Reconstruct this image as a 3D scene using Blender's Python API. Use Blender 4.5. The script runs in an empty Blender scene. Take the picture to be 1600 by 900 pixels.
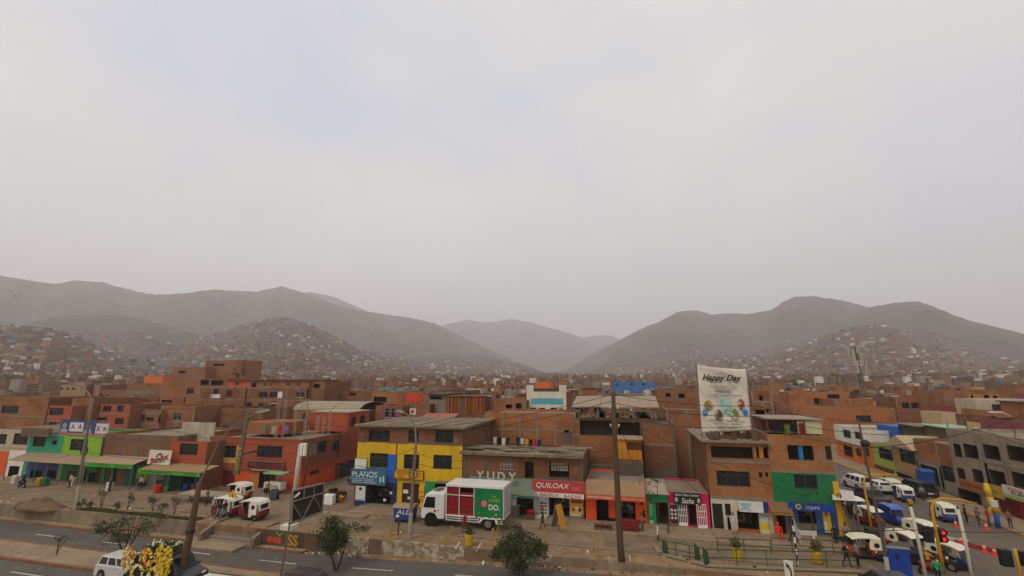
import bpy, math, random
import numpy as np
from mathutils import Vector, noise
random.seed(7)
R = math.radians
SC = bpy.context.scene
COL = SC.collection

# ------------------------------------------------------------ camera, world, sun, exposure
CAM = Vector((27.84, -44.57, 12.5)); YAW = 14.136; PITCH = 12.0; FPX = 690.0
cam = bpy.data.cameras.new("camera"); cam.sensor_width = 36.0; cam.lens = FPX / 1600 * 36
cam.clip_start = 0.2; cam.clip_end = 30000
co = bpy.data.objects.new("camera", cam); COL.objects.link(co)
co.location = CAM; co.rotation_euler = (R(90 + PITCH), 0, R(YAW)); SC.camera = co

SC.view_settings.view_transform = 'Standard'; SC.view_settings.look = 'None'
SC.view_settings.gamma = 1.0; SC.view_settings.use_curve_mapping = False
SC.view_settings.exposure = 0.1
try:
    SC.cycles.use_denoising = True
    SC.cycles.volume_bounces = 2
    SC.cycles.max_bounces = 6; SC.cycles.diffuse_bounces = 3
    SC.cycles.volume_step_rate = 1.0
except Exception: pass

SUN_EL, SUN_AZ = 52.0, 205.0        # compass-like, clockwise from +Y: the light comes from behind the camera, a little left
world = bpy.data.worlds.new("World"); SC.world = world; world.use_nodes = True
SKYLOC = (1.7, 8.8, 0.5)
def build_world():
    nt = world.node_tree; N = nt.nodes; L = nt.links; N.clear()
    out = N.new('ShaderNodeOutputWorld'); bg = N.new('ShaderNodeBackground'); bg.inputs[1].default_value = 0.1
    sky = N.new('ShaderNodeTexSky'); sky.sky_type = 'NISHITA'; sky.sun_disc = False
    sky.sun_elevation = R(SUN_EL); sky.sun_rotation = R(SUN_AZ); sky.air_density = 1.2; sky.dust_density = 4.0
    tc = N.new('ShaderNodeTexCoord'); mp = N.new('ShaderNodeMapping')
    mp.inputs['Scale'].default_value = (1.0, 1.0, 1.8); mp.inputs['Rotation'].default_value = (R(20), R(14), R(35)); mp.inputs['Location'].default_value = SKYLOC
    L.new(tc.outputs['Generated'], mp.inputs[0])
    n1 = N.new('ShaderNodeTexNoise'); n1.inputs['Scale'].default_value = 1.7; n1.inputs['Detail'].default_value = 5
    n1.inputs['Roughness'].default_value = 0.45; n1.inputs['Distortion'].default_value = 0.5
    L.new(mp.outputs[0], n1.inputs['Vector'])
    rp = N.new('ShaderNodeValToRGB'); e = rp.color_ramp.elements
    e[0].position = 0.30; e[0].color = (6.2, 6.55, 7.75, 1)
    e[1].position = 0.72; e[1].color = (8.9, 8.6, 8.15, 1)
    m = e.new(0.50); m.color = (7.7, 7.6, 7.55, 1)
    n2 = N.new('ShaderNodeTexNoise'); n2.inputs['Scale'].default_value = 5.5; n2.inputs['Detail'].default_value = 6; L.new(mp.outputs[0], n2.inputs['Vector'])
    nm = N.new('ShaderNodeMixRGB'); nm.inputs[0].default_value = .22; L.new(n1.outputs['Fac'], nm.inputs[1]); L.new(n2.outputs['Fac'], nm.inputs[2])
    L.new(nm.outputs[0], rp.inputs[0])
    mx = N.new('ShaderNodeMixRGB'); mx.inputs[0].default_value = 0.93
    L.new(sky.outputs[0], mx.inputs[1]); L.new(rp.outputs[0], mx.inputs[2])
    # an overcast sky is cooler overhead and warmer, paler towards the horizon all the way round
    sx = N.new('ShaderNodeSeparateXYZ'); L.new(tc.outputs['Generated'], sx.inputs[0])
    el = N.new('ShaderNodeMapRange'); el.inputs[1].default_value = 0.05; el.inputs[2].default_value = 0.75; L.new(sx.outputs['Z'], el.inputs[0])
    tint = N.new('ShaderNodeMixRGB'); tint.blend_type = 'MIX'; L.new(el.outputs[0], tint.inputs[0]); tint.inputs[1].default_value = (1.13, 1.11, 1.07, 1); tint.inputs[2].default_value = (.95, .96, .985, 1)
    mul = N.new('ShaderNodeMixRGB'); mul.blend_type = 'MULTIPLY'; mul.inputs[0].default_value = 1; L.new(mx.outputs[0], mul.inputs[1]); L.new(tint.outputs[0], mul.inputs[2])
    L.new(mul.outputs[0], bg.inputs[0]); L.new(bg.outputs[0], out.inputs[0])
build_world()

sl = bpy.data.lights.new("sun", 'SUN'); sl.energy = 1.4; sl.angle = R(22); sl.color = (1.0, 0.92, 0.80)
so = bpy.data.objects.new("sun", sl); COL.objects.link(so)
_d = Vector((math.sin(R(SUN_AZ)) * math.cos(R(SUN_EL)), math.cos(R(SUN_AZ)) * math.cos(R(SUN_EL)), math.sin(R(SUN_EL))))
so.rotation_euler = _d.to_track_quat('Z', 'Y').to_euler(); so.location = (0, -60, 80)

# ------------------------------------------------------------ photo measurements -> world metres (world X runs along the avenue, Y away from it)
UX, UY = math.cos(R(-YAW)), math.sin(R(-YAW))
_c, _s = math.cos(R(PITCH)), math.sin(R(PITCH))
def ray(px, py):
    cx = (px - 800) / FPX; cy = (450 - py) / FPX
    x, y, z = cx, _c - cy * _s, _s + cy * _c
    return (x * UX + y * UY, -x * UY + y * UX, z)
def gp(px, py, z=0.0):
    d = ray(px, py); t = (z - CAM.z) / d[2]; return (CAM.x + d[0] * t, CAM.y + d[1] * t)
def fy(px, py, Y):
    d = ray(px, py); t = (Y - CAM.y) / d[1]; return (CAM.x + d[0] * t, CAM.z + d[2] * t)
def fx(px, py, X):
    d = ray(px, py); t = (X - CAM.x) / d[0]; return (CAM.y + d[1] * t, CAM.z + d[2] * t)
ZR = ((-9999, -1.2), (2, -1.2), (14, -.78), (24, -.45), (38, -.12), (50, -.05), (9999, -.05))
def zroad(x):
    for (a, za), (b, zb) in zip(ZR, ZR[1:]):
        if x < b: return za + (zb - za) * (x - a) / (b - a)
    return -.05

class Fr:
    """A vertical facade plane: S faces the avenue, W faces -X, E faces +X. Local x runs left to right, y inward, z up."""
    def __init__(s, kind, x, y):
        s.k, s.x, s.y = kind, x, y
        s.rz = {'S': 0, 'W': R(-90), 'E': R(90)}[kind]
    def p(s, px, py):
        if s.k == 'S': a, z = fy(px, py, s.y); return a - s.x, z
        if s.k == 'W': a, z = fx(px, py, s.x); return s.y - a, z
        a, z = fx(px, py, s.x); return a - s.y, z
    def rect(s, x0, y0, x1, y1):
        xm, ym = (x0 + x1) / 2, (y0 + y1) / 2
        return s.p(x0, ym)[0], s.p(x1, ym)[0], s.p(xm, y1)[1], s.p(xm, y0)[1]     # xa, xb, za, zb

# ------------------------------------------------------------ object helpers
def link(o, parent=None):
    COL.objects.link(o)
    if parent is not None: o.parent = parent
    return o
def tag(o, label=None, cat=None, group=None, kind=None):
    if label: o["label"] = label
    if cat: o["category"] = cat
    if group: o["group"] = group
    if kind: o["kind"] = kind
    return o
def empty(name, loc, rz=0.0, label=None, cat=None, group=None):
    o = bpy.data.objects.new(name, None); o.empty_display_size = 0.3; COL.objects.link(o)
    o.location = loc; o.rotation_euler = (0, 0, rz)
    return tag(o, label, cat, group)
def kids(o): return [c for c in COL.objects if c.parent is o]
def copy_tree(o, children=None, parent=None):
    c = o.copy(); COL.objects.link(c); c.parent = parent
    for ch in CH.get(o.name, []): copy_tree(ch, None, c)
    return c
CH = {}
class MB:
    def __init__(s): s.v = []; s.f = []; s.m = []
    def quad(s, a, b, c, d, m=0):
        n = len(s.v); s.v += [a, b, c, d]; s.f.append((n, n + 1, n + 2, n + 3)); s.m.append(m)
    def tri(s, a, b, c, m=0):
        n = len(s.v); s.v += [a, b, c]; s.f.append((n, n + 1, n + 2)); s.m.append(m)
    def box(s, x0, y0, z0, x1, y1, z1, m=0):
        n = len(s.v)
        s.v += [(x0, y0, z0), (x1, y0, z0), (x1, y1, z0), (x0, y1, z0), (x0, y0, z1), (x1, y0, z1), (x1, y1, z1), (x0, y1, z1)]
        for f in ((3, 2, 1, 0), (4, 5, 6, 7), (0, 1, 5, 4), (1, 2, 6, 5), (2, 3, 7, 6), (3, 0, 4, 7)):
            s.f.append(tuple(n + i for i in f)); s.m.append(m)
        return s
    def prism(s, pts, axis, a, b, m=0, b_scale=None):
        """extrude a 2D outline along axis ('y': pts are (x,z); 'x': pts are (y,z); 'z': pts are (x,y))"""
        n = len(s.v); k = len(pts)
        def P(p, t): return {'y': (p[0], t, p[1]), 'x': (t, p[0], p[1]), 'z': (p[0], p[1], t)}[axis]
        s.v += [P(p, a) for p in pts] + [P(p, b) for p in pts]
        s.f.append(tuple(n + i for i in range(k))); s.m.append(m)
        s.f.append(tuple(n + k + i for i in reversed(range(k)))); s.m.append(m)
        for i in range(k):
            j = (i + 1) % k
            s.f.append((n + j, n + i, n + k + i, n + k + j)); s.m.append(m)
        return s
    def tube(s, pts, r, n=8, m=0, cap=True):
        pts = [Vector(p) for p in pts]; rs = r if isinstance(r, (list, tuple)) else [r] * len(pts)
        base = len(s.v); up = None
        for i, p in enumerate(pts):
            t = (pts[min(i + 1, len(pts) - 1)] - pts[max(i - 1, 0)]).normalized()
            if up is None: up = Vector((0, 0, 1)) if abs(t.z) < 0.9 else Vector((1, 0, 0))
            a = t.cross(up).normalized(); b = a.cross(t).normalized(); up = b
            for k in range(n):
                q = 2 * math.pi * k / n
                s.v.append(tuple(p + (a * math.cos(q) + b * math.sin(q)) * rs[i]))
        for i in range(len(pts) - 1):
            for k in range(n):
                k2 = (k + 1) % n
                s.f.append((base + i * n + k, base + i * n + k2, base + (i + 1) * n + k2, base + (i + 1) * n + k)); s.m.append(m)
        if cap:
            s.f.append(tuple(base + k for k in reversed(range(n)))); s.m.append(m)
            e = base + (len(pts) - 1) * n
            s.f.append(tuple(e + k for k in range(n))); s.m.append(m)
        return s
    def cyl(s, c, r, h, n=16, m=0, axis='z', r2=None):
        x, y, z = c; r2 = r if r2 is None else r2
        d = {'z': (0, 0, h), 'x': (h, 0, 0), 'y': (0, h, 0)}[axis]
        return s.tube([c, (x + d[0], y + d[1], z + d[2])], [r, r2], n, m)
    def lathe(s, prof, c=(0, 0, 0), n=14, m=0):
        b = len(s.v)
        for (r, z) in prof:
            for k in range(n):
                q = 2 * math.pi * k / n; s.v.append((c[0] + r * math.cos(q), c[1] + r * math.sin(q), c[2] + z))
        for i in range(len(prof) - 1):
            for k in range(n):
                k2 = (k + 1) % n
                s.f.append((b + i * n + k, b + i * n + k2, b + (i + 1) * n + k2, b + (i + 1) * n + k)); s.m.append(m)
        return s
    def ball(s, c, rx, ry, rz, n=10, k=7, m=0):
        b = len(s.v)
        for i in range(k + 1):
            th = math.pi * i / k
            for j in range(n):
                q = 2 * math.pi * j / n
                s.v.append((c[0] + rx * math.sin(th) * math.cos(q), c[1] + ry * math.sin(th) * math.sin(q), c[2] - rz * math.cos(th)))
        for i in range(k):
            for j in range(n):
                j2 = (j + 1) % n
                s.f.append((b + i * n + j, b + i * n + j2, b + (i + 1) * n + j2, b + (i + 1) * n + j)); s.m.append(m)
        return s
    def mesh(s, name, mats, smooth=False):
        me = bpy.data.meshes.new(name); me.from_pydata(s.v, [], s.f)
        if not isinstance(mats, (list, tuple)): mats = [mats]
        for mt in mats: me.materials.append(mt)
        if len(mats) > 1: me.polygons.foreach_set("material_index", s.m)
        if smooth: me.polygons.foreach_set("use_smooth", [True] * len(s.f))
        # metre UVs from the dominant axis
        me.update(); npol = len(me.polygons); nl = len(me.loops)
        if npol:
            co = np.empty(len(me.vertices) * 3, 'f'); me.vertices.foreach_get('co', co); co = co.reshape(-1, 3)
            vi = np.empty(nl, 'i'); me.loops.foreach_get('vertex_index', vi)
            nr = np.empty(npol * 3, 'f'); me.polygons.foreach_get('normal', nr); nr = np.abs(nr.reshape(-1, 3))
            lt = np.empty(npol, 'i'); me.polygons.foreach_get('loop_total', lt)
            ax = np.repeat(np.argmax(nr, axis=1), lt); P = co[vi]
            uv = np.where((ax == 2)[:, None], P[:, [0, 1]], np.where((ax == 0)[:, None], P[:, [1, 2]], P[:, [0, 2]]))
            ul = me.uv_layers.new(name="UVMap"); ul.data.foreach_set('uv', uv.astype('f').ravel())
        return me
    def build(s, name, mats, parent=None, loc=None, rz=0.0, smooth=False, bevel=None, seg=2):
        o = bpy.data.objects.new(name, s.mesh(name, mats, smooth)); link(o, parent)
        if parent is not None: CH.setdefault(parent.name, []).append(o)
        if loc is not None: o.location = loc
        if rz: o.rotation_euler = (0, 0, rz)
        if bevel:
            b = o.modifiers.new("bevel", 'BEVEL'); b.width = bevel; b.segments = seg; b.limit_method = 'ANGLE'; b.angle_limit = R(35)
            b.harden_normals = False
        return o

# ------------------------------------------------------------ materials
def lin(h):
    h = h.lstrip('#'); v = [int(h[i:i + 2], 16) / 255 for i in (0, 2, 4)]
    return tuple((c / 12.92 if c <= 0.04045 else ((c + 0.055) / 1.055) ** 2.4) for c in v) + (1.0,)
MATS = {}
def _base(name):
    m = bpy.data.materials.new(name); m.use_nodes = True
    N = m.node_tree.nodes; b = N.get('Principled BSDF'); return m, N, m.node_tree.links, b
def mixc(N, L, fac, a, b, mode='MIX'):
    x = N.new('ShaderNodeMixRGB'); x.blend_type = mode
    for k, v in ((0, fac), (1, a), (2, b)):
        if hasattr(v, 'is_output'): L.new(v, x.inputs[k])
        elif k == 0: x.inputs[0].default_value = v
        else: x.inputs[k].default_value = v
    return x.outputs[0]
def noisef(N, L, vec, scale, detail=4, rough=0.6, lo=0.35, hi=0.7):
    n = N.new('ShaderNodeTexNoise'); n.inputs['Scale'].default_value = scale; n.inputs['Detail'].default_value = detail
    n.inputs['Roughness'].default_value = rough; L.new(vec, n.inputs['Vector'])
    r = N.new('ShaderNodeMapRange'); r.inputs[1].default_value = lo; r.inputs[2].default_value = hi
    L.new(n.outputs['Fac'], r.inputs[0]); return r.outputs[0]
def coords(N, L, stretch=None):
    tc = N.new('ShaderNodeTexCoord'); oi = N.new('ShaderNodeObjectInfo')
    ad = N.new('ShaderNodeVectorMath'); ad.operation = 'ADD'
    sc = N.new('ShaderNodeVectorMath'); sc.operation = 'SCALE'; sc.inputs[0].default_value = (37, 53, 71)
    L.new(oi.outputs['Random'], sc.inputs['Scale']); L.new(tc.outputs['Object'], ad.inputs[0]); L.new(sc.outputs[0], ad.inputs[1])
    v = ad.outputs[0]
    if stretch:
        mp = N.new('ShaderNodeMapping'); mp.inputs['Scale'].default_value = stretch; L.new(v, mp.inputs[0]); return v, mp.outputs[0], oi
    return v, v, oi
DIRT = lin('4f4236')
def paint(hexc, rough=0.75, dirt=0.3, vary=0.10, metal=0.0, bump=0.15, key=None, spec=0.3):
    k = key or ('p', hexc, rough, dirt, vary, metal)
    if k in MATS: return MATS[k]
    m, N, L, b = _base('paint_' + hexc.strip('#')); c = lin(hexc)
    v, vs, oi = coords(N, L, (1.6, 1.6, 0.28))
    d1 = noisef(N, L, vs, 1.1, 5, 0.65, 0.42, 0.75)                       # rain streaks and dust
    d2 = noisef(N, L, v, 0.45, 6, 0.68, 0.35, 0.7)
    dk = tuple(x * (1 - vary * 2.2) for x in c[:3]) + (1,)
    col = mixc(N, L, d2, c, dk)
    mu = N.new('ShaderNodeMath'); mu.operation = 'MULTIPLY'; mu.inputs[1].default_value = dirt; L.new(d1, mu.inputs[0])
    col = mixc(N, L, mu.outputs[0], col, tuple(0.5 * a + 0.25 * q for a, q in zip(DIRT[:3], c[:3])) + (1,))
    L.new(col, b.inputs['Base Color']); b.inputs['Roughness'].default_value = rough; b.inputs['Metallic'].default_value = metal
    b.inputs['Specular IOR Level'].default_value = spec
    if bump:
        bp = N.new('ShaderNodeBump'); bp.inputs['Strength'].default_value = bump; bp.inputs['Distance'].default_value = 0.03
        n = N.new('ShaderNodeTexNoise'); n.inputs['Scale'].default_value = 9; n.inputs['Detail'].default_value = 6
        L.new(v, n.inputs['Vector']); L.new(n.outputs['Fac'], bp.inputs['Height']); L.new(bp.outputs[0], b.inputs['Normal'])
    MATS[k] = m; return m
def plain(hexc, rough=0.6, metal=0.0, spec=0.3, emit=None):
    k = ('f', hexc, rough, metal, emit)
    if k in MATS: return MATS[k]
    m, N, L, b = _base('plain_' + hexc.strip('#')); b.inputs['Roughness'].default_value = rough; b.inputs['Metallic'].default_value = metal
    b.inputs['Specular IOR Level'].default_value = spec
    v, _, oi = coords(N, L)
    c = lin(hexc); f = noisef(N, L, v, 2.3, 4, 0.6, 0.35, 0.75)
    L.new(mixc(N, L, f, c, tuple(x * 0.82 for x in c[:3]) + (1,)), b.inputs['Base Color'])
    if emit: b.inputs['Emission Color'].default_value = c; b.inputs['Emission Strength'].default_value = emit
    MATS[k] = m; return m
def brick(hexc='9c5a38', mortar='7d6450', vary=0.18, key=None, dirt=0.45):
    k = ('b', hexc, mortar)
    if k in MATS: return MATS[k]
    m, N, L, b = _base('brick_' + hexc); c = lin(hexc)
    tc = N.new('ShaderNodeTexCoord'); v, vs, oi = coords(N, L, (1.2, 1.2, 0.3))
    br = N.new('ShaderNodeTexBrick'); br.inputs['Scale'].default_value = 1.0; br.inputs['Brick Width'].default_value = 0.30
    br.inputs['Row Height'].default_value = 0.13; br.inputs['Mortar Size'].default_value = 0.012; br.inputs['Bias'].default_value = -0.1
    br.inputs['Color1'].default_value = c; br.inputs['Color2'].default_value = tuple(x * 0.72 for x in c[:3]) + (1,)
    br.inputs['Mortar'].default_value = lin(mortar); L.new(tc.outputs['UV'], br.inputs['Vector'])
    d2 = noisef(N, L, v, 0.35, 5, 0.65, 0.38, 0.68)
    col = mixc(N, L, d2, br.outputs['Color'], mixc(N, L, 0.4, br.outputs['Color'], lin('7a5138')))
    pt = noisef(N, L, v, 0.23, 3, 0.55, 0.50, 0.56); lot = mixc(N, L, 1.0, col, (.80, .74, .70, 1), 'MULTIPLY'); col = mixc(N, L, pt, col, lot)
    cp = noisef(N, L, v, 0.55, 4, 0.6, 0.63, 0.66); mc = N.new('ShaderNodeMath'); mc.operation = 'MULTIPLY'; mc.inputs[1].default_value = .7; L.new(cp, mc.inputs[0]); col = mixc(N, L, mc.outputs[0], col, lin('85705c'))
    d1 = noisef(N, L, vs, 1.0, 5, 0.7, 0.45, 0.78)
    mu = N.new('ShaderNodeMath'); mu.operation = 'MULTIPLY'; mu.inputs[1].default_value = dirt; L.new(d1, mu.inputs[0])
    col = mixc(N, L, mu.outputs[0], col, lin('80604a'))
    rr = N.new('ShaderNodeMapRange'); rr.inputs[3].default_value = 0.78; rr.inputs[4].default_value = 1.12; L.new(oi.outputs['Random'], rr.inputs[0])
    hs = N.new('ShaderNodeHueSaturation'); L.new(rr.outputs[0], hs.inputs['Value']); L.new(col, hs.inputs['Color'])
    L.new(hs.outputs[0], b.inputs['Base Color']); b.inputs['Roughness'].default_value = 0.9; b.inputs['Specular IOR Level'].default_value = 0.15
    bp = N.new('ShaderNodeBump'); bp.inputs['Strength'].default_value = 0.4; bp.inputs['Distance'].default_value = 0.02; bp.invert = True
    L.new(br.outputs['Fac'], bp.inputs['Height']); L.new(bp.outputs[0], b.inputs['Normal'])
    MATS[k] = m; return m
def rough_ground(name, c1, c2, c3, s1=0.12, s2=1.4, bump=0.3, rough=0.95):
    m, N, L, b = _base(name)
    g = N.new('ShaderNodeNewGeometry'); v = g.outputs['Position']
    a = noisef(N, L, v, s1, 6, 0.62, 0.36, 0.66); q = noisef(N, L, v, s2, 5, 0.65, 0.4, 0.75)
    mp = N.new('ShaderNodeMapping'); mp.inputs['Scale'].default_value = (0.07, 0.9, 1); L.new(v, mp.inputs[0])
    w = noisef(N, L, mp.outputs[0], 1.0, 4, 0.6, 0.45, 0.7)               # wheel-worn streaks along the avenue
    col = mixc(N, L, a, lin(c1), lin(c2)); col = mixc(N, L, q, col, lin(c3))
    mu = N.new('ShaderNodeMath'); mu.operation = 'MULTIPLY'; mu.inputs[1].default_value = 0.5; L.new(w, mu.inputs[0])
    col = mixc(N, L, mu.outputs[0], col, lin(c2))
    st = noisef(N, L, v, 0.42, 7, 0.7, 0.56, 0.72); ms = N.new('ShaderNodeMath'); ms.operation = 'MULTIPLY'; ms.inputs[1].default_value = .42; L.new(st, ms.inputs[0])
    col = mixc(N, L, ms.outputs[0], col, tuple(q * .45 for q in lin(c2)[:3]) + (1,))                      # oil and damp stains
    du = noisef(N, L, v, 0.9, 6, 0.7, 0.58, 0.74); md = N.new('ShaderNodeMath'); md.operation = 'MULTIPLY'; md.inputs[1].default_value = .45; L.new(du, md.inputs[0])
    col = mixc(N, L, md.outputs[0], col, lin('9a8468'))                                                    # blown dust
    L.new(col, b.inputs['Base Color']); b.inputs['Roughness'].default_value = rough; b.inputs['Specular IOR Level'].default_value = 0.2
    bp = N.new('ShaderNodeBump'); bp.inputs['Strength'].default_value = bump; bp.inputs['Distance'].default_value = 0.06
    n = N.new('ShaderNodeTexNoise'); n.inputs['Scale'].default_value = 5; n.inputs['Detail'].default_value = 8; L.new(v, n.inputs['Vector'])
    L.new(n.outputs['Fac'], bp.inputs['Height']); L.new(bp.outputs[0], b.inputs['Normal'])
    return m
def corrugated(hexc, rust=0.35, period=0.22, rough=0.7):
    k = ('c', hexc, rust)
    if k in MATS: return MATS[k]
    m, N, L, b = _base('sheet_' + hexc); v, vs, oi = coords(N, L, (1, 1, 0.3))
    d = noisef(N, L, v, 0.9, 5, 0.65, 0.42, 0.72)
    mu = N.new('ShaderNodeMath'); mu.operation = 'MULTIPLY'; mu.inputs[1].default_value = rust; L.new(d, mu.inputs[0])
    L.new(mixc(N, L, mu.outputs[0], lin(hexc), lin('6a4a34')), b.inputs['Base Color']); b.inputs['Roughness'].default_value = rough
    MATS[k] = m; return m
BRICK = brick('a2683f'); BRICK2 = brick('8e5b3c'); BRICK3 = brick('b0733f'); BRICKO = brick('b06a38'); BRICKD = brick('745138')
CONC = paint('8b7b69', 0.9, 0.45, 0.15); CONCD = paint('6e6052', 0.9, 0.5, 0.15); CONCL = paint('a89a86', 0.9, 0.4, 0.1)
INNER = paint('3a3029', 0.95, 0.3, 0.1); DARKF = plain('2b2622', 0.6)
def glass():
    m, N, L, b = _base('window_glass'); b.inputs['Base Color'].default_value = (.03, .033, .036, 1); b.inputs['Roughness'].default_value = .12
    t = N.new('ShaderNodeBsdfTransparent'); t.inputs[0].default_value = (.72, .74, .74, 1); x = N.new('ShaderNodeMixShader'); x.inputs[0].default_value = .5
    L.new(t.outputs[0], x.inputs[1]); L.new(b.outputs[0], x.inputs[2]); L.new(x.outputs[0], N.get('Material Output').inputs['Surface']); return m
GLASS = glass()
FRAME = plain('3c3a38', 0.5); FRAMEW = plain('b9b2a6', 0.5); WHITE = paint('dcd6c8', 0.6, 0.25); WHITEC = plain('e4e0d6', 0.4)
STEEL = plain('77736d', 0.45, 0.5); RUST = paint('5e3c28', 0.85, 0.5); WOOD = paint('6b4a2e', 0.85, 0.5); BLACK = plain('15130f', 0.5)
TYRE = plain('141312', 0.85); RIM = plain('8d8a84', 0.4, 0.6)
# ------------------------------------------------------------ ground, avenue, pavements
M_DIRT = rough_ground('dirt', '84694e', '6f563f', '98805f'); M_PAVE = rough_ground('pavement', '8d7a62', '796550', '9d876c', 0.3, 2.0, 0.15)
M_STREET = rough_ground('dusty_street', '7a6854', '685744', '8a765e', 0.2, 0.9, 0.1); M_ASPH = rough_ground('asphalt', '56504a', '4b4641', '625a51', 0.25, 2.5, 0.12, 0.85)
M_SIDE = rough_ground('side_street_asphalt', '665b50', '5a5047', '716456', 0.25, 2.0, 0.1, 0.85)
M_KERB = paint('8d7c66', 0.9, 0.5, 0.2); M_KERBO = paint('8a5a36', 0.9, 0.55, 0.2); M_LINE = paint('b8b0a2', 0.8, 0.45, 0.1)
M_WALL = paint('8c7860', 0.95, 0.7, 0.25)

def strip(name, mat, y0, y1, xs, zf, dz, kind='structure'):
    mb = MB()
    for a, b in zip(xs[:-1], xs[1:]):
        mb.quad((a, y0, zf(a) + dz), (b, y0, zf(b) + dz), (b, y1, zf(b) + dz), (a, y1, zf(a) + dz))
    return tag(mb.build(name, mat), kind=kind)
def lump(v, s, a): return noise.noise(Vector(v) * s) * a

XS = [-1500, -400, -150, -100, -70, -45, -30, -15, 0, 2, 6, 10, 14, 19, 24, 30, 34, 38, 44, 50, 60, 80, 150, 400, 1500]
WALL_Y = -9.2
def build_ground():
    mb = MB(); ys_low = [-600, -200, -80, -40, -21, -17, -14, -10.3, WALL_Y]
    for y0, y1 in zip(ys_low[:-1], ys_low[1:]):
        for a, b in zip(XS[:-1], XS[1:]):
            mb.quad((a, y0, zroad(a) - .03), (b, y0, zroad(b) - .03), (b, y1, zroad(b) - .03), (a, y1, zroad(a) - .03))
    for a, b in zip(XS[:-1], XS[1:]):                                   # step up behind the retaining wall, then the town's level
        mb.quad((a, WALL_Y, zroad(a) - .03), (b, WALL_Y, zroad(b) - .03), (b, WALL_Y, -.03), (a, WALL_Y, -.03))
    ys = [WALL_Y, -3, 10, 60, 150, 400, 1200, 4000, 9000]
    xs = [-9000, -3000] + XS + [3000, 9000]
    for y0, y1 in zip(ys[:-1], ys[1:]):
        for a, b in zip(xs[:-1], xs[1:]):
            mb.quad((a, y0, -.03), (b, y0, -.03), (b, y1, -.03), (a, y1, -.03))
    tag(mb.build('ground', M_DIRT), kind='structure')
build_ground()
XR = [x for x in XS if -400 <= x <= 400]
tag(strip('avenue', M_ASPH, -13.9, -10.3, XR, zroad, 0.004), kind='structure')
strip('avenue', M_ASPH, -24.0, -17.0, XR, zroad, 0.004)
def kerb(name, y0, y1, x0, x1, zf, h, mat, n=40):
    mb = MB(); xs = [x0 + (x1 - x0) * i / n for i in range(n + 1)]
    for i in range(n):
        a, b = xs[i] + .015, xs[i + 1] - .015; za, zb = zf(a), zf(b)
        hh = h + lump((xs[i], y0, 0), .7, .02)
        k = len(mb.v)
        mb.v += [(a, y0, za - .1), (b, y0, zb - .1), (b, y1, zb - .1), (a, y1, za - .1), (a, y0, za + hh), (b, y0, zb + hh), (b, y1, zb + hh), (a, y1, za + hh)]
        for f in ((3, 2, 1, 0), (4, 5, 6, 7), (0, 1, 5, 4), (1, 2, 6, 5), (2, 3, 7, 6), (3, 0, 4, 7)): mb.f.append(tuple(k + q for q in f)); mb.m.append(0)
    return tag(mb.build(name, mat, bevel=.02), kind='structure')
kerb('avenue_kerb', -10.3, -10.05, -70, 1.5, zroad, .12, M_KERBO, 70)
kerb('median_kerb', -14.15, -13.9, -70, 41, zroad, .13, M_KERBO, 90)
kerb('median_kerb', -17.0, -16.75, -70, 41, zroad, .14, M_KERBO, 90)
strip('median', M_PAVE, -16.75, -14.15, [x for x in XR if x <= 40] + [41], zroad, .10)
strip('avenue_footpath', M_PAVE, -10.05, WALL_Y, [x for x in XR if x <= 0] + [1.5], zroad, .10)
def dashes():
    for y, x0, dx, L in ((-12.2, -66.4, 8.2, 3.4), (-18.5, -66.0, 8.2, 3.4)):
        for i in range(13):
            a = x0 + i * dx
            if a > 40: break
            mb = MB(); b = a + L
            mb.quad((a, y - .07, zroad(a) + .009), (b, y - .07, zroad(b) + .009), (b, y + .07, zroad(b) + .009), (a, y + .07, zroad(a) + .009))
            tag(mb.build('road_marking', M_LINE), kind='structure')
dashes()
# service street in front of the shops and its pavement
strip('service_street', M_STREET, -6.8, -3.4, [-400, -150, -60, -10, 10, 43.4, 44], lambda x: 0, -.02)
strip('planting_strip', M_DIRT, WALL_Y, -6.95, [-400, -150, -60, 0, 40, 44], lambda x: 0, -.012)
def slab(name, x0, x1, y0, y1, h, mat):
    mb = MB(); n = max(1, int((x1 - x0) / 3)); 
    for i in range(n):
        a = x0 + (x1 - x0) * i / n; b = x0 + (x1 - x0) * (i + 1) / n
        mb.box(a + .008, y0, -.2, b - .008, y1, h + lump((a, y0, 3), .6, .02))
    return tag(mb.build(name, mat, bevel=.02), kind='structure')
slab('pavement', .8, 43.4, -3.3, 0, .13, M_PAVE)
slab('pavement', -75, -10.6, -2.6, 3.2, .10, M_PAVE)
slab('street_kerb', 8, 40, -6.95, -6.8, .10, M_KERB)
slab('street_kerb', -75, -12, -6.95, -6.8, .08, M_KERB)
slab('corner_island', -3.0, 3.5, -4.6, -3.5, .12, M_PAVE)
# the two cross streets
def sheet(name, mat, x0, y0, x1, y1, z, kind='structure'):
    return tag(MB().__class__.build(_q(x0, y0, x1, y1, z), name, mat), kind=kind)
def _q(x0, y0, x1, y1, z):
    mb = MB(); mb.quad((x0, y0, z), (x1, y0, z), (x1, y1, z), (x0, y1, z)); return mb
sheet('cross_street', M_SIDE, 44, -10.3, 59.2, 240, -.006)
sheet('cross_street', M_STREET, -9.6, -3.38, .3, 120, -.012)
tag(MB().box(59.2, -6, -.2, 62.6, 240, .13).build('pavement', M_PAVE, bevel=.03), kind='structure')
tag(MB().box(59.05, -6, -.2, 59.2, 240, .15).build('street_kerb', paint('a07a3c', .9, .5), bevel=.02), kind='structure')
tag(MB().box(51.2, 8, -.2, 51.7, 60, .16).build('street_kerb', M_KERB, bevel=.03), kind='structure')
tag(MB().box(43.4, 0, -.2, 44.0, 60, .12).build('pavement', M_PAVE), kind='structure')

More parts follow.
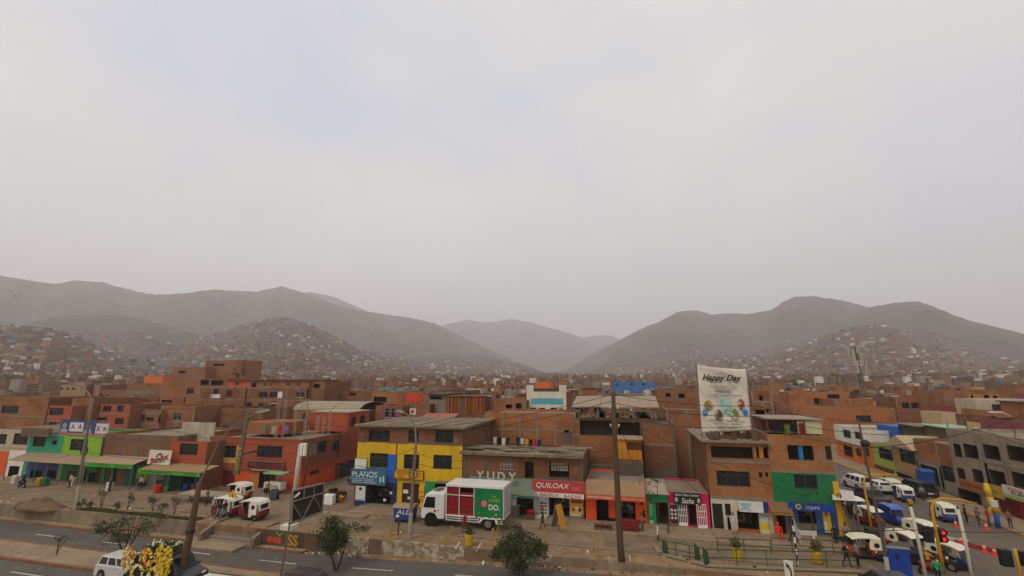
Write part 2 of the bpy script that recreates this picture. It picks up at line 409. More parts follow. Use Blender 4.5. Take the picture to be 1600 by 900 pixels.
# retaining wall between the service street and the avenue, in cast lengths
def retaining_wall():
    grey = M_WALL; brown = paint('75604a', .95, .6, .25)
    white, N, L, b = _base('scrawled_whitewash'); v, vs, oi = coords(N, L, (2.2, 2.2, 3.2))
    a = noisef(N, L, vs, 1.0, 3, .5, .47, .53); q = noisef(N, L, v, 3.0, 5, .7, .4, .7)
    L.new(mixc(N, L, q, mixc(N, L, a, lin('a89c88'), lin('71604c')), lin('857560')), b.inputs['Base Color']); b.inputs['Roughness'].default_value = .95
    lens = [(-72, -60, grey), (-60, -48, grey), (-48, -37.5, grey), (-37.5, -28.5, grey), (-28.5, -20, grey), (-20, -11.5, grey), (3.6, 7.0, white), (7.0, 8.2, brown), (8.2, 11.6, white), (11.6, 15.2, white),
            (15.2, 18.4, brown), (18.4, 22, white), (22, 26, grey), (26, 31.0, grey)]
    root = empty('retaining_wall', (0, WALL_Y, 0), 0, 'low weathered concrete wall holding up the service street above the avenue', 'wall')
    for a, b, mt in lens:
        mb = MB(); n = max(2, int((b - a) / 1.2)); xs = [a + (b - a) * i / n for i in range(n + 1)]
        for i in range(n):
            p, q = xs[i], xs[i + 1]; k = len(mb.v)
            t0, t1 = .06 + lump((p, 1, 1), .5, .07), .06 + lump((q, 1, 1), .5, .07)
            mb.v += [(p, -.2, zroad(p) - .1), (q, -.2, zroad(q) - .1), (q, .02, -.2), (p, .02, -.2), (p, -.14, t0), (q, -.14, t1), (q, .05, t1), (p, .05, t0)]
            for f in ((3, 2, 1, 0), (4, 5, 6, 7), (0, 1, 5, 4), (2, 3, 7, 6)): mb.f.append(tuple(k + z for z in f)); mb.m.append(0)
            if i == 0: mb.f.append((k + 3, k, k + 4, k + 7)); mb.m.append(0)
            if i == n - 1: mb.f.append((k + 1, k + 2, k + 6, k + 5)); mb.m.append(0)
        mb.build('wall_panel', mt, root)
retaining_wall()
# stairs up to the service street, with a landing on the avenue side
def stairs():
    x0 = gp(545 * 0 + 372, 845, -1)[0]; x1 = gp(410, 835, -.5)[0]
    xa, xb = -8.6, -3.6
    root = empty('concrete_stairs', ((xa + xb) / 2, WALL_Y, -1.2), 0, 'worn concrete stairs rising from the avenue between two low walls', 'stairs')
    for i in range(6):
        y = -.9 + i * .42; z = .2 * i
        MB().box(-2.5, y, z - .3, 2.5, y + .46, z + .2).build('step', CONC, root, bevel=.02)
    for x in (-2.9, 2.55):
        mb = MB(); mb.prism([(-1.2, -.1), (1.7, -.1), (1.7, 1.35), (.4, 1.35), (-1.2, .75)], 'x', x, x + .35); mb.build('side_wall', M_WALL, root, bevel=.03)
    tag(MB().box(xa - 1.5, -11.6, -1.3, xb - .5, -10.1, -1.02).build('stair_landing', M_PAVE, bevel=.03), kind='structure')
stairs()
def dirt_mound(name, x, y, rx, ry, h, lab, z=0):
    mb = MB(); n, k = 40, 14; b = 0
    for i in range(k + 1):
        r = i / k
        for j in range(n):
            a = 2 * math.pi * j / n; q = 1 + .25 * noise.noise(Vector((math.cos(a) * 2, math.sin(a) * 2, x)))
            zz = h * (1 - r * r) * (1 + .5 * noise.noise(Vector((math.cos(a) * r * 3, math.sin(a) * r * 3, y))) + .35 * noise.noise(Vector((math.cos(a) * r * 9, math.sin(a) * r * 9, y))))
            mb.v.append((rx * r * q * math.cos(a), ry * r * q * math.sin(a), zz - (.06 if i == k else 0)))
    for i in range(k):
        for j in range(n):
            j2 = (j + 1) % n; mb.f.append((i * n + j, (i + 1) * n + j, (i + 1) * n + j2, i * n + j2)); mb.m.append(0)
    o = mb.build(name, rough_ground('mound_earth', '6a523e', '584534', '7a614a'), loc=(x, y, z), smooth=True)
    return tag(o, lab, 'mound')
x, y = gp(62, 792); dirt_mound('earth_mound', x, y, 3.4, 1.1, .75, 'long heap of reddish earth along the wall near the lamp post')
def rubble():
    rnd = random.Random(3); mb = MB()
    for i in range(420):
        q = rnd.random()
        if q < .3: x, y, z = rnd.uniform(-70, 40), rnd.uniform(-9, -7), 0
        elif q < .75:
            x = rnd.uniform(-2.8, 7); y = rnd.uniform(-10.25, -9.5); z = zroad(x)
        else:
            x = rnd.uniform(12, 34); y = rnd.uniform(-10.2, -9.6); z = zroad(x)
        s = rnd.uniform(.03, .13); m = rnd.choice([0, 0, 0, 1, 1, 2])
        k = len(mb.v); a = rnd.random() * 3
        for dz in (0, s * rnd.uniform(.6, 1.2)):
            for t in range(4):
                w = a + t * 1.57; f = rnd.uniform(.6, 1.2) * (.7 if dz else 1); mb.v.append((x + s * f * math.cos(w), y + s * f * math.sin(w), z + dz))
        for f in ((4, 5, 6, 7), (0, 1, 5, 4), (1, 2, 6, 5), (2, 3, 7, 6), (3, 0, 4, 7)): mb.f.append(tuple(k + t for t in f)); mb.m.append(m)
    tag(mb.build('rubble', [paint('6a5442', .95), paint('8f7c66', .95), plain('d8d4c8')]), 'scattered stones and litter along the dusty verge', kind='stuff')
rubble()

# ------------------------------------------------------------ hills
def azel(px, py):
    d = ray(px, py); return math.atan2(d[0], d[1]), math.atan2(d[2], math.hypot(d[0], d[1]))
# (ridge pixels, distance, foot distance, foot power, gully depth, house share, width behind)
HILLS = [
 dict(px=[(-420, 470), (-200, 440), (-60, 432), (0, 430), (60, 440), (85, 443), (120, 437), (160, 440), (185, 447), (215, 455), (245, 460), (285, 458), (330, 452), (400, 455), (440, 447), (460, 452), (480, 459), (520, 474), (560, 485), (600, 490), (640, 496), (680, 505), (720, 525), (760, 543), (800, 560), (850, 580), (900, 600)], D=3300, r0=1300, pw=1.25, gul=.16, hs=.42),
 dict(px=[(380, 560), (430, 470), (460, 458), (490, 455), (515, 460), (545, 473), (580, 488), (640, 520), (700, 575)], D=4700, r0=3200, pw=1.2, gul=.1, hs=0),
 dict(px=[(600, 590), (650, 540), (690, 508), (730, 499), (760, 504), (800, 498), (830, 503), (860, 512), (890, 520), (912, 527), (930, 524), (955, 523), (1000, 545), (1060, 590)], D=5600, r0=3200, pw=1.1, gul=.12, hs=0),
 dict(px=[(850, 600), (880, 580), (920, 556), (960, 535), (1000, 514), (1030, 502), (1060, 486), (1085, 484), (1112, 491), (1140, 489), (1170, 490), (1205, 484), (1225, 470), (1240, 463), (1268, 462), (1300, 466), (1330, 472), (1360, 480), (1420, 500), (1500, 550), (1560, 600)], D=2800, r0=1100, pw=1.3, gul=.16, hs=.40),
 dict(px=[(1180, 600), (1240, 548), (1300, 510), (1345, 487), (1362, 479), (1395, 473), (1432, 470), (1450, 475), (1480, 487), (1510, 499), (1555, 510), (1600, 521), (1680, 540), (1800, 560), (1950, 575), (2100, 590)], D=2200, r0=800, pw=1.3, gul=.14, hs=.42),
 dict(px=[(-400, 500), (-150, 508), (0, 507), (30, 509), (75, 515), (110, 525), (150, 541), (190, 556), (240, 580), (280, 600)], D=1050, r0=430, pw=1.2, gul=.12, hs=1.1),
 dict(px=[(-100, 520), (0, 516), (60, 500), (105, 491), (140, 493), (180, 492), (215, 497), (250, 505), (290, 517), (330, 528), (390, 560), (440, 600)], D=1750, r0=800, pw=1.25, gul=.14, hs=.7),
 dict(px=[(210, 600), (250, 560), (290, 540), (330, 521), (365, 511), (400, 502), (440, 495), (465, 500), (490, 510), (520, 524), (560, 545), (600, 553), (680, 572), (760, 588), (800, 600)], D=1450, r0=560, pw=1.2, gul=.12, hs=1.0),
 dict(px=[(900, 600), (960, 585), (1020, 574), (1100, 560), (1180, 550), (1250, 540), (1290, 525), (1330, 512), (1365, 507), (1395, 510), (1430, 525), (1470, 545), (1540, 560), (1620, 565), (1750, 575), (1900, 600)], D=1450, r0=560, pw=1.2, gul=.12, hs=1.0),
 dict(px=[(560, 600), (620, 560), (700, 552), (760, 555), (820, 570), (860, 585), (900, 600)], D=1900, r0=800, pw=1.2, gul=.12, hs=.9),
]
for h in HILLS:
    ae = [azel(*p) for p in h['px']]; h['az'] = np.array([a for a, e in ae]); h['h'] = np.array([CAM.z + h['D'] * math.tan(e) for a, e in ae])
def base_h(r): return np.maximum(0, (r - 250)) * .027
def nz(x, y, z=0): return noise.noise(Vector((x, y, z)))
def hill_h(az, r, want=False):
    best = base_h(np.array(r)).item(); who = -1; frac = 0
    for i, h in enumerate(HILLS):
        if az < h['az'][0] or az > h['az'][-1]: continue
        H = float(np.interp(az, h['az'], h['h']))
        if H <= 0: continue
        D = h['D'] * (1 + .06 * math.sin(az * 23 + i)); r0 = h['r0']
        if r <= r0: continue
        # ridge heights are for distance h['D']; scale with the wandering ridge distance
        Hs = CAM.z + (H - CAM.z) * D / h['D']
        if r < D:
            t = (r - r0) / (D - r0); p = t ** h['pw']
            g = h['gul'] * 1.8 * p * (1 - t ** 3)
            X, Y = CAM.x + r * math.sin(az), CAM.y + r * math.cos(az); wp = 90 * nz(X * .0031, Y * .0031, i)
            n1 = (.55 - abs(nz((X + wp) * .0042, (Y - wp) * .0030, i + 20)) * 2.2) + .5 * (.5 - abs(nz((X - wp) * .011, (Y + wp) * .008, i + 40)) * 2) + .25 * nz(X * .03, Y * .03, i)
            y = Hs * (p + g * n1)
        else:
            y = Hs * (1 - ((r - D) / (h['D'] * .9)) ** 1.4) if r - D < h['D'] * .9 else 0
            if r - D > h['D'] * .9: continue
        if y > best: best, who, frac = y, i, y / Hs
    return (best, who, frac) if want else best
YAWR = math.atan2(ray(800, 450)[0], ray(800, 450)[1])
def M_hill():
    m, N, L, b = _base('hillside'); g = N.new('ShaderNodeNewGeometry'); v = g.outputs['Position']
    a = noisef(N, L, v, .006, 8, .65, .35, .68); q = noisef(N, L, v, .05, 6, .7, .42, .72); w = noisef(N, L, v, .3, 4, .7, .45, .75)
    col = mixc(N, L, a, lin('665852'), lin('494044')); col = mixc(N, L, q, col, lin('74645c'))
    mu = N.new('ShaderNodeMath'); mu.operation = 'MULTIPLY'; mu.inputs[1].default_value = .5; L.new(w, mu.inputs[0])
    col = mixc(N, L, mu.outputs[0], col, lin('4c4036'))
    L.new(col, b.inputs['Base Color']); b.inputs['Roughness'].default_value = 1; b.inputs['Specular IOR Level'].default_value = 0
    bp = N.new('ShaderNodeBump'); bp.inputs['Strength'].default_value = .7; bp.inputs['Distance'].default_value = 14
    n = N.new('ShaderNodeTexNoise'); n.inputs['Scale'].default_value = .022; n.inputs['Detail'].default_value = 9; n.inputs['Roughness'].default_value = .62; L.new(v, n.inputs['Vector'])
    L.new(n.outputs['Fac'], bp.inputs['Height']); L.new(bp.outputs[0], b.inputs['Normal'])
    return m
def build_hills():
    na, nr = 460, 190; az = [YAWR + R(-64) + R(128) * i / na for i in range(na + 1)]; rr = [240 * (7600 / 240) ** (j / nr) for j in range(nr + 1)]
    mb = MB()
    for j, r in enumerate(rr):
        for i, a in enumerate(az):
            z = hill_h(a, r)
            if r > 7300: z = min(z, base_h(np.array(r)).item()) * 0
            mb.v.append((CAM.x + r * math.sin(a), CAM.y + r * math.cos(a), z - .4 if j else -1.0))
    for j in range(nr):
        for i in range(na):
            k = j * (na + 1) + i; mb.f.append((k, k + 1, k + na + 2, k + na + 1)); mb.m.append(0)
    tag(mb.build('hills', M_hill(), smooth=True), kind='structure')
build_hills()

# houses too many to count on the slopes and valley floor
FARCOL = ['7d5c49', '82624f', '735645', '8a6a54', '7c6353', '6b574b', '846f5f', '776759', '8c604a', '8f8478', '67594f', '9a8a78']
def M_vcol(name):
    m, N, L, b = _base(name); a = N.new('ShaderNodeVertexColor'); a.layer_name = 'paint'
    g = N.new('ShaderNodeNewGeometry'); f = noisef(N, L, g.outputs['Position'], .5, 4, .6, .4, .75)
    L.new(mixc(N, L, f, a.outputs[0], mixc(N, L, .25, a.outputs[0], lin('4f4036'))), b.inputs['Base Color']); b.inputs['Roughness'].default_value = .95
    b.inputs['Specular IOR Level'].default_value = .05
    return m
def far_houses():
    rnd = random.Random(11); mb = MB(); cols = []
    def cube(x, y, z, w, d, h, rz, c, roofc):
        k = len(mb.v); ca, sa = math.cos(rz), math.sin(rz)
        for zz in (z - 4, z + h):
            for (p, q) in ((-w / 2, -d / 2), (w / 2, -d / 2), (w / 2, d / 2), (-w / 2, d / 2)): mb.v.append((x + p * ca - q * sa, y + p * sa + q * ca, zz))
        for n_, f in enumerate(((4, 5, 6, 7), (0, 1, 5, 4), (1, 2, 6, 5), (2, 3, 7, 6), (3, 0, 4, 7))):
            mb.f.append(tuple(k + t for t in f)); mb.m.append(0); cols.append(roofc if n_ == 0 else c)
    def dark_open(x, y, z, w, d, h, rz):
        # door and window openings as flat front quads, their inner shade painted near-black
        ca, sa = math.cos(rz), math.sin(rz)
        for i in range(rnd.randint(1, 3)):
            p = rnd.uniform(-.38, .38) * w; q = -d / 2 - .03; zz = z + rnd.uniform(.3, .75) * h; ww = rnd.uniform(.6, 1.1); hh = rnd.uniform(.5, .9)
            k = len(mb.v)
            for (e, f) in ((-ww, -hh), (ww, -hh), (ww, hh), (-ww, hh)):
                mb.v.append((x + (p + e) * ca - q * sa, y + (p + e) * sa + q * ca, zz + f))
            mb.f.append((k, k + 1, k + 2, k + 3)); mb.m.append(0); cols.append((.03, .026, .024, 1))
    n = 0; tries = 0
    while n < 24000 and tries < 170000:
        tries += 1
        a = YAWR + R(rnd.uniform(-53, 53)); r = 255 * (2600 / 255) ** (rnd.random() ** .95)
        z, who, fr = hill_h(a, r, True)
        if who == -1: pr = .9
        else:
            lim = HILLS[who]['hs']
            pr = max(0, 1 - fr / max(.02, lim)) if lim < 1 else max(.0, 1.0 - fr * .75)
            pr *= .6 + .8 * max(0, .3 + nz(a * 30, r * .008, 5))
        if rnd.random() > pr: continue
        x, y = CAM.x + r * math.sin(a), CAM.y + r * math.cos(a)
        sc = 1
        w, d, h = rnd.uniform(4.5, 10) * sc, rnd.uniform(5, 9), rnd.choice([2.8, 3, 3.2, 5.6, 6, 8.2] if who == -1 or r < 550 else [2.6, 2.8, 3, 3, 5.2])
        if who != -1: w = rnd.uniform(5, 12); h = rnd.choice([2.4, 2.6, 2.8, 3.0, 4.6])
        q = rnd.random()
        if who == -1 or fr < .3: wh = .08
        else: wh = .13
        if q < wh: c = lin(rnd.choice(['d4ccc0', 'c6bdb0', 'dcd5ca', 'b4aa9a'])); w *= .6; h = min(h, 2.8)
        elif q < wh + .025: c = lin(rnd.choice(['5f7c90', '74959a', 'b08a58', 'b0a068', '9a6048', '7f9074', 'b08a76', '56708a']))
        else: c = lin(rnd.choice(FARCOL))
        rc = c if who != -1 and rnd.random() < .7 else lin(rnd.choice(['8f8170', '7d6f60', '9a8b78', 'a89a88', '6e5f52', '8a6a52', 'b5aa9a']))
        rz = rnd.choice([0, 0, .2, -.2, .35, -.1]) + rnd.uniform(-.08, .08)
        cube(x, y, z, w, d, h, rz, c, rc); n += 1
        if r < 900: dark_open(x, y, z, w, d, h, rz)
        if r < 620 and rnd.random() < .5: cube(x + rnd.uniform(-2, 2), y + 1, z + h + 3.9, rnd.uniform(2, 4), 3, rnd.uniform(.8, 2.4), rz, lin(rnd.choice(FARCOL + ['cfc6b8'])), rc)
    o = mb.build('hillside_houses', M_vcol('painted_far_houses'))
    ca = o.data.color_attributes.new('paint', 'FLOAT_COLOR', 'CORNER')
    lt = np.empty(len(o.data.polygons), 'i'); o.data.polygons.foreach_get('loop_total', lt)
    ca.data.foreach_set('color', np.repeat(np.array(cols, 'f'), lt, axis=0).ravel())
    tag(o, 'thousands of small brick and whitewashed houses climbing the far slopes', kind='stuff')
far_houses()

# dusty air over the valley
def haze():
    m = bpy.data.materials.new('haze_air'); m.use_nodes = True; N = m.node_tree.nodes; N.clear()
    out = N.new('ShaderNodeOutputMaterial'); v = N.new('ShaderNodeVolumePrincipled')
    v.inputs['Color'].default_value = (.95, .945, .955, 1); v.inputs['Density'].default_value = .00028; v.inputs['Anisotropy'].default_value = .2
    m.node_tree.links.new(v.outputs[0], out.inputs['Volume'])
    o = MB().box(-9200, -700, -3, 9200, 9300, 1250).build('haze', m); tag(o, kind='stuff')
haze()
# ------------------------------------------------------------ building kit
TEXTS = []
def text(parent, s, x0, x1, z0, z1, y, mat, shear=0.0, name='lettering', depth=.012, rot=None, bold=0.0):
    """lettering fitted into the rectangle x0..x1, z0..z1 of the parent's front plane, standing y in front of it"""
    cu = bpy.data.curves.new(name, 'FONT'); cu.body = s; cu.align_x = 'CENTER'; cu.align_y = 'CENTER'; cu.size = 1; cu.extrude = depth; cu.shear = shear; cu.offset = bold
    cu.resolution_u = 3; cu.materials.append(mat)
    o = bpy.data.objects.new(name, cu); link(o, parent); CH.setdefault(parent.name, []).append(o)
    o.rotation_euler = rot or (R(90), 0, 0); o.location = ((x0 + x1) / 2, y, (z0 + z1) / 2); TEXTS.append((o, abs(x1 - x0), abs(z1 - z0))); return o
def fit_texts():
    bpy.context.view_layer.update()
    for o, w, h in TEXTS:
        d = o.dimensions
        if d.x < 1e-6 or d.y < 1e-6: continue
        o.scale = (o.scale[0] * w / d.x, o.scale[1] * h / d.y, 1)
    for o, w, h in TEXTS:                                        # centre the inked area
        bb = o.bound_box; cy = (min(b[1] for b in bb) + max(b[1] for b in bb)) / 2; cx = (min(b[0] for b in bb) + max(b[0] for b in bb)) / 2
        o.location = o.location + o.rotation_euler.to_matrix() @ Vector((-cx * o.scale[0], -cy * o.scale[1], 0))

def wallmesh(W, H, D, opens, zones, mats, base=0, roof_m=None, bands=(), ncol=0, cm=None, slab=None, z0=0.0, parapet=.35, open_roof=True):
    """front wall cut by openings, with reveals; plain side and back walls; roof deck behind a parapet"""
    mb = MB(); mats = list(mats)
    def mi(m):
        if m not in mats: mats.append(m)
        return mats.index(m)
    xs = sorted({0, W, *[v for o in opens for v in (o[0], o[1])], *[min(max(v, 0), W) for q in zones for v in (q[0], q[1])]})
    zs = sorted({z0, H, *[v for o in opens for v in (o[2], o[3])], *[min(max(v, z0), H) for q in zones for v in (q[2], q[3])]})
    xs = [x for x in xs if -1e-6 <= x <= W + 1e-6]; zs = [z for z in zs if z0 - 1e-6 <= z <= H + 1e-6]
    for a, b in zip(xs[:-1], xs[1:]):
        if b - a < 1e-5: continue
        for c, d in zip(zs[:-1], zs[1:]):
            if d - c < 1e-5: continue
            cx, cz = (a + b) / 2, (c + d) / 2
            if any(o[0] < cx < o[1] and o[2] < cz < o[3] for o in opens): continue
            m = base
            for q in zones:
                if q[0] < cx < q[1] and q[2] < cz < q[3]: m = mi(q[4])
            mb.quad((a, 0, c), (b, 0, c), (b, 0, d), (a, 0, d), m)
    for o in opens:
        a, b, c, d, dep = o[:5]; m = mi(o[5]) if len(o) > 5 and o[5] else base
        mb.quad((a, 0, c), (b, 0, c), (b, dep, c), (a, dep, c), m); mb.quad((a, dep, d), (b, dep, d), (b, 0, d), (a, 0, d), m)
        mb.quad((a, 0, c), (a, dep, c), (a, dep, d), (a, 0, d), m); mb.quad((b, dep, c), (b, 0, c), (b, 0, d), (b, dep, d), m)
        mb.quad((a, dep, c), (b, dep, c), (b, dep, d), (a, dep, d), m)
    sm = mi(slab) if slab else base
    mb.quad((0, D, z0), (0, 0, z0), (0, 0, H), (0, D, H), sm); mb.quad((W, 0, z0), (W, D, z0), (W, D, H), (W, 0, H), sm)
    mb.quad((W, D, z0), (0, D, z0), (0, D, H), (W, D, H), sm)
    rm = mi(roof_m or CONC); p = .14
    if parapet and W > .6 and D > .6:
        hz = H - parapet
        mb.quad((p, p, hz), (W - p, p, hz), (W - p, D - p, hz), (p, D - p, hz), rm)
        O = [(0, 0), (W, 0), (W, D), (0, D)]; I = [(p, p), (W - p, p), (W - p, D - p), (p, D - p)]
        for i in range(4):
            j = (i + 1) % 4
            mb.quad((*O[i], H), (*O[j], H), (*I[j], H), (*I[i], H), rm); mb.quad((*I[i], H), (*I[j], H), (*I[j], hz), (*I[i], hz), base)
    else: mb.quad((0, 0, H), (W, 0, H), (W, D, H), (0, D, H), rm)
    cmi = mi(cm or CONC)
    def clear(a, b, c, d): return not any(o[0] < b and o[1] > a and o[2] < d and o[3] > c for o in opens)
    for z in bands:
        for a, b in zip(xs[:-1], xs[1:]):
            if b - a > .02 and clear(a + .005, b - .005, z - .1, z + .12): mb.box(a, -.035, z - .1, b, -.002, z + .12, cmi)
    if ncol:
        for i in range(ncol + 1):
            x = .003 + (W - .286) * i / ncol
            prev = z0
            for z in list(bands) + [H - .003]:
                if z - .1 - prev > .1 and clear(x, x + .28, prev, z - .1): mb.box(x, -.03, prev, x + .28, -.003, z - .1 if z < H - .01 else z, cmi)
                prev = z + .12
    return mb, mats
def win_mesh(w, h, kind):
    """(frame MB, pane MB) of a window standing in the x-z plane, lower left at the origin"""
    f = MB(); t = min(.07, w * .12, h * .12)
    f.box(0, -.03, 0, w, .03, t); f.box(0, -.03, h - t, w, .03, h); f.box(0, -.03, t, t, .03, h - t); f.box(w - t, -.03, t, w, .03, h - t)
    n = max(1, int(round(w / .9)))
    for i in range(1, n): x = w * i / n; f.box(x - .025, -.025, t, x + .025, .025, h - t)
    if h > 1.2: f.box(t, -.022, h * .68, w - t, .022, h * .68 + .045)
    p = MB(); p.box(t * .6, -.006, t * .6, w - t * .6, .006, h - t * .6); return f, p
RNG = random.Random(5)
CURT = [plain('8f8c82'), plain('a0937e'), plain('c0b6a2'), plain('5f7078'), plain('86604c'), plain('6f6a60')]
def add_open(root, o, front=True):
    a, b, c, d, kind = o[0], o[1], o[2], o[3], o[-1]
    w, h = b - a, d - c
    if kind in ('w', 'v'):
        f, p = win_mesh(w, h, kind)
        if front:
            fo = f.build('window', FRAMEW if kind == 'v' else FRAME, root, (a, .13, c)); p.build('pane', GLASS, fo, (0, .012, 0))
            if RNG.random() < .65:
                q = MB(); cw = w * RNG.uniform(.25, .9); n = 8; x0 = RNG.uniform(.05, .95 - cw / w) * w if cw < w * .85 else .05 * w
                for i in range(n): q.quad((x0 + cw * i / n, .09 + .02 * (i % 2), .06), (x0 + cw * (i + 1) / n, .09 + .02 * ((i + 1) % 2), .06), (x0 + cw * (i + 1) / n, .09 + .02 * ((i + 1) % 2), h * .93), (x0 + cw * i / n, .09 + .02 * (i % 2), h * .93))
                q.build('curtain', RNG.choice(CURT), fo)
        else:
            nv = len(f.v); f.v += p.v; f.f += [tuple(i + nv for i in q) for q in p.f]; f.m += [1] * len(p.f)
            f.build('window', [FRAME, GLASS], root, (a, .12, c))
    elif kind == 's':
        mb = MB(); rnd = RNG; ms = [plain(x) for x in ('7b6148', '8a3b2c', '3b5a7a', 'a08a3a', '8d8577', '3e5a3e')]
        for k in range(3):
            z = h * (.2 + .25 * k); mb.box(w * .08, 1.6, z, w * .92, 1.95, z + .05, 0)
            x = w * .1
            while x < w * .88:
                ww = rnd.uniform(.15, .4); mb.box(x, 1.62, z + .05, min(x + ww, w * .9), 1.9, z + .05 + rnd.uniform(.15, .4), rnd.randint(1, 5)); x += ww + rnd.uniform(.02, .3)
        mb.build('shelf', ms, root, (a, 0, c))
    elif kind.startswith('d:'):
        mb = MB(); mb.box(0, -.02, 0, w, .02, h)
        n = max(2, int(w / .45))
        for i in range(n): x = w * i / n; mb.box(x + .03, -.04, .06, x + w / n - .03, -.02, h - .06)
        mb.build('door', paint(kind[2:], .6, .3), root, (a, .12, c))
    elif kind.startswith('r:'):                                  # roller shutter, horizontal slats
        mb = MB(); n = max(4, int(h / .16))
        for i in range(n): z = h * i / n; mb.prism([(-.03, z), (.0, z + h / n * .15), (0, z + h / n), (-.03, z + h / n * .9)], 'x', 0, w)
        mb.build('roller_shutter', paint(kind[2:], .6, .35), root, (a, .12, c))
KD = {'w': .5, 'v': .5, 'o': 1.1, 's': 2.2}
def house(label, fr, xl, xr, ytop, D, wall, opens=(), zones=(), name='brick_house', cat='house', group=None, ym=None, front=True, bands=(), ncol=0, roof=None, slab=None, parapet=.35, z0=0.0, xw=None, H=None, inner=INNER, cm=None):
    ym = ym if ym is not None else ytop + 40
    xa = fr.p(xl, ym)[0]; xb = fr.p(xr, ym)[0]
    if xw: xa, xb = xw
    H = H or fr.p((xl + xr) / 2, ytop)[1]
    f2 = Fr(fr.k, *{'S': (fr.x + xa, fr.y), 'W': (fr.x, fr.y - xa), 'E': (fr.x, fr.y + xa)}[fr.k]); W = xb - xa
    root = empty(name, (f2.x, f2.y, 0), f2.rz, label, cat, group)
    ops = []
    for o in opens:
        a, b, c, d = f2.rect(*o[:4]); a, b = max(a, .04), min(b, W - .04); c, d = max(c, z0 + .02), min(d, H - .08)
        if b - a < .15 or d - c < .15: continue
        k = o[4]; ops.append((a, b, c, d, KD.get(k, .16), inner if k in ('o', 's') else INNER if k in 'wv' else None, k))
    zn = []
    for z in zones:
        a, b, c, d = f2.rect(*z[:4]); zn.append((a, b, c, d, z[4]))
    bz = [f2.p((xl + xr) / 2, y)[1] if y > 30 else y for y in bands]
    mb, mats = wallmesh(W, H, D, ops, zn, [wall], roof_m=roof, bands=bz, ncol=ncol, slab=slab, parapet=parapet, z0=z0, cm=cm)
    mb.build('wall', mats, root)
    for o in ops: add_open(root, o, front)
    return root, f2, W, H
def zone_px(f2, *r): return f2.rect(*r)
def sign(label, fr, r, mat, texts=(), y=-.2, th=.08, name='shop_sign', frame_m=None, cat='sign', tilt=0):
    a, b, c, d = fr.rect(*r); w, h = b - a, d - c
    off = {'S': (fr.x + a, fr.y + y), 'W': (fr.x + y, fr.y - a), 'E': (fr.x - y, fr.y + a)}[fr.k]
    root = empty(name, (off[0], off[1], c), fr.rz, label, cat); root.rotation_euler.x = tilt
    MB().box(0, 0, 0, w, th, h).build('board', mat, root, bevel=.01)
    if frame_m:
        f = MB(); t = .05
        f.box(-t, -.03, -t, w + t, th + .02, 0); f.box(-t, -.03, h, w + t, th + .02, h + t); f.box(-t, -.03, 0, 0, th + .02, h); f.box(w, -.03, 0, w + t, th + .02, h); f.build('sign_frame', frame_m, root)
    for t in texts:
        s, x0, y0, x1, y1, m = t[:6]; text(root, s, w * x0, w * x1, h * (1 - y1), h * (1 - y0), -.006, m, *(t[6:]))
    return root, w, h
def awning(label, fr, xl, xr, yb, yf, dep, mat, fascia=None, fm=None, texts=(), xlb=None, posts=0, y0=0.0, name='sheet_awning'):
    """a corrugated sheet roof leaning out from a wall: yb back edge, yf front edge in the photo"""
    ff = Fr(fr.k, fr.x if fr.k == 'S' else fr.x - dep, fr.y - dep if fr.k == 'S' else fr.y) if fr.k != 'E' else Fr('E', fr.x + dep, fr.y)
    a, z1 = ff.p(xl, yf); b, _ = ff.p(xr, yf); z0 = fr.p((xl + xr) / 2, yb)[1]; W = b - a
    loc = {'S': (fr.x + a, fr.y + y0), 'W': (fr.x + y0, fr.y - a), 'E': (fr.x - y0, fr.y + a)}[fr.k]
    root = empty(name, (loc[0], loc[1], z1), fr.rz, label, 'awning'); dz = max(z0 - z1, .12)
    mb = MB(); n = max(8, int(W / .16)); amp = .022
    for i in range(n):
        xa, xb = W * i / n, W * (i + 1) / n; za, zb = amp * (i % 2), amp * ((i + 1) % 2)
        mb.quad((xa, -dep, za), (xb, -dep, zb), (xb, -.02, dz + zb), (xa, -.02, dz + za))
        mb.quad((xa, -.02, dz + za - .03), (xb, -.02, dz + zb - .03), (xb, -dep, zb - .03), (xa, -dep, za - .03))
    mb.build('roof_sheet', mat, root)
    if fascia:
        h = abs(ff.p(xl, yf)[1] - ff.p(xl, fascia)[1])
        fo = MB().box(0, -dep - .05, -h, W, -dep - .01, -.04).build('fascia', fm, root)
        for t in texts: text(root, t[0], W * t[1], W * t[2], -h + h * t[3], -h + h * t[4], -dep - .056, t[5], *(t[6:]))
    for i in range(posts):
        x = .05 + (W - .1) * i / max(1, posts - 1); MB().cyl((x, -dep + .08, -z1), .045, z1 - .03, 8).build('post', STEEL, root)
    for s in (0, 1):                                              # wall brackets
        x = .1 + (W - .2) * s; MB().tube([(x, -dep + .05, -.05), (x, -.03, dz - .06)], .025, 6).build('bracket', STEEL, root)
    return root
def rebar(root, W, D, H, n=2, seed=0):
    rnd = random.Random(seed); mb = MB()
    for i in range(n + 1):
        for y in (.15, D * .5):
            x = .12 + (W - .24) * i / n
            for k in range(3):
                l = rnd.uniform(.5, 1.1); mb.tube([(x + rnd.uniform(-.08, .08), y + rnd.uniform(-.08, .08), H - .1), (x + rnd.uniform(-.12, .12), y + rnd.uniform(-.1, .1), H + l)], .018, 4)
    mb.build('rebar', RUST, root)
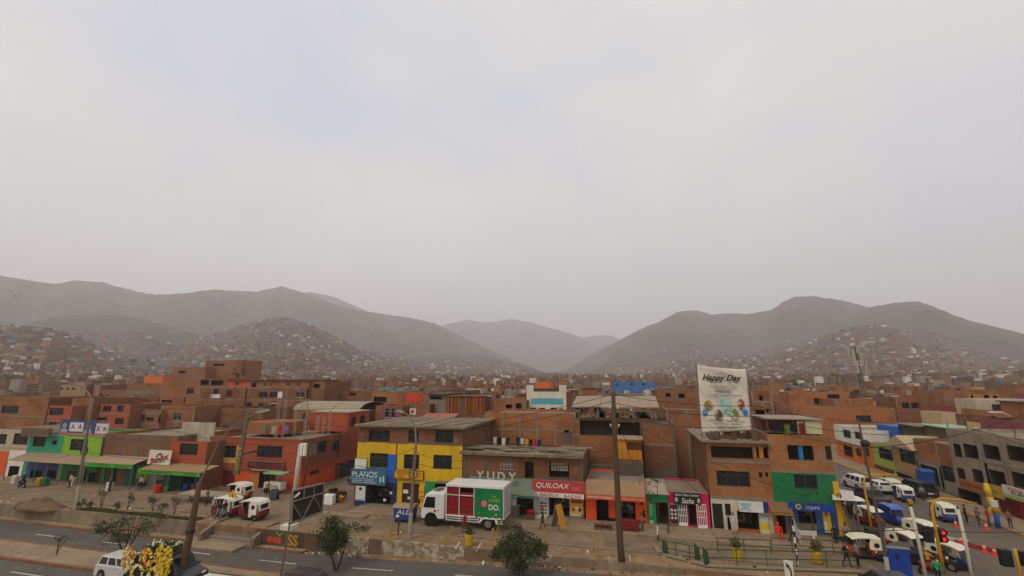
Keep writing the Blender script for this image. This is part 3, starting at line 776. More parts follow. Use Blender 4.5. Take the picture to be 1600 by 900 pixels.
def tank(x, y, z, label, hexc='1d1b1a', r=.55):
    root = empty('water_tank', (x, y, z), 0, label, 'water tank', 'rooftop water tanks')
    MB().lathe([(0, 0), (r * .92, 0), (r, .06), (r, .4), (r * 1.03, .42), (r, .44), (r, .8), (r * 1.03, .82), (r, .84), (r, 1.15), (r * .85, 1.32), (r * .35, 1.45), (0, 1.45)], n=16).build('tank_body', plain(hexc, .45), root, smooth=True)
    MB().cyl((0, 0, 1.44), r * .36, .1, 14).build('lid', plain(hexc, .4), root); return root
def garment_line(fr, x0, y0, x1, y1, cols, label, drop=.75, group='washing hung out on the roofs', d=0.0):
    a, z0 = fr.p(x0, y0); b, z1 = fr.p(x1, y1); rnd = random.Random(int(x0))
    n = len(cols); ln = empty('clothes_line', (fr.x + a, fr.y + d, 0), fr.rz, 'thin washing line stretched across ' + label, 'washing line', None)
    MB().tube([((b - a) * i / 8, 0, z0 + (z1 - z0) * i / 8 - .12 * math.sin(math.pi * i / 8)) for i in range(9)], .012, 4).build('cord', DARKF, ln)
    for i, c in enumerate(cols):
        t = (i + .5) / n; w = (b - a) / n * .86; x = (b - a) * t; z = z0 + (z1 - z0) * t - .12 * math.sin(math.pi * t); h = drop * rnd.uniform(.75, 1.15)
        mb = MB(); k = 6
        P = [[(w * (u / k - .5) * (1 - .12 * v), .05 * math.sin(u * 2.1 + v * 2), -h * v / 3) for u in range(k + 1)] for v in range(4)]
        for v in range(3):
            for u in range(k):
                if v > 0 and c[1] == 't' and u in (2, 3) and v == 2: continue
                mb.quad(P[v][u], P[v + 1][u], P[v + 1][u + 1], P[v][u + 1])
        o = mb.build('hanging_garment', plain(c[0], .9), loc=(fr.x + a + x, fr.y + d, z)); o.rotation_euler.z = fr.rz
        so = o.modifiers.new('cloth', 'SOLIDIFY'); so.thickness = .02
        tag(o, c[2], 'clothing', group)
# ------------------------------------------------------------ the row of shops right of the cross street (facades on Y = 0)
FR = Fr('S', 0, 0); ROOFC = paint('85765f', .95, .6, .2)
Y_YEL = paint('d8ab16', .7, .35, .12); Y_BLUE = paint('1763bd', .7, .3); Y_NAVY = paint('1d2a4a', .7, .3); GREENP = paint('1f8f4e', .7, .35); ORANGE = paint('ea5410', .65, .3)
MAG = paint('c4164a', .65, .25); TXTW = plain('ddd8cc', .5); TXTR = plain('a01d22', .5); TXTK = plain('1a1714', .5)
def yellow_building():
    r, f, W, H = house('three storey yellow building with a brick top floor and a blue painted bay', FR, 556, 722, 668, 11, BRICK2, ym=735,
        opens=[(576, 672, 609, 690, 'w'), (638, 672, 654, 691, 'w'), (680, 673, 708, 692, 'w'), (578, 708, 606, 731, 'w'), (631, 710, 655, 733, 'w'), (677, 711, 706, 733, 'w'),
               (576, 757, 611, 788, 's'), (628, 755, 655, 792, 'd:3a2018'), (679, 756, 712, 790, 'o')],
        zones=[(554, 693, 724, 752, Y_YEL), (604, 710, 620, 753, Y_BLUE), (554, 731, 620, 753, Y_BLUE), (554, 753, 620, 800, Y_NAVY), (620, 752, 663, 800, Y_YEL), (663, 752, 680, 800, GREENP), (680, 752, 724, 800, CONC)],
        name='yellow_building', cat='building', bands=(692,), slab=BRICKD, cm=CONCD)
    # rough roof slab with a broken edge
    mb = MB(); n = 18
    for i in range(n):
        a, b = -.35 + (W + .7) * i / n, -.35 + (W + .7) * (i + 1) / n; e = lump((i, 0, 0), .9, .2); mb.box(a, -.45 + e, H + .002, b, 11.3, H + .2 + .04 * math.sin(i * 2.3))
    mb.build('roof_slab', ROOFC, r)
    MB().box(f.rect(618, 700, 619, 760)[0], -.06, 2.4, f.rect(618, 700, 619, 760)[0] + .09, -.005, H - 1.6).build('drain_pipe', plain('5a4a2a'), r)
    sign('yellow signboard with red lettering over the brown door of the yellow building', FR, (618, 735, 662, 748), paint('d9a512', .6, .2), [('RESTAURANTE', .08, .2, .94, .5, TXTR), ('MENU  -  CEVICHES', .1, .6, .9, .85, plain('8a5a1a'))], frame_m=plain('6b4a14'))
    # notices, posters and papers
    sign('white panel with a blue logo fixed on the corner of the yellow building', FR, (556, 716, 574, 732), plain('d0d0c4'), [], name='notice_panel')
    sg, w, h = sign('blue signboard reading PLANOS in white letters', FR, (555, 732, 608, 754), paint('2a6f90', .6, .2, .2), [('PLANOS', .04, .12, .76, .52, TXTW), ('DISEÑO DE PLANOS DE CASAS', .04, .6, .66, .68, TXTW), ('LICENCIAS - TRAMITES', .04, .74, .66, .81, TXTW), ('EDIFICACIONES - INDEPENDIZACION', .04, .86, .74, .93, TXTW)], y=-.75, frame_m=STEEL)
    mb = MB()
    for i, (x, hh, c) in enumerate(((.84, .35, 0), (.885, .5, 1), (.93, .42, 0))): mb.box(w * x, -.02, h * .2, w * (x + .035), -.002, h * (.2 + hh), c)
    mb.build('house_drawing', [plain('cfd8d0'), plain('5a8a4a')], sg)
    sg, w, h = sign('tall white and blue panel standing under the PLANOS sign', FR, (561, 757, 576, 790), plain('c6c6bc'), [('PLANOS', .1, .62, .9, .7, plain('1f5a9a'))], y=-.7, name='panel_stand')
    MB().box(0, -.02, .02, w, -.003, h * .32).build('blue_base', plain('1c2f57'), sg); MB().ball((w * .5, -.01, h * .87), .16, .02, .16, 10, 6).build('emblem', TXTK, sg)
    sg, w, h = sign('yellow menu board with round red food pictures beside the brown door', FR, (655, 760, 663, 792), paint('e0a818', .6, .2), [], y=-.12, name='menu_board')
    for i in range(3):
        for j in range(2): MB().cyl((w * (.28 + .42 * j), -.012, h * (.3 + .22 * i)), w * .17, .02, 12, 0, 'y').build('food_picture', plain(('b5301f', 'c9601f')[(i + j) % 2]), sg)
    for (a, b, c, d, lab) in ((630, 765, 638, 771, 'larger white paper stuck on the brown door'), (637, 776, 641, 780, 'small white paper low on the brown door'), (599, 779, 603, 783, 'white notice inside the dark blue doorway'), (609, 768, 613, 772, 'white notice on the navy blue pillar')):
        sign(lab, FR, (a, b, c, d), plain('dad6c8'), [], y=-.03 if a > 605 else -.03, th=.012, name='paper_notice', cat='notice')
    garment_line(Fr('S', 0, .9), 594, 671, 599, 671, [('c9566a', 'p', 'pink cloth hanging in the top left window of the yellow building')], 'the top left window opening', 1.0)
    return H
H_YEL = yellow_building()

def yudy_building():
    # low brick upper storey over two shops, wide rough concrete roof
    r, f, W, H = house('low brick building with the white letters YUDY above its shops', FR, 723, 911, 712, 9, BRICK2, ym=745,
        opens=[(820, 722, 834, 747, 'o'), (858, 722, 889, 746, 'o'), (752, 775, 832, 812, 's'), (858, 774, 890, 806, 's')],
        zones=[(720, 768, 836, 830, paint('4f5348', .8, .4)), (834, 772, 914, 806, WHITE), (834, 804, 914, 830, CONC)], name='shop_building', cat='building', bands=(747,), ncol=5, slab=BRICKD, cm=CONCD)
    mb = MB(); n = 26; rnd = random.Random(8)
    for i in range(n):
        a, b = -.2 + (W + .3) * i / n, -.2 + (W + .3) * (i + 1) / n; mb.box(a, -.7 + rnd.uniform(0, .3), H + .002, b, 4.6, H + .22 + rnd.uniform(0, .06))
    for i in range(16): x = rnd.uniform(0, W - 2); y = rnd.uniform(-.4, 3.5); z = H + .28 + .06 * i / 4; mb.box(x, y, z, x + rnd.uniform(1, 3.2), y + rnd.uniform(.3, .9), z + .07)
    mb.build('roof_slab', ROOFC, r)
    mb = MB(); a, b, c, d = f.rect(782, 722, 803, 734)                     # pierced block screen
    for i in range(4):
        for j in range(3): x, z = a + (b - a) * i / 4, c + (d - c) * j / 3; w, h = (b - a) / 4, (d - c) / 3; mb.box(x, -.1, z, x + w, -.04, z + h * .22); mb.box(x, -.1, z + h * .22, x + w * .22, -.04, z + h)
    mb.build('block_screen', CONCL, r)
    mb = MB(); a, b, c, d = f.rect(860, 723, 887, 737)
    for i in range(6):
        for j in range(3): mb.box(a + (b - a) * i / 6 + .02, .3, c + (d - c) * j / 3 + .02, a + (b - a) * (i + 1) / 6 - .03, .4, c + (d - c) * (j + 1) / 3 - .02)
    mb.build('block_screen', CONCL, r)
    # the four letters stand on the awning
    a, b, c, d = FR.rect(749, 733, 812, 748)
    lt = empty('letter_sign', (a, -1.0, c), 0, 'four large white letters Y U D Y standing along the awning top', 'sign'); w = b - a
    for i, ch in enumerate('YUDY'): text(lt, ch, w * (.01 + .26 * i), w * (.01 + .26 * i) + w * .18, 0, (d - c) * .92, 0, plain('bcb4a4', .6), 0, 'letter', .05, bold=.02)
    MB().box(0, .02, -.06, w, .07, 0).build('rail', STEEL, lt)
    awning('grey green sheet awning with a teal fascia below the YUDY letters', FR, 726, 834, 746, 769, 1.5, corrugated('63705f', .25), 772.5, paint('1f6b5c', .6, .2), [('TIENDA', .35, .52, .3, .75, TXTW), ('ELINA', .6, .78, .3, .75, TXTW)])
    sg, w, h = sign('red signboard reading QUILOAX over the bookshop', FR, (835, 749, 914, 766), paint('b93c38', .6, .25, .12), [('QUILOAX', .07, .18, .72, .72, TXTW, .25, 'lettering', .012), ('SAC', .78, .45, .94, .72, plain('c98a80'))], y=-.9, frame_m=paint('b5645a', .7))
    sign('white strip reading LIBRERIA BAZAR under the QUILOAX sign', FR, (835, 767, 914, 774), WHITE, [('LIBRERIA', .08, .15, .52, .88, TXTR), ('BAZAR', .62, .15, .95, .88, TXTR)], y=-.95)
    # bookshop front
    sg, w, h = sign('yellow and red poster panel on the right of the bookshop door', FR, (891, 776, 911, 803), paint('cfa52a', .6, .2), [('BAZAR', .15, .1, .85, .2, TXTR)], y=-.06, name='poster_panel')
    MB().box(w * .08, -.015, h * .62, w * .92, -.002, h * .8).build('poster', plain('b3261e'), sg)
    mb = MB()
    for i in range(3): mb.cyl((w * (.25 + .25 * i), -.012, h * (.25 + .08 * (i % 2))), w * .13, .01, 10, i % 3, 'y')
    mb.build('picture', [plain('b5301f'), plain('d9d2c4'), plain('3a3f6a')], sg)
    a, b, c, d = FR.rect(843, 777, 857, 803)
    cs = empty('display_case', (a, -.32, .13), 0, 'white display case left of the bookshop door', 'display case'); w, h = b - a, d - .13
    mb = MB()
    for k in range(5): mb.box(0, 0, c - .13 + (d - c) * k / 5, w, .3, c - .13 + (d - c) * k / 5 + .04)
    mb.box(0, .27, 0, w, .31, h); mb.box(-.03, 0, 0, 0, .31, h); mb.box(w, 0, 0, w + .03, .31, h); mb.build('case', WHITEC, cs)
    for k in range(4): MB().box(w * .15, .05, c - .09 + (d - c) * k / 5, w * .45, .2, c + .18 + (d - c) * k / 5 - .13).build('goods_box', plain('4a4a52'), cs); MB().box(w * .55, .05, c - .09 + (d - c) * k / 5, w * .8, .2, c + .12 + (d - c) * k / 5 - .13).build('goods_box', plain('9a7a4a'), cs)
    a, b, c, d = FR.rect(838, 802, 857, 813)
    o = MB(); o.box(0, 0, 0, b - a, .5, d - .13 - .05); o.box(-.03, -.03, d - .18, b - a + .03, .53, d - .13); tag(o.build('crate', paint('c9bf9a', .8), loc=(a, -1.0, .13), bevel=.015), 'cream crate on the pavement in front of the white display case', 'crate')
    # counter in the awning shop
    a, b, c, d = FR.rect(788, 788, 814, 812)
    ct = empty('shop_counter', (a, -1.1, .13), 0, 'grey counter with a till standing under the teal fascia', 'counter')
    MB().box(0, 0, 0, b - a, .55, .95).build('cabinet', CONC, ct, bevel=.02); MB().box(-.05, -.05, .952, b - a + .05, .6, 1.0).build('counter_top', CONCL, ct); MB().box((b - a) * .5, .1, 1.002, (b - a) * .85, .45, 1.75).build('till', WHITEC, ct, bevel=.04)
    a, b, c, d = FR.rect(828, 806, 838, 812); o = MB(); o.lathe([(.28, 0), (.4, .28), (.42, .3), (.36, .29), (.25, .03), (0, .03)], n=16); tag(o.build('plastic_basin', plain('b3201a', .5), loc=((a + b) / 2, -1.2, .55), smooth=True), 'red plastic basin beside the bookshop crate', 'basin')
    o = MB(); o.box(-.35, -.35, 0, .35, .35, .42); tag(o.build('wooden_stool', WOOD, loc=((a + b) / 2, -1.2, .13), bevel=.02), 'squat wooden stand carrying the red basin', 'stand')
yudy_building()
def aframe(label, px, py, h, w, mat, face=None, rz=0, txt=(), m2=None):
    x, y = gp(px, py, .13)
    r = empty('folding_sign', (x, y, .13), rz, label, 'sign')
    for s, nm in ((-1, 'board'), (1, 'board')):
        mb = MB(); k = h * .28
        mb.prism([(-w / 2, 0), (w / 2, 0), (w / 2, h), (-w / 2, h)], 'y', -.02, .02)
        o = mb.build(nm, mat if s < 0 else (m2 or mat), r, (0, s * k, 0)); o.rotation_euler.x = -s * math.atan2(k, h) * -1
        if s < 0:
            for t in txt: text(o, t[0], -w * .4, w * .4, h * t[1], h * t[2], -.026, t[3])
    return r
aframe('yellow and red folding board standing open in front of the bookshop', 873, 824, 1.9, .85, paint('c98a2a', .6, .2), rz=R(62), m2=paint('8a8478', .6))
aframe('white folding board standing open beside the blue shop', 1243, 846, 1.5, .8, paint('b9b4aa', .6, .2), rz=R(60), m2=paint('6b6258', .6))

def orange_shop():
    r, f, W, H = house('single storey orange shop with dark doorways under a brown sheet awning', FR, 915.5, 1011, 756, 7, ORANGE, ym=800,
        opens=[(932, 781, 951, 815, 'o'), (961, 782, 993, 815, 's')], zones=[(951, 811, 1008, 817, TXTK)], name='orange_shop', cat='shop', parapet=.2, inner=paint('1d1714', .9))
    awning('brown sheet awning with an orange lettered fascia', FR, 915, 1008, 751, 772, 1.3, corrugated('8d6a48', .3), 779, paint('cf5a22', .6, .2), [('CARPINTERIA Y MUEBLERIA', .02, .46, .3, .72, TXTW), ('PUERTAS - VENTANAS - VENTA', .6, .98, .34, .68, plain('e0b090'))])
    mb = MB(); a, b, c, d = f.rect(999, 796, 1009, 811); w, h = b - a, d - c                    # painted dark figure emblem
    for (x, z, rr) in ((.75, .8, .22), (.62, .5, .3), (.3, .25, .25), (.85, .3, .18)): mb.cyl((a + w * x, -.004, c + h * z), w * rr, -.008, 9, 0, 'y')
    mb.build('wall_emblem', TXTK, r)
    mb = MB(); a, b, c, d = f.rect(1001, 784, 1006, 790); mb.cyl((a + .1, -.004, (c + d) / 2), .14, -.008, 9, 0, 'y'); mb.build('wall_emblem', TXTK, r)
orange_shop()
def bench(label, px, py, w, mat):
    x, y = gp(px, py, .13); r = empty('bench', (x, y, .13), 0, label, 'bench')
    MB().box(-w / 2, -.2, .4, w / 2, .2, .46).build('seat', mat, r, bevel=.01)
    MB().box(-w / 2 + .05, .14, .1, w / 2 - .05, .17, .4).build('backboard', mat, r)
    for s in (-1, 1):
        for q in (-1, 1): MB().box(s * (w / 2 - .08) - .035, q * .15 - .035, 0, s * (w / 2 - .08) + .035, q * .15 + .035, .4).build('leg', mat, r)
bench('low dark wooden bench in front of the orange shop', 943, 828, 1.6, WOOD)
def table():
    x, y = gp(981, 828, .13); r = empty('market_table', (x, y, .13), 0, 'table hung with a dark red cloth outside the orange shop', 'table')
    MB().box(-.95, -.35, .72, .95, .35, .77).build('table_top', WOOD, r)
    mb = MB(); n = 12
    for i in range(n): mb.quad((-.97 + 1.94 * i / n, -.37 - .03 * (i % 2), .1), (-.97 + 1.94 * (i + 1) / n, -.37 - .03 * ((i + 1) % 2), .1), (-.97 + 1.94 * (i + 1) / n, -.37, .78), (-.97 + 1.94 * i / n, -.37, .78))
    mb.box(-.98, -.375, .772, .98, .37, .785); mb.build('cloth', plain('6e1a1a', .9), r)
    for s in (-1, 1):
        for q in (-1, 1): MB().box(s * .88 - .03, q * .3 - .03, 0, s * .88 + .03, q * .3 + .03, .72).build('leg', WOOD, r)
table()
def green_magenta():
    r, f, W, H = house('narrow green shopfront with a dark doorway and white painted letters', FR, 1012, 1045, 771, 6, GREENP, ym=800, opens=[(1025, 785, 1045, 818, 'o')], zones=[(1010, 818, 1047, 835, CONC)], name='green_shop', cat='shop', parapet=0, inner=paint('3a1a14', .9))
    text(r, 'C\nO\nP', *f.rect(1015, 788, 1019, 806), -.01, TXTW); MB().box(-.15, -.5, H + .004, W + .1, 6, H + .1).build('roof_slab', CONCL, r)
    sign('small white notice low on the green shopfront', FR, (1015, 813, 1021, 820), plain('c9c2ac'), [('8', .3, .2, .7, .8, plain('7a4a2a'))], y=-.03, th=.015, name='paper_notice', cat='notice')
    r, f, W, H = house('magenta painted salon with white window bars', FR, 1045.6, 1109, 770, 6, MAG, ym=800, opens=[(1060, 786, 1073, 818, 'o'), (1076, 786, 1088, 821, 'o')], name='magenta_salon', cat='shop', parapet=.15)
    def bars(x0, y0, x1, y1, nm, yy, rz=0, lab=None):
        a, b, c, d = f.rect(x0, y0, x1, y1); w, h = b - a, d - c; mb = MB()
        for i in range(6): mb.box(w * i / 5 - .02, -.02, h * .12, w * i / 5 + .02, .02, h)
        for z in (.12, .45, .7, .985): mb.box(-.02, -.025, h * z - .02, w + .02, .025, h * z + .02)
        mb.box(0, -.03, 0, w, .03, h * .13)
        o = mb.build(nm, WHITEC, r, (a, yy, c)); o.rotation_euler.z = rz
    bars(1060, 786, 1073, 821, 'window_bars', -.05); bars(1089, 787, 1104, 824, 'door_gate', -.3, R(12))
    a, b, c, d = f.rect(1076, 822, 1088, 826); MB().box(a - .1, -.35, .02, b + .1, -.01, c + .05).build('doorstep', CONCL, r)
    sg, w, h = sign('black signboard with white lettering over the magenta salon', FR, (1052, 769, 1094, 787), plain('1c1d19'), [('Salon Mary Center', .06, .08, .95, .34, TXTW, .2), ('Sasha', .28, .45, .74, .9, TXTW, .4)], y=-.3)
    mb = MB(); mb.ball((w * .1, -.01, h * .38), w * .06, .02, h * .22, 10, 6); mb.ball((w * .92, -.01, h * .38), w * .06, .02, h * .22, 10, 6); mb.build('portrait', plain('a8a294'), sg)
    sg, w, h = sign('dark maroon poster of white faces on the magenta wall', FR, (1046.5, 788, 1059, 818), plain('4a1824'), [], y=-.06, frame_m=plain('9a8a80'), name='poster_panel')
    mb = MB()
    for i in range(2):
        for j in range(3): mb.ball((w * (.28 + .44 * i), -.005, h * (.3 + .2 * j)), w * .17, .012, h * .07, 9, 5)
    mb.build('portrait', plain('c4bcb4'), sg)
green_magenta()

def happy_building():
    CREAM = paint('c4b89e', .7, .3)
    r, f, W, H = house('three storey bare brick building with a white shop at street level', FR, 1107.5, 1206, 692, 10, BRICK3, ym=750,
        opens=[(1111, 698, 1176, 716, 'o'), (1182, 697, 1204, 716, 'o'), (1120, 736, 1172, 760, 'w'), (1186, 738, 1191, 746, 'o'), (1196, 738, 1200, 745, 'o'),
               (1114, 787, 1130, 826, 'd:1b1917'), (1133, 787, 1142, 806, 'w'), (1137, 808, 1142, 830, 'o'), (1153, 799, 1186, 834, 's')],
        zones=[(1100, 779, 1208, 850, CREAM)], name='brick_building', cat='building', bands=(722, 779), slab=BRICKD, cm=CONC)
    a, b, c, d = f.rect(1187, 697, 1194, 716); MB().box(a, .25, c, b, .35, d).build('curtain', plain('c98a1f'), r)
    mb = MB(); n = 14
    for i in range(n): a, b = -.4 + (W + .5) * i / n, -.4 + (W + .5) * (i + 1) / n; mb.box(a, -.35 - .1 * (i % 2), H + .002, b, 10, H + .18 + .05 * math.sin(i * 1.7))
    mb.build('roof_slab', CONC, r)
    rnd = random.Random(21); mb = MB()                                # builder's odds and ends under the banner
    for i in range(60):
        x, y, s = rnd.uniform(.2, W - .5), rnd.uniform(.1, 3), rnd.uniform(.1, .5); z = H + .23; mb.box(x, y, z, x + s, y + s * rnd.uniform(.3, 1), z + rnd.uniform(.08, .7), rnd.randint(0, 3))
    tag(mb.build('debris', [CONC, WOOD, RUST, CONCD], loc=(f.x, f.y, 0)), 'heaped boards and rubble on the roof below the large banner', kind='stuff')
    sg, w, h = sign('white shop sign with blue lettering and an orange end', FR, (1153, 782, 1190, 798), plain('cfcfca'), [('FARMACIAS', .06, .14, .5, .4, plain('2f7fae')), ('PERU', .14, .46, .42, .62, plain('2f7fae')), ('BOTICA', .06, .7, .5, .84, plain('5a6a70'))], y=-.5)
    sg, w, h = sign('orange and dark blue shop sign next to the white shop sign', FR, (1190.3, 782, 1206, 799), paint('c9501f', .6, .2), [], y=-.48)
    mb = MB(); mb.prism([(0, .02), (w * .35, .02), (w * .55, h * .5), (w * .45, h - .02), (0, h - .02)], 'y', -.02, -.003); mb.build('blue_panel', plain('1c2f6a'), sg)
    sg, w, h = sign('tall white and yellow offer banner beside the white shop opening', FR, (1187, 801, 1200, 829), plain('b8bdb2'), [('OFERTAS', .1, .1, .9, .2, plain('5a6a6a')), ('3x2', .2, .62, .8, .85, plain('4f8a3a'))], y=-.15, name='banner_stand', th=.03)
    MB().box(.01, -.02, .02, w - .01, -.002, h * .5).build('yellow_panel', plain('cdb526'), sg)
    a, b, c, d = f.rect(1187, 830, 1202, 837); MB().box(a, -.5, .02, b, -.005, max(.3, d)).build('shop_step', CREAM, r, bevel=.03)
    a, b, c, d = f.rect(1155, 828, 1186, 834); MB().box(a, -.3, .02, b, -.005, .3).build('door_ledge', paint('a5562a', .7), r)
    return W, H, f
HW, HH, HF = happy_building()
def seguro_building():
    r, f, W, H = house('brick topped corner building with a green painted middle floor', FR, 1206.4, 1306, 680, 10, BRICK3, ym=750,
        opens=[(1231, 696, 1271, 719, 'o'), (1290, 697, 1303, 718, 'w'), (1241, 742, 1277, 764, 'w'), (1211, 803, 1228, 838, 'o'), (1248, 797, 1275, 818, 's')],
        zones=[(1200, 738, 1310, 786, paint('14703f', .75, .4)), (1200, 786, 1232, 850, BRICK2), (1232, 786, 1310, 850, paint('234f86', .7, .3)), (1246, 818, 1277, 828, paint('6f6a50', .8)), (1246, 828, 1277, 850, WHITE), (1277, 836, 1310, 850, paint('8a6a24', .8))],
        name='corner_building', cat='building', bands=(738,), slab=BRICK2)
    a, b, c, d = f.rect(1249, 697, 1256, 719); MB().box(a, .15, c, b, .3, d).build('blue_panel', plain('1f6fa8'), r)
    a, b, c, d = f.rect(1258, 744, 1265, 763); MB().box(a, .19, c, b, .24, d).build('curtain', plain('9a7a1f'), r)
    # corner pillar in yellow
    a = f.rect(1297, 760, 1311, 770); MB().box(W - .3, -.12, 0, W + .12, .6, f.p(1300, 752)[1]).build('corner_pillar', paint('c99a1c', .6, .2), r, bevel=.02)
    sg, w, h = sign('blue shop sign reading Seguro with a yellow round emblem', FR, (1228, 784, 1299, 796), paint('173f96', .55, .15), [('Seguro', .36, .2, .68, .85, plain('b8c4d8'))], y=-.6)
    MB().cyl((w * .22, -.003, h * .52), h * .36, -.015, 16, 0, 'y').build('emblem', plain('b9a83a'), sg); MB().cyl((w * .22, -.02, h * .52), h * .18, -.006, 12, 0, 'y').build('emblem', plain('2a4a2a'), sg)
    awning('short tan awning over the dark doorway beside the blue shop', FR, 1206, 1240, 785, 800, 1.1, corrugated('7a5a30', .3), 804, paint('9a6a2a', .7, .3))
    # cut-out yellow advert and window goods
    sg, w, h = sign('yellow cut out advert of a person on the blue pillar', FR, (1286, 797, 1298, 832), plain('caa01f'), [], y=-.1, name='advert_panel')
    MB().ball((w * .5, -.01, h * .84), w * .24, .02, h * .1, 10, 6).build('portrait', plain('8a5a3a'), sg); MB().box(w * .1, -.02, .05, w * .4, -.003, h * .5).build('leg_print', plain('c9c4b8'), sg)
    sg, w, h = sign('small yellow sun sticker on the blue wall by the tan awning', FR, (1237, 808, 1242, 814), plain('d0951f'), [], y=-.03, th=.02, name='sticker')
    # roof storey: cream panels, washing
    rr = empty('roof_shed', (f.rect(1203, 665, 1264, 670)[0] + f.x, 1.2, H), 0, 'dim roof shed with cream panels on top of the corner building', 'shed')
    a, b, c, d = Fr('S', f.x, 1.2).rect(1205, 656, 1294, 679); w = b - a; h = d - H
    MB().box(0, 1.5, 0, w, 4.5, h).build('shed_wall', BRICK2, rr); MB().box(-.2, -.2, h + .004, w + .2, 4.7, h + .1).build('roof_sheet', corrugated('8a7d6a', .3), rr)
    MB().box(w * .70, 0, 0, w * .985, .06, h - .05).build('cream_panel', paint('bdb68a', .7, .2), rr); MB().box(w * .56, 0, 0, w * .685, .06, h - .1).build('cream_panel', paint('b3a880', .7, .2), rr)
    for x in (.03, .5, .69): MB().box(w * x - .05, -.02, 0, w * x + .05, .08, h).build('post', WOOD, rr)
    garment_line(Fr('S', 0, .9), 1201, 661, 1258, 661, [('16161a', 't', 'black shirt on the corner roof, nearest the large banner'), ('1d2230', 't', 'navy trousers on the corner roof line'), ('5a7a34', 'p', 'olive green towel on the corner roof line'), ('1b1b20', 't', 'black jacket beside the red cloth on the corner roof'), ('8a1f24', 'p', 'red cloth at the end of the corner roof line')], 'the corner building roof', .9)
    return H
H_SEG = seguro_building()

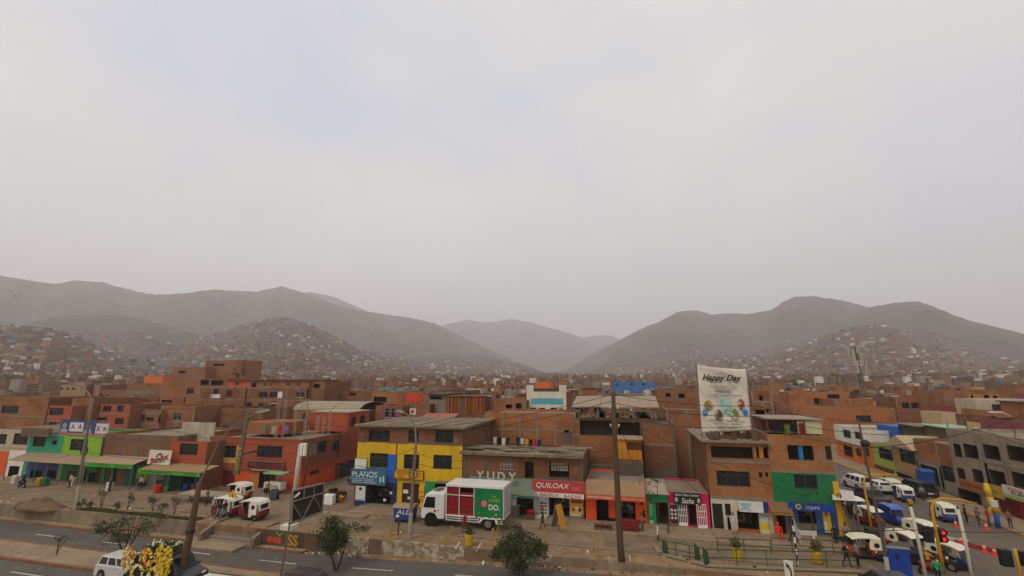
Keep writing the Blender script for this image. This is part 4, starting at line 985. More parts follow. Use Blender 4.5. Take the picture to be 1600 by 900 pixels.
def banner():
    # white cloth banner on two poles standing on the brick building
    Yb = 1.0; fb = Fr('S', 0, Yb)
    P = {k: fb.p(*v) for k, v in dict(tl=(1089, 570.5), tr=(1166, 577), br=(1174.5, 672), bl=(1097, 677)).items()}
    x0 = P['tl'][0]; z0 = P['bl'][1]
    r = empty('cloth_banner', (x0, Yb, z0), 0, 'large white cloth banner reading Happy Day on a rooftop', 'banner')
    nu, nv = 26, 30; mb = MB()
    def S(u, v, lift=0):
        a = [P['bl'][i] * (1 - u) * (1 - v) + P['br'][i] * u * (1 - v) + P['tl'][i] * (1 - u) * v + P['tr'][i] * u * v for i in (0, 1)]
        y = .06 * math.sin(u * 19 + v * 3) * (1 - v * .6) + .05 * math.sin(v * 15 + u * 5) * (1 - u * .3) + .03 * math.sin((u + v) * 33)
        sag = -.08 * math.sin(math.pi * u) * v
        return (a[0] - x0, y - lift, a[1] - z0 + sag)
    for j in range(nv):
        for i in range(nu): mb.quad(S(i / nu, j / nv), S((i + 1) / nu, j / nv), S((i + 1) / nu, (j + 1) / nv), S(i / nu, (j + 1) / nv))
    o = mb.build('cloth', paint('d2c8b6', .85, .22, .06), r, smooth=True); o.modifiers.new('w', 'WELD'); so = o.modifiers.new('s', 'SOLIDIFY'); so.thickness = .015
    W = S(1, .5)[0] - S(0, .5)[0]; ang = math.atan2(S(1, .6)[2] - S(0, .6)[2], W)
    def T(s, u0, u1, v0, v1, m, sh=0.0, bold=0):
        c = S((u0 + u1) / 2, (v0 + v1) / 2); w = (S(u1, .5)[0] - S(u0, .5)[0]); h = (S(.5, v1)[2] - S(.5, v0)[2])
        t = text(r, s, c[0] - w / 2, c[0] + w / 2, c[2] - h / 2, c[2] + h / 2, -.15, m, sh, bold=bold, rot=(R(90), -ang, 0)); return t
    K = plain('24222a', .7); G = plain('7d7468', .7)
    T('COMPLEJO', .37, .60, .895, .93, G); T('Happy Day', .08, .88, .765, .895, K, .4, .02)
    T('Av. Mariscal Caceres Mz. A2 Lt. 5', .22, .78, .70, .73, G); T('Urb. Mariscal Caceres - S.J.L.', .28, .72, .66, .69, G); T('967321627', .40, .66, .605, .65, K); T('Complejo recreativo infantil', .2, .84, .55, .585, G)
    T('Piscina, Buffet, Fiestas, Eventos', .16, .86, .155, .19, G); T('Cumpleaños - Bautizos', .25, .8, .105, .135, G); T('Complejo Happy Day', .32, .7, .05, .085, G)
    def oval(u, v, ru, rv, m, ry=0.0):
        c = S(u, v); mb = MB(); mb.ball((c[0], -.13, c[2]), W * ru, .02, (S(.5, 1)[2] - S(.5, 0)[2]) * rv, 16, 8); return mb.build('picture', m, r, smooth=True)
    def multi(name, cs, sc):
        m, N, L, b = _base(name); v, _, _ = coords(N, L); vo = N.new('ShaderNodeTexVoronoi'); vo.inputs['Scale'].default_value = sc; L.new(v, vo.inputs['Vector'])
        rp = N.new('ShaderNodeValToRGB'); rp.color_ramp.interpolation = 'CONSTANT'; e = rp.color_ramp.elements; e[0].color = lin(cs[0]); e[1].position = .35; e[1].color = lin(cs[1])
        q = e.new(.6); q.color = lin(cs[2]); q = e.new(.8); q.color = lin(cs[3]); L.new(vo.outputs['Color'], rp.inputs[0]); L.new(rp.outputs[0], b.inputs['Base Color']); b.inputs['Roughness'].default_value = .8; return m
    oval(.17, .40, .085, .085, multi('photo_a', ['8a6a3a', '6a7a3a', 'b09a4a', '8a4a3a'], 4)); oval(.83, .42, .07, .085, multi('photo_b', ['7a2f2a', '8a4a2f', 'b8a07a', '5a2a24'], 4))
    oval(.36, .26, .08, .085, multi('photo_c', ['4a3a34', '8a7a6a', 'a89a8a', '6a3a34'], 4)); oval(.68, .27, .08, .085, multi('photo_d', ['9aa83a', '5a7a3a', 'a8b48a', '3a4a5a'], 4))
    c = S(.52, .41); mb = MB(); mb.box(c[0] - W * .09, -.13, c[2] - .75, c[0] + W * .09, -.11, c[2] + .7); mb.build('picture', multi('photo_e', ['8fb0a8', '7fa8a0', 'a0bcb0', '6f9a94'], 3), r)
    BL = plain('2a78c0', .7); oval(.09, .30, .055, .05, BL); oval(.90, .29, .05, .048, BL)
    T('PISCINA', .05, .13, .29, .31, TXTW); mb = MB(); cc = S(.365, .628); mb.cyl((cc[0], -.13, cc[2]), W * .022, -.02, 14, 0, 'y'); mb.build('phone_icon', plain('2a8a4a'), r)
    for u in (-.015, 1.01):                                          # poles and rails behind the cloth
        a, b = S(u, 1.03), S(u, -.1); MB().tube([(a[0], .16, HH - z0 + .15), (a[0], .16, a[2])], .05, 8).build('pole', STEEL, r)
    for v in (0.02, .98): a, b = S(0, v), S(1, v); MB().tube([(a[0], .14, a[2]), (b[0], .14, b[2])], .035, 6).build('rail', STEEL, r)
    for u in (.1, .9): a = S(u, .9); MB().tube([(a[0], .18, a[2]), (a[0], 3.2, HH - z0 + .2)], .035, 6).build('brace', STEEL, r)
banner()
# ------------------------------------------------------------ left block (facades a little behind the corner)
FL = Fr('S', 0, .2); TEAL = paint('2f8f6a', .7, .3); LIME = paint('7fae2a', .7, .3); REDO = paint('a84c2e', .75, .3); ORG = paint('d2541c', .7, .3); TEALD = paint('1c5a52', .7, .35); LIMED = paint('6a9a28', .7, .35)
def left_block():
    house('cream walled house with one wide dark window at the far left', FL, -12, 42, 671, 9, paint('b5a48a', .8, .4), ym=700, opens=[(21, 677, 44, 695, 'w'), (-8, 678, 10, 694, 'w'), (12, 728, 28, 756, 's')], zones=[(-20, 704, 8, 770, ORG), (8, 704, 50, 770, WHITE)], name='cream_house', bands=(700,), cm=CONCL)
    house('teal green painted house with a brown fascia on its roof', FL, 42.3, 97, 680, 9, TEAL, ym=700, opens=[(52, 682, 71, 698, 'w'), (82, 688, 89, 695, 'w'), (46, 735, 64, 758, 's'), (72, 735, 86, 762, 'o')], zones=[(40, 714, 100, 770, paint('3b4a7a', .8, .4))], name='teal_house', slab=BRICKD)
    house('lime green painted house below the election boards', FL, 97.3, 158, 682, 9, LIME, ym=700, opens=[(110, 686, 137, 704, 'w'), (103, 735, 118, 762, 'r:4a2a1c'), (122, 733, 134, 762, 's'), (137, 738, 154, 764, 'o')], zones=[(95, 714, 160, 770, paint('1f7a3a', .8, .35))], name='lime_house', slab=BRICKD)
    house('long blind wall of dark brown brick beside the lime green house', Fr('S', 0, .45), 158.5, 275, 679, 10, BRICKD, ym=710, name='brick_wall_house', slab=BRICKD, bands=(690,), ncol=4, cm=CONCD)
    house('red painted house with one dark window next to the long brown wall', FL, 262, 322, 690, 9, REDO, ym=710, opens=[(281, 693, 309, 711, 'w'), (284, 742, 303, 766, 's'), (309, 740, 320, 766, 'o')], zones=[(255, 736, 325, 775, TEALD)], name='red_house', slab=BRICK2)
    # brown fascia roof over the teal house
    a, b, c, d = FL.rect(46, 668, 90, 681); MB().box(0, -.9, 0, b - a, -.6, d - c).build('roof_fascia', paint('6b5442', .9, .4), tag(empty('roof_canopy', (a, FL.y, c), 0, 'brown timber canopy along the top of the teal green house', 'canopy'))); 
    # election boards
    NAVY = plain('24345c'); PINK = plain('c9a6a0'); 
    sg, w, h = sign('blue election board with two portraits and letters A in white squares', FL, (88, 657, 142.5, 681), plain('2f4677'), [], y=.4, name='election_board', th=.1)
    MB().box(0, -.012, 0, w, -.002, h * .16).build('red_band', plain('b56a62'), sg); MB().box(w * .28, -.012, h * .26, w * .68, -.002, h * .85).build('white_square', plain('ccc2ba'), sg)
    text(sg, 'A', w * .33, w * .44, h * .42, h * .74, -.02, TXTK); text(sg, 'A', w * .53, w * .64, h * .42, h * .74, -.02, TXTK)
    for x in (.13, .82):
        mb = MB(); mb.ball((w * x, -.015, h * .62), w * .065, .02, h * .17, 10, 6); mb.build('portrait', plain('a98672'), sg); mb = MB(); mb.prism([(w * (x - .11), h * .17), (w * (x + .11), h * .17), (w * (x + .08), h * .42), (w * (x - .08), h * .42)], 'y', -.03, -.002); mb.build('portrait', plain('8fa3b8'), sg)
    sg, w, h = sign('narrower white election board with letters A beside the blue one', FL, (143.5, 660, 163, 681), plain('c9bdb2'), [('A', .08, .35, .36, .68, TXTK), ('A', .6, .35, .9, .68, TXTK)], y=.42, name='election_board', th=.1)
    MB().box(0, -.012, 0, w, -.002, h * .14).build('red_band', plain('b56a62'), sg); MB().box(0, -.012, h * .9, w, -.002, h).build('blue_band', plain('2f4677'), sg)
    for x0, x1, yb, yf, dep, mat, lab, fa, fm, tx in (
        (10, 76, 706, 719, 2.2, corrugated('8a7458', .25), 'tan sheet awning at the far left end of the shops', None, None, ()),
        (56, 134, 710, 722, 2.3, corrugated('93795a', .3), 'tan sheet awning in front of the lime green house', None, None, ()),
        (132, 208, 711, 722, 2.2, corrugated('9a8262', .2), 'tan sheet awning with a bright green fascia by the lamp post', 728, paint('3f9a2a', .65, .25), [('FERRETERIA', .12, .55, .3, .7, plain('1f5a1f')), ('PLAZA', .66, .93, .3, .7, TXTK)]),
        (216, 314, 723, 733, 2.4, corrugated('94764e', .3), 'tan sheet awning with green lettered fascia below the red logo board', 739, paint('4f9a2c', .65, .25), [('DISTRIBUIDORA', .1, .56, .3, .7, plain('1f4a1f')), ('PLAZA', .76, .95, .3, .7, TXTK)])):
        awning(lab, Fr('S', 0, .15), x0, x1, yb, yf, dep, mat, fa, fm, tx, posts=3)
    # low shop walls between the awnings
    house('green fronted hardware shop under the green fascia', Fr('S', 0, .1), 158.6, 209, 716, 3, paint('1f8a44', .7, .3), ym=740, opens=[(163, 731, 172, 760, 'o'), (176, 727, 196, 762, 's')], zones=[(194, 716, 212, 775, TEALD), (150, 716, 160, 733, paint('6a3a24', .8))], name='green_shop', cat='shop', parapet=0)
    house('lime and teal shop under the second green fascia', Fr('S', 0, .1), 212, 260, 728, 2.2, LIMED, ym=745, opens=[(229, 737, 244, 766, 'r:8a8070'), (246, 737, 262, 750, 'r:7a6f5c')], zones=[(242, 750, 264, 775, plain('24302c')), (210, 748, 229, 775, plain('23282c'))], name='lime_shop', cat='shop', parapet=0)
    a, b, c, d = FL.rect(269, 736, 279, 769); MB().box(0, 0, 0, b - a, .4, d).build('teal_pillar_body', TEALD, tag(empty('teal_pillar', (a, -.9, .1), 0, 'teal green square pillar carrying the second green fascia', 'pillar')))
    sg, w, h = sign('white board with a red slanted logo propped on the tan awning', Fr('S', 0, -.8), (231, 703.5, 266, 726), plain('ccc3b2'), [], y=0, name='logo_board', th=.06, tilt=R(-4))
    mb = MB(); n = 14; 
    for i in range(n):
        a0, a1 = math.pi * (i / n), math.pi * ((i + 1) / n); R0, R1 = h * .34, h * .2
        mb.quad((w * .5 + R0 * math.cos(a0), -.01, h * .46 + R0 * math.sin(a0)), (w * .5 + R1 * math.cos(a0), -.01, h * .46 + R1 * math.sin(a0)), (w * .5 + R1 * math.cos(a1), -.01, h * .46 + R1 * math.sin(a1)), (w * .5 + R0 * math.cos(a1), -.01, h * .46 + R0 * math.sin(a1)))
    mb.build('emblem', plain('4a4442'), sg); text(sg, 'Bembos', w * .12, w * .9, h * .2, h * .62, -.03, TXTR, .25, rot=(R(90), R(-16), 0), bold=.02)
    text(sg, '~~~', w * .4, w * .8, h * .14, h * .22, -.03, plain('3a3430'), rot=(R(90), R(-12), 0))
left_block()
BARS = plain('a3907a', .7)
def red_corner():
    # the red-orange corner building: front on the avenue, side on the cross street
    f0 = Fr('S', 0, 2.7)
    r, f, W, H = house('red orange corner building with a shuttered shop and a grilled restaurant sign', f0, 322, 470, 684, 14, REDO, ym=735,
        opens=[(325, 697, 335, 722, 'o'), (342, 696, 369, 715, 'w'), (402, 697, 441, 715, 'w'), (404, 738, 430, 770, 'o'), (325, 736, 344, 770, 'o'), (346, 736, 366, 768, 'r:6a1f1a')],
        zones=[(332, 696, 372, 723, paint('c9a04a', .7, .3)), (366, 736, 475, 775, ORG), (390, 740, 403, 768, paint('b5703a', .7, .3)), (430, 736, 444, 752, paint('b56a4a', .7))], name='red_corner_building', cat='building', bands=(686, 735), slab=paint('934a30', .8, .4), cm=paint('8a4a30', .85, .4))
    E = Fr('E', f.x + W, 2.7)
    # side windows and openings on the wall facing the cross street
    for rc, nm, mt in (((481, 692, 495, 713), 'panel_window', plain('8a7a5a')), ((497, 689, 509, 707), 'window', None), ((520, 688, 530, 704), 'window', None), ((484, 727, 498, 741), 'window', None)):
        a, b, c, d = E.rect(*rc); a, b = max(a, .3), min(b, 13.6); c = max(c, .4)
        if b - a < .3 or d - c < .3: continue
        fo, p = win_mesh(b - a, d - c, 'w'); o = fo.build(nm, FRAME, r, (W + .035, a, c)); o.rotation_euler.z = R(90); q = p.build('pane', mt or GLASS, o)
    mb = MB(); z = f.p(400, 735)[1]; mb.box(W + .003, -.03, z - .15, W + .12, 14, z + .55); mb.box(W + .003, 0, .02, W + .035, 6.5, z - .16, 1); mb.build('side_band', [REDO, ORG], r)
    MB().box(W + .01, 7.5, .05, W + .06, 12, z - .3).build('garage_door', plain('26302c'), r)
    us = MB().box(W - 6, 8.6, H + .003, W - .02, 13.9, H + 2.5).build('upper_storey', REDO, r); MB().box(W - 6.1, 8.5, H + 2.503, W + .15, 14, H + 2.62).build('upper_roof', CONCL, r)
    for y0 in (9.3, 11.6): fo, p = win_mesh(1.1, 1.2, 'w'); o = fo.build('window', FRAME, r, (W + .015, y0, H + .7)); o.rotation_euler.z = R(90); p.build('pane', plain('1f2224', .3), o)
    MB().cyl((W + .08, 6.9, .02), .06, H - .1, 8).build('drain_pipe', plain('4a3a30'), r)
    for y0 in (4.6, 9.0): MB().box(W + .004, y0, z + .6, W + .05, y0 + .25, H - .02).build('column', paint('7d5240', .85, .45), r)
    # sign, door things
    sg, w, h = sign('dark framed sign with red letters over the restaurant door', f0, (390, 721, 445, 732), plain('3a2a24'), [('POLLO', .06, .2, .46, .8, plain('b03a34')), ('A LOCO', .54, .2, .96, .8, plain('b03a34'))], y=-.35, frame_m=paint('8a8074', .6))
    sign('long pale strip light board under the restaurant sign', f0, (395, 733, 442, 735.5), plain('b5aa98'), [('CHIFA', .62, .05, .95, .95, TXTR)], y=-.3, name='strip_board')
    fc, zc = f0.p(421, 768); cart = empty('food_cart', (fc + .6, 1.0, .1), 0, 'white food cart with a green and white canopy beside the restaurant door', 'food cart')
    MB().box(0, 0, .35, 2.3, .9, 1.15).build('cart_body', WHITE, cart, bevel=.03); MB().box(-.15, -.15, 2.05, 2.6, 1.05, 2.2).build('canopy', paint('8fae80', .7), cart)
    for x in (.05, 2.25):
        for y in (.05, .85): MB().cyl((x, y, 1.15), .025, .9, 6).build('post', STEEL, cart)
    for x in (.4, 1.9): MB().cyl((x, -.06, .3), .3, .08, 14, 0, 'y').build('wheel', TYRE, cart)
    text(cart, 'Pollo a la Brasa', .3, 2.0, .65, .9, -.01, plain('4a5a4a'), .2)
    # unfinished upper storey: bare red wall, slender column bars and washing
    a, b, c, d = Fr('S', 0, 6).rect(384, 660, 441, 690)
    st = empty('roof_room', (a, 6, H), 0, 'bare orange brick room on the roof of the red corner building', 'room'); MB().box(0, 0, 0, b - a, 5, max(1.5, d - H)).build('room_wall', BRICKO, st)
    rnd = random.Random(4); k = 0
    WHERE = ('leftmost of all, at the front', 'second from the left, over the washing', 'third, farther back', 'fourth, at the back edge', 'tallest, right of the washing', 'short, at the middle of the side', 'short, farther back on the side', 'rightmost, at the back corner')
    for x, yt in ((437, 626), (447, 624), (463, 640), (474, 626), (481, 623), (497, 650), (507, 652), (517, 640)):
        yy = 3.2 + k % 4 * 2.2; k += 1; fa = Fr('S', 0, yy); X, Z = fa.p(x, yt); X = min(X, f.x + W - .2); rod = MB()
        for q in ((-.11, -.11), (.11, -.11), (-.11, .11), (.11, .11)): rod.tube([(q[0], q[1], H - .3), (q[0] + rnd.uniform(-.06, .06), q[1], max(Z, H + 1.4))], .035, 4)
        for z in range(4): zz = H + .3 + z * .55; rod.box(-.13, -.13, zz, .13, .13, zz + .03)
        tag(rod.build('column_bars', BARS, loc=(X, yy, 0)), 'column bars on the red corner building roof, ' + WHERE[k - 1], 'reinforcing bars', 'column bars rising from the red corner building')
    garment_line(Fr('S', 0, 4.5), 405, 664, 452, 664, [('7a7468', 't', 'grey shirt hanging leftmost on the red corner roof'), ('5a5a52', 'p', 'grey green trousers on the red corner roof'), ('b09a84', 'p', 'beige towel on the red corner roof'), ('b5281f', 't', 'bright red shirt on the red corner roof'), ('8a6a9a', 't', 'lilac shirt hanging beside the bright red one')], 'the red corner building roof', .9)
    # white rendered wall on the roof at its left end
    sg, w, h = sign('whitewashed brick wall standing on the roof left of the leaning pole', Fr('S', 0, 2.9), (283, 660, 334, 691), paint('b3a78f', .9, .5, .2), [], y=0, name='whitewashed_wall', cat='wall', th=.2)
    return f.x + W, H
RCX, RCH = red_corner()
def cross_street_left():
    house('brown brick side house behind the red corner building', Fr('S', 0, 19), 505, 560, 663, 9, BRICK2, ym=690, opens=[(515, 690, 524, 712, 'o')], slab=BRICK2)
    r, f, W, H = house('house with white posts and tall dark openings closing the cross street', Fr('S', 0, 24), 524, 566, 692, 8, paint('6e5e50', .9, .4), ym=720, opens=[(538, 699, 545, 730, 'o'), (548, 699, 557, 730, 'o')], zones=[], name='post_house')
    for x in (536, 546.5, 558): a = f.p(x, 715)[0]; MB().box(a, -.6, 0, a + .22, -.4, H).build('post', WHITE, r)
cross_street_left()

# ------------------------------------------------------------ the right side of the second cross street (facades face the street)
FW = Fr('W', 62.5, 0); ORW = paint('cf6a22', .7, .3); BEIGE = paint('a5814e', .8, .35); GREYC = paint('95856e', .92, .5, .15)
def right_street():
    house('white upper storey house with two small dark windows high on the side street', FW, 1306, 1349, 668, 8, WHITE, ym=690, opens=[(1318, 672, 1329, 684, 'w'), (1336, 675, 1346, 686, 'w'), (1319, 697, 1332, 713, 'o'), (1338, 701, 1346, 713, 'w'), (1322, 733, 1338, 756, 's')], zones=[(1300, 694, 1370, 760, ORW), (1300, 728, 1370, 780, paint('7a2a24', .8))], name='white_orange_house', bands=(694,))
    house('orange painted house with an arched balcony on the side street', FW, 1349.4, 1364, 690, 8, ORW, ym=710, opens=[(1352, 700, 1358, 713, 'w'), (1351, 730, 1362, 752, 'o')], zones=[(1345, 728, 1370, 770, paint('7a2a24', .8))], name='orange_house')
    house('lime green house with an open dark balcony', FW, 1364.4, 1396, 697, 8, paint('8fa03f', .75, .3), ym=715, opens=[(1374, 701, 1394, 718, 'o'), (1368, 735, 1380, 760, 'o'), (1383, 742, 1394, 762, 'r:7a4a1c')], zones=[(1360, 729, 1400, 775, paint('5a3a2a', .8))], name='lime_house')
    r, f, W, H = house('beige house with a pitched gable over its balcony window', FW, 1396.4, 1433, 700, 8, BEIGE, ym=715, opens=[(1407, 704, 1430, 724, 'w'), (1404, 742, 1428, 775, 's')], name='gable_house', bands=(738,))
    mb = MB(); mb.prism([(-.4, H + .003), (W + .4, H + .003), (W * .45, H + 1.5)], 'y', -.6, 8); mb.build('gable_roof', paint('b09a78', .8), r)
    house('low brick house with a wide grey garage opening', FW, 1433.4, 1488, 691, 9, BRICK3, ym=725, opens=[(1441, 729, 1466, 757, 'o'), (1473, 729, 1492, 752, 'w'), (1445, 768, 1480, 795, 's')], zones=[(1430, 725, 1495, 762, paint('8f8371', .85))], name='brick_house', bands=(725, 762), ncol=3)
    r, f, W, H = house('unpainted grey concrete building with two rows of dark window openings', FW, 1488.4, 1640, 681, 12, GREYC, ym=725,
        opens=[(1491, 694, 1502, 714, 'o'), (1507, 695, 1528, 716, 'o'), (1538, 696, 1562, 718, 'o'), (1575, 698, 1607, 721, 'o'), (1497, 732, 1508, 751, 'o'), (1521, 734, 1536, 754, 'o'), (1547, 736, 1571, 759, 'o'), (1583, 740, 1612, 764, 'o'),
               (1500, 768, 1535, 812, 's'), (1564, 782, 1596, 824, 'r:6a1616')], zones=[(1556, 778, 1650, 850, paint('8f1f1c', .7, .3)), (1488, 765, 1500, 820, paint('1f4a42', .8))], name='concrete_building', cat='building', bands=(727, 766), ncol=5, slab=GREYC, cm=CONC)
    rebar(r, W, 12, H, 4, 3)
    sign('faded orange and brown shop sign under the concrete building windows', FW, (1508, 753, 1546, 766), paint('a5582a', .75, .35), [('MULTISERVICIOS', .1, .35, .9, .65, plain('6b3a1c'))], y=-.5)
    sign('yellow shop sign with a red end over the red shutter', FW, (1551, 759, 1577, 777), paint('b5923a', .7, .3), [('PANADERIA', .08, .4, .72, .65, plain('8a6a2a'))], y=-.5)
    sg, w, h = sign('white and green shop sign with red lettering at the right edge', FW, (1579, 762, 1612, 781), plain('c5c0b2'), [('BODEGA', .3, .08, .95, .34, plain('b5443a')), ('RUBI', .42, .36, .95, .62, TXTK)], y=-.55)
    MB().box(.02, -.02, .02, w - .02, -.003, h * .3).build('green_band', plain('8fa85a'), sg)
    sign('orange lintel sign over the brown garage in the side street', FW, (1372, 737, 1402, 741), plain('c9761c'), [], y=-.7, name='lintel_board', th=.3)
    o = MB(); o.box(0, 0, 0, 4.6, 2.0, 2.4); 
    a, b, c, d = Fr('W', 66, 0).rect(1371, 665, 1403, 686)
    tag(MB().box(0, 0, 0, b - a, 3.5, d - c).build('tarpaulin_shed', paint('1f5aa5', .6, .2), loc=(66, -a, c), rz=R(-90), bevel=.08), 'bright blue tarpaulin shed on a roof above the orange house', 'shed')
    for rc, m, lab, nm in (((1405, 665, 1442, 683), paint('565643', .9, .4), 'dull olive rendered wall on the roofs right of the blue shed', 'roof_wall'), ((1446, 667, 1488, 688), paint('6a5a44', .9, .4), 'open dark roof shelter with a pale green sheet above the garage house', 'roof_shelter')):
        a, b, c, d = Fr('W', 66.5, 0).rect(*rc); r = empty(nm, (66.5, -a, c), R(-90), lab, 'shed'); MB().box(0, 0, 0, b - a, 3, d - c).build('shed_wall', m, r)
        MB().box(-.3, -.6, d - c + .003, b - a + .3, 3.2, d - c + .12).build('roof_sheet', corrugated('8aa088' if nm == 'roof_shelter' else '6b5a48', .3), r)
    sg, w, h = sign('pale yellow square board on the roof of the concrete building', Fr('W', 66, 0), (1512, 660, 1531, 678), paint('c9ae72', .8, .3), [], y=0, name='roof_board', th=.1)
    # blue portable toilet on the pavement
    t, z = fx(1454, 790, 61.2); r = empty('portable_toilet', (61.2, t, .13), R(-90), 'dark blue portable toilet cabin on the side street pavement', 'portable toilet'); B = paint('23508f', .6, .2)
    MB().box(-.6, -.6, .08, .6, .6, 2.15).build('cabin', B, r, bevel=.03); MB().prism([(-.66, 2.15), (.66, 2.15), (.5, 2.36), (-.5, 2.36)], 'y', -.66, .66).build('roof', paint('2c5f9f', .6, .2), r); MB().box(-.42, -.625, .16, .42, -.602, 2.02).build('door', paint('1f4680', .6, .2), r); MB().box(-.65, -.65, 0, .65, .65, .08).build('base', DARKF, r)
right_street()
# ------------------------------------------------------------ brick houses stepping back behind the front row
FOOT = []                                                       # footprints of the measured houses: x0, x1, y0, y1
def mh(label, x0, x1, yt, Y, D=8, wall=BRICK, opens=(), zones=(), **k):
    fr = Fr('S', 0, Y); r, f, W, H = house(label, fr, x0, x1, yt, D, wall, opens, zones, group=k.pop('group', 'unplastered houses in the rows behind the avenue'), slab=k.pop('slab', BRICK2), **k)
    FOOT.append((f.x - .2, f.x + W + .2, Y - .5, Y + D + .3)); return r, f, W, H
def measured():
    mh('long tan brick house with a dark window at the upper left edge', -60, 69, 620, 13, 9, BRICK3, [(3, 634, 29, 646, 'w'), (-40, 634, -20, 646, 'w')], bands=(650,))
    mh('house with a red painted top floor under the tan brick row', 69, 106, 634, 12, 6, REDO, [(77, 637, 99, 649, 'w'), (76, 659, 88, 668, 'w')], zones=[(65, 658, 110, 690, BRICK2)], bands=(658,))
    mh('plain tan brick house right of the red painted top floor', 106, 140, 622, 14, 7, BRICK3)
    mh('salmon painted house with three dark windows in a row', 140, 198, 631, 15, 7, paint('a5503a', .8, .35), [(140.5, 633, 157, 643, 'o'), (161, 634, 174, 643, 'w'), (183, 633, 193, 643, 'w'), (180, 653, 193, 663, 'w'), (150, 652, 167, 657, 'w')], bands=(647,))
    mh('brown brick house with ragged roof edge and two wide windows', 198, 246, 640, 17, 8, BRICK2, [(198.5, 648, 226, 658, 'o'), (228, 652, 240, 658, 'w')], bands=(646, 662), ncol=3)
    mh('brown brick house with a white framed window', 246, 300, 634, 18, 8, BRICK, [(270, 645, 283, 657, 'v')], bands=(660,), ncol=2)
    mh('low yellowish block with small square windows far on the left', 88, 128, 601, 62, 8, paint('8f7a54', .9, .4), [(95, 606, 99, 609, 'o'), (104, 606, 108, 609, 'o'), (113, 606, 117, 609, 'o')])
    mh('pinkish block with a row of small windows far on the left', 128, 150, 601, 64, 8, paint('9a705c', .9, .4), [(133, 604, 136, 608, 'o'), (140, 604, 144, 608, 'o')])
    mh('brown house topped with a pale hatch by the small window blocks', 150, 196, 609, 58, 8, BRICK2, [(155, 615, 160, 624, 'o'), (166, 616, 171, 620, 'v')])
    mh('reddish brick house with a grey metal roof strip', 192, 246, 599, 55, 9, BRICK, zones=[(190, 610, 240, 616, STEEL)])
    mh('tall brick block at the left of the big four storey house', 246, 308, 597, 38, 9, BRICKO, [(292, 607, 303, 615, 'w'), (252, 625, 268, 633, 'o')], bands=(620, 643), ncol=3)
    mh('brick house with dark green tarpaulins on its top floor', 308, 351, 592, 36, 9, BRICK, [(312, 594, 326, 601, 'o'), (330, 594, 349, 602, 'o'), (333, 608, 341, 616, 'w'), (346, 629, 356, 637, 'w')], zones=[(329, 616, 344, 622, WHITE), (311, 593, 327, 602, paint('3a4a3a', .9))], bands=(605, 625, 645), ncol=2)
    r, f, W, H = mh('big four storey brick house with an orange wooden top floor', 351, 480, 594, 34, 10, BRICK2, [(368, 596, 373, 603, 'v'), (393, 598, 401, 605, 'o'), (411, 598, 416, 604, 'v'), (420, 598, 424, 604, 'v'), (447, 597, 452, 604, 'v'), (464, 596, 468, 604, 'v'), (405, 612, 418, 621, 'w'), (421, 612, 433, 621, 'w'), (462, 612, 475, 621, 'v'),
        (385, 629, 393, 637, 'w'), (404, 630, 412, 637, 'w'), (422, 630, 430, 638, 'v'), (350, 610, 362, 620, 'w')], zones=[(350, 594, 390, 604, ORG), (390, 594, 485, 605, BRICKO), (434, 612, 441, 622, WHITE)], bands=(606, 625, 645), ncol=4, name='big_brick_house', slab=BRICK)
    MB().box(-.3, -.5, H + .003, W + .4, 10.3, H + .15).build('roof_slab', CONCD, r)
    mh('brown side wing of the big four storey house', 480.3, 505, 596, 34.5, 9, BRICK2, [(490, 600, 500, 606, 'o')], bands=(606, 627))
    # barrel roofed workshop
    r, f, W, H = mh('workshop under two pale barrel vault roofs', 455, 560, 641, 21, 8, BRICK, [(470, 645, 480, 655, 'o')])
    mb = MB(); n = 10
    for (xa, xb) in ((0, W * .6), (W * .61, W)):
        for i in range(n):
            a0, a1 = math.pi * i / n, math.pi * (i + 1) / n
            P = lambda a, x: (x, 4 - 4.2 * math.cos(a), H + 1.3 * math.sin(a)); mb.quad(P(a0, xa), P(a0, xb), P(a1, xb), P(a1, xa)); 
    o = mb.build('vault_roof', corrugated('8c7d68', .3), r); o.modifiers.new('w', 'WELD'); o.modifiers.new('s', 'SOLIDIFY').thickness = .08
    mh('brown house beside the workshop with the open attic', 524, 582, 612, 40, 8, BRICK2, [(531, 607, 537, 613, 'o'), (545, 610, 556, 618, 'o')])
    mh('brick house with a broad unglazed window left of the red panel', 578, 632, 612, 30, 8, BRICK, [(584, 620, 604, 629, 'o')], bands=(634,))
    mh('house with one bright red orange painted panel', 632, 668, 612, 29, 8, BRICK, zones=[(632.5, 615, 658, 629, paint('c23a1c', .6, .15))], bands=(631,))
    r, f, W, H = mh('grey rendered stair tower under a dark tin roof', 668, 697, 616, 26, 7, paint('8a7c70', .9, .4), [(672, 617, 690, 624, 'o')])
    MB().box(-.4, -.7, H + .003, W + .4, 6, H + .14).build('roof_sheet', corrugated('4a423c', .4), r)
    # plank shed: every board its own piece
    a, b, c, d = Fr('S', 0, 22).rect(697, 620, 757, 648); r = empty('plank_shed', (a, 22, c), 0, 'orange brown shed built of upright planks on a roof', 'shed'); W, Hh = b - a, d - c; n = 24; me = None
    for i in range(n):
        if me is None: me = MB().box(0, 0, 0, W / n - .025, .06, Hh).mesh('plank', paint('8a4a1c', .8, .3, .2)); me2 = MB().box(0, 0, 0, W / n - .025, .06, Hh).mesh('plank', paint('a85a22', .8, .3, .2)); me3 = MB().box(0, 0, 0, W / n - .025, .06, Hh).mesh('plank', paint('6e3a18', .8, .3, .2))
        if 8 < i < 12: continue
        o = bpy.data.objects.new('plank', (me, me2, me3)[(i * 7 + i // 3) % 3]); link(o, r); o.location = (W * i / n, .02 * (i % 2), .03 * ((i * 5) % 3))
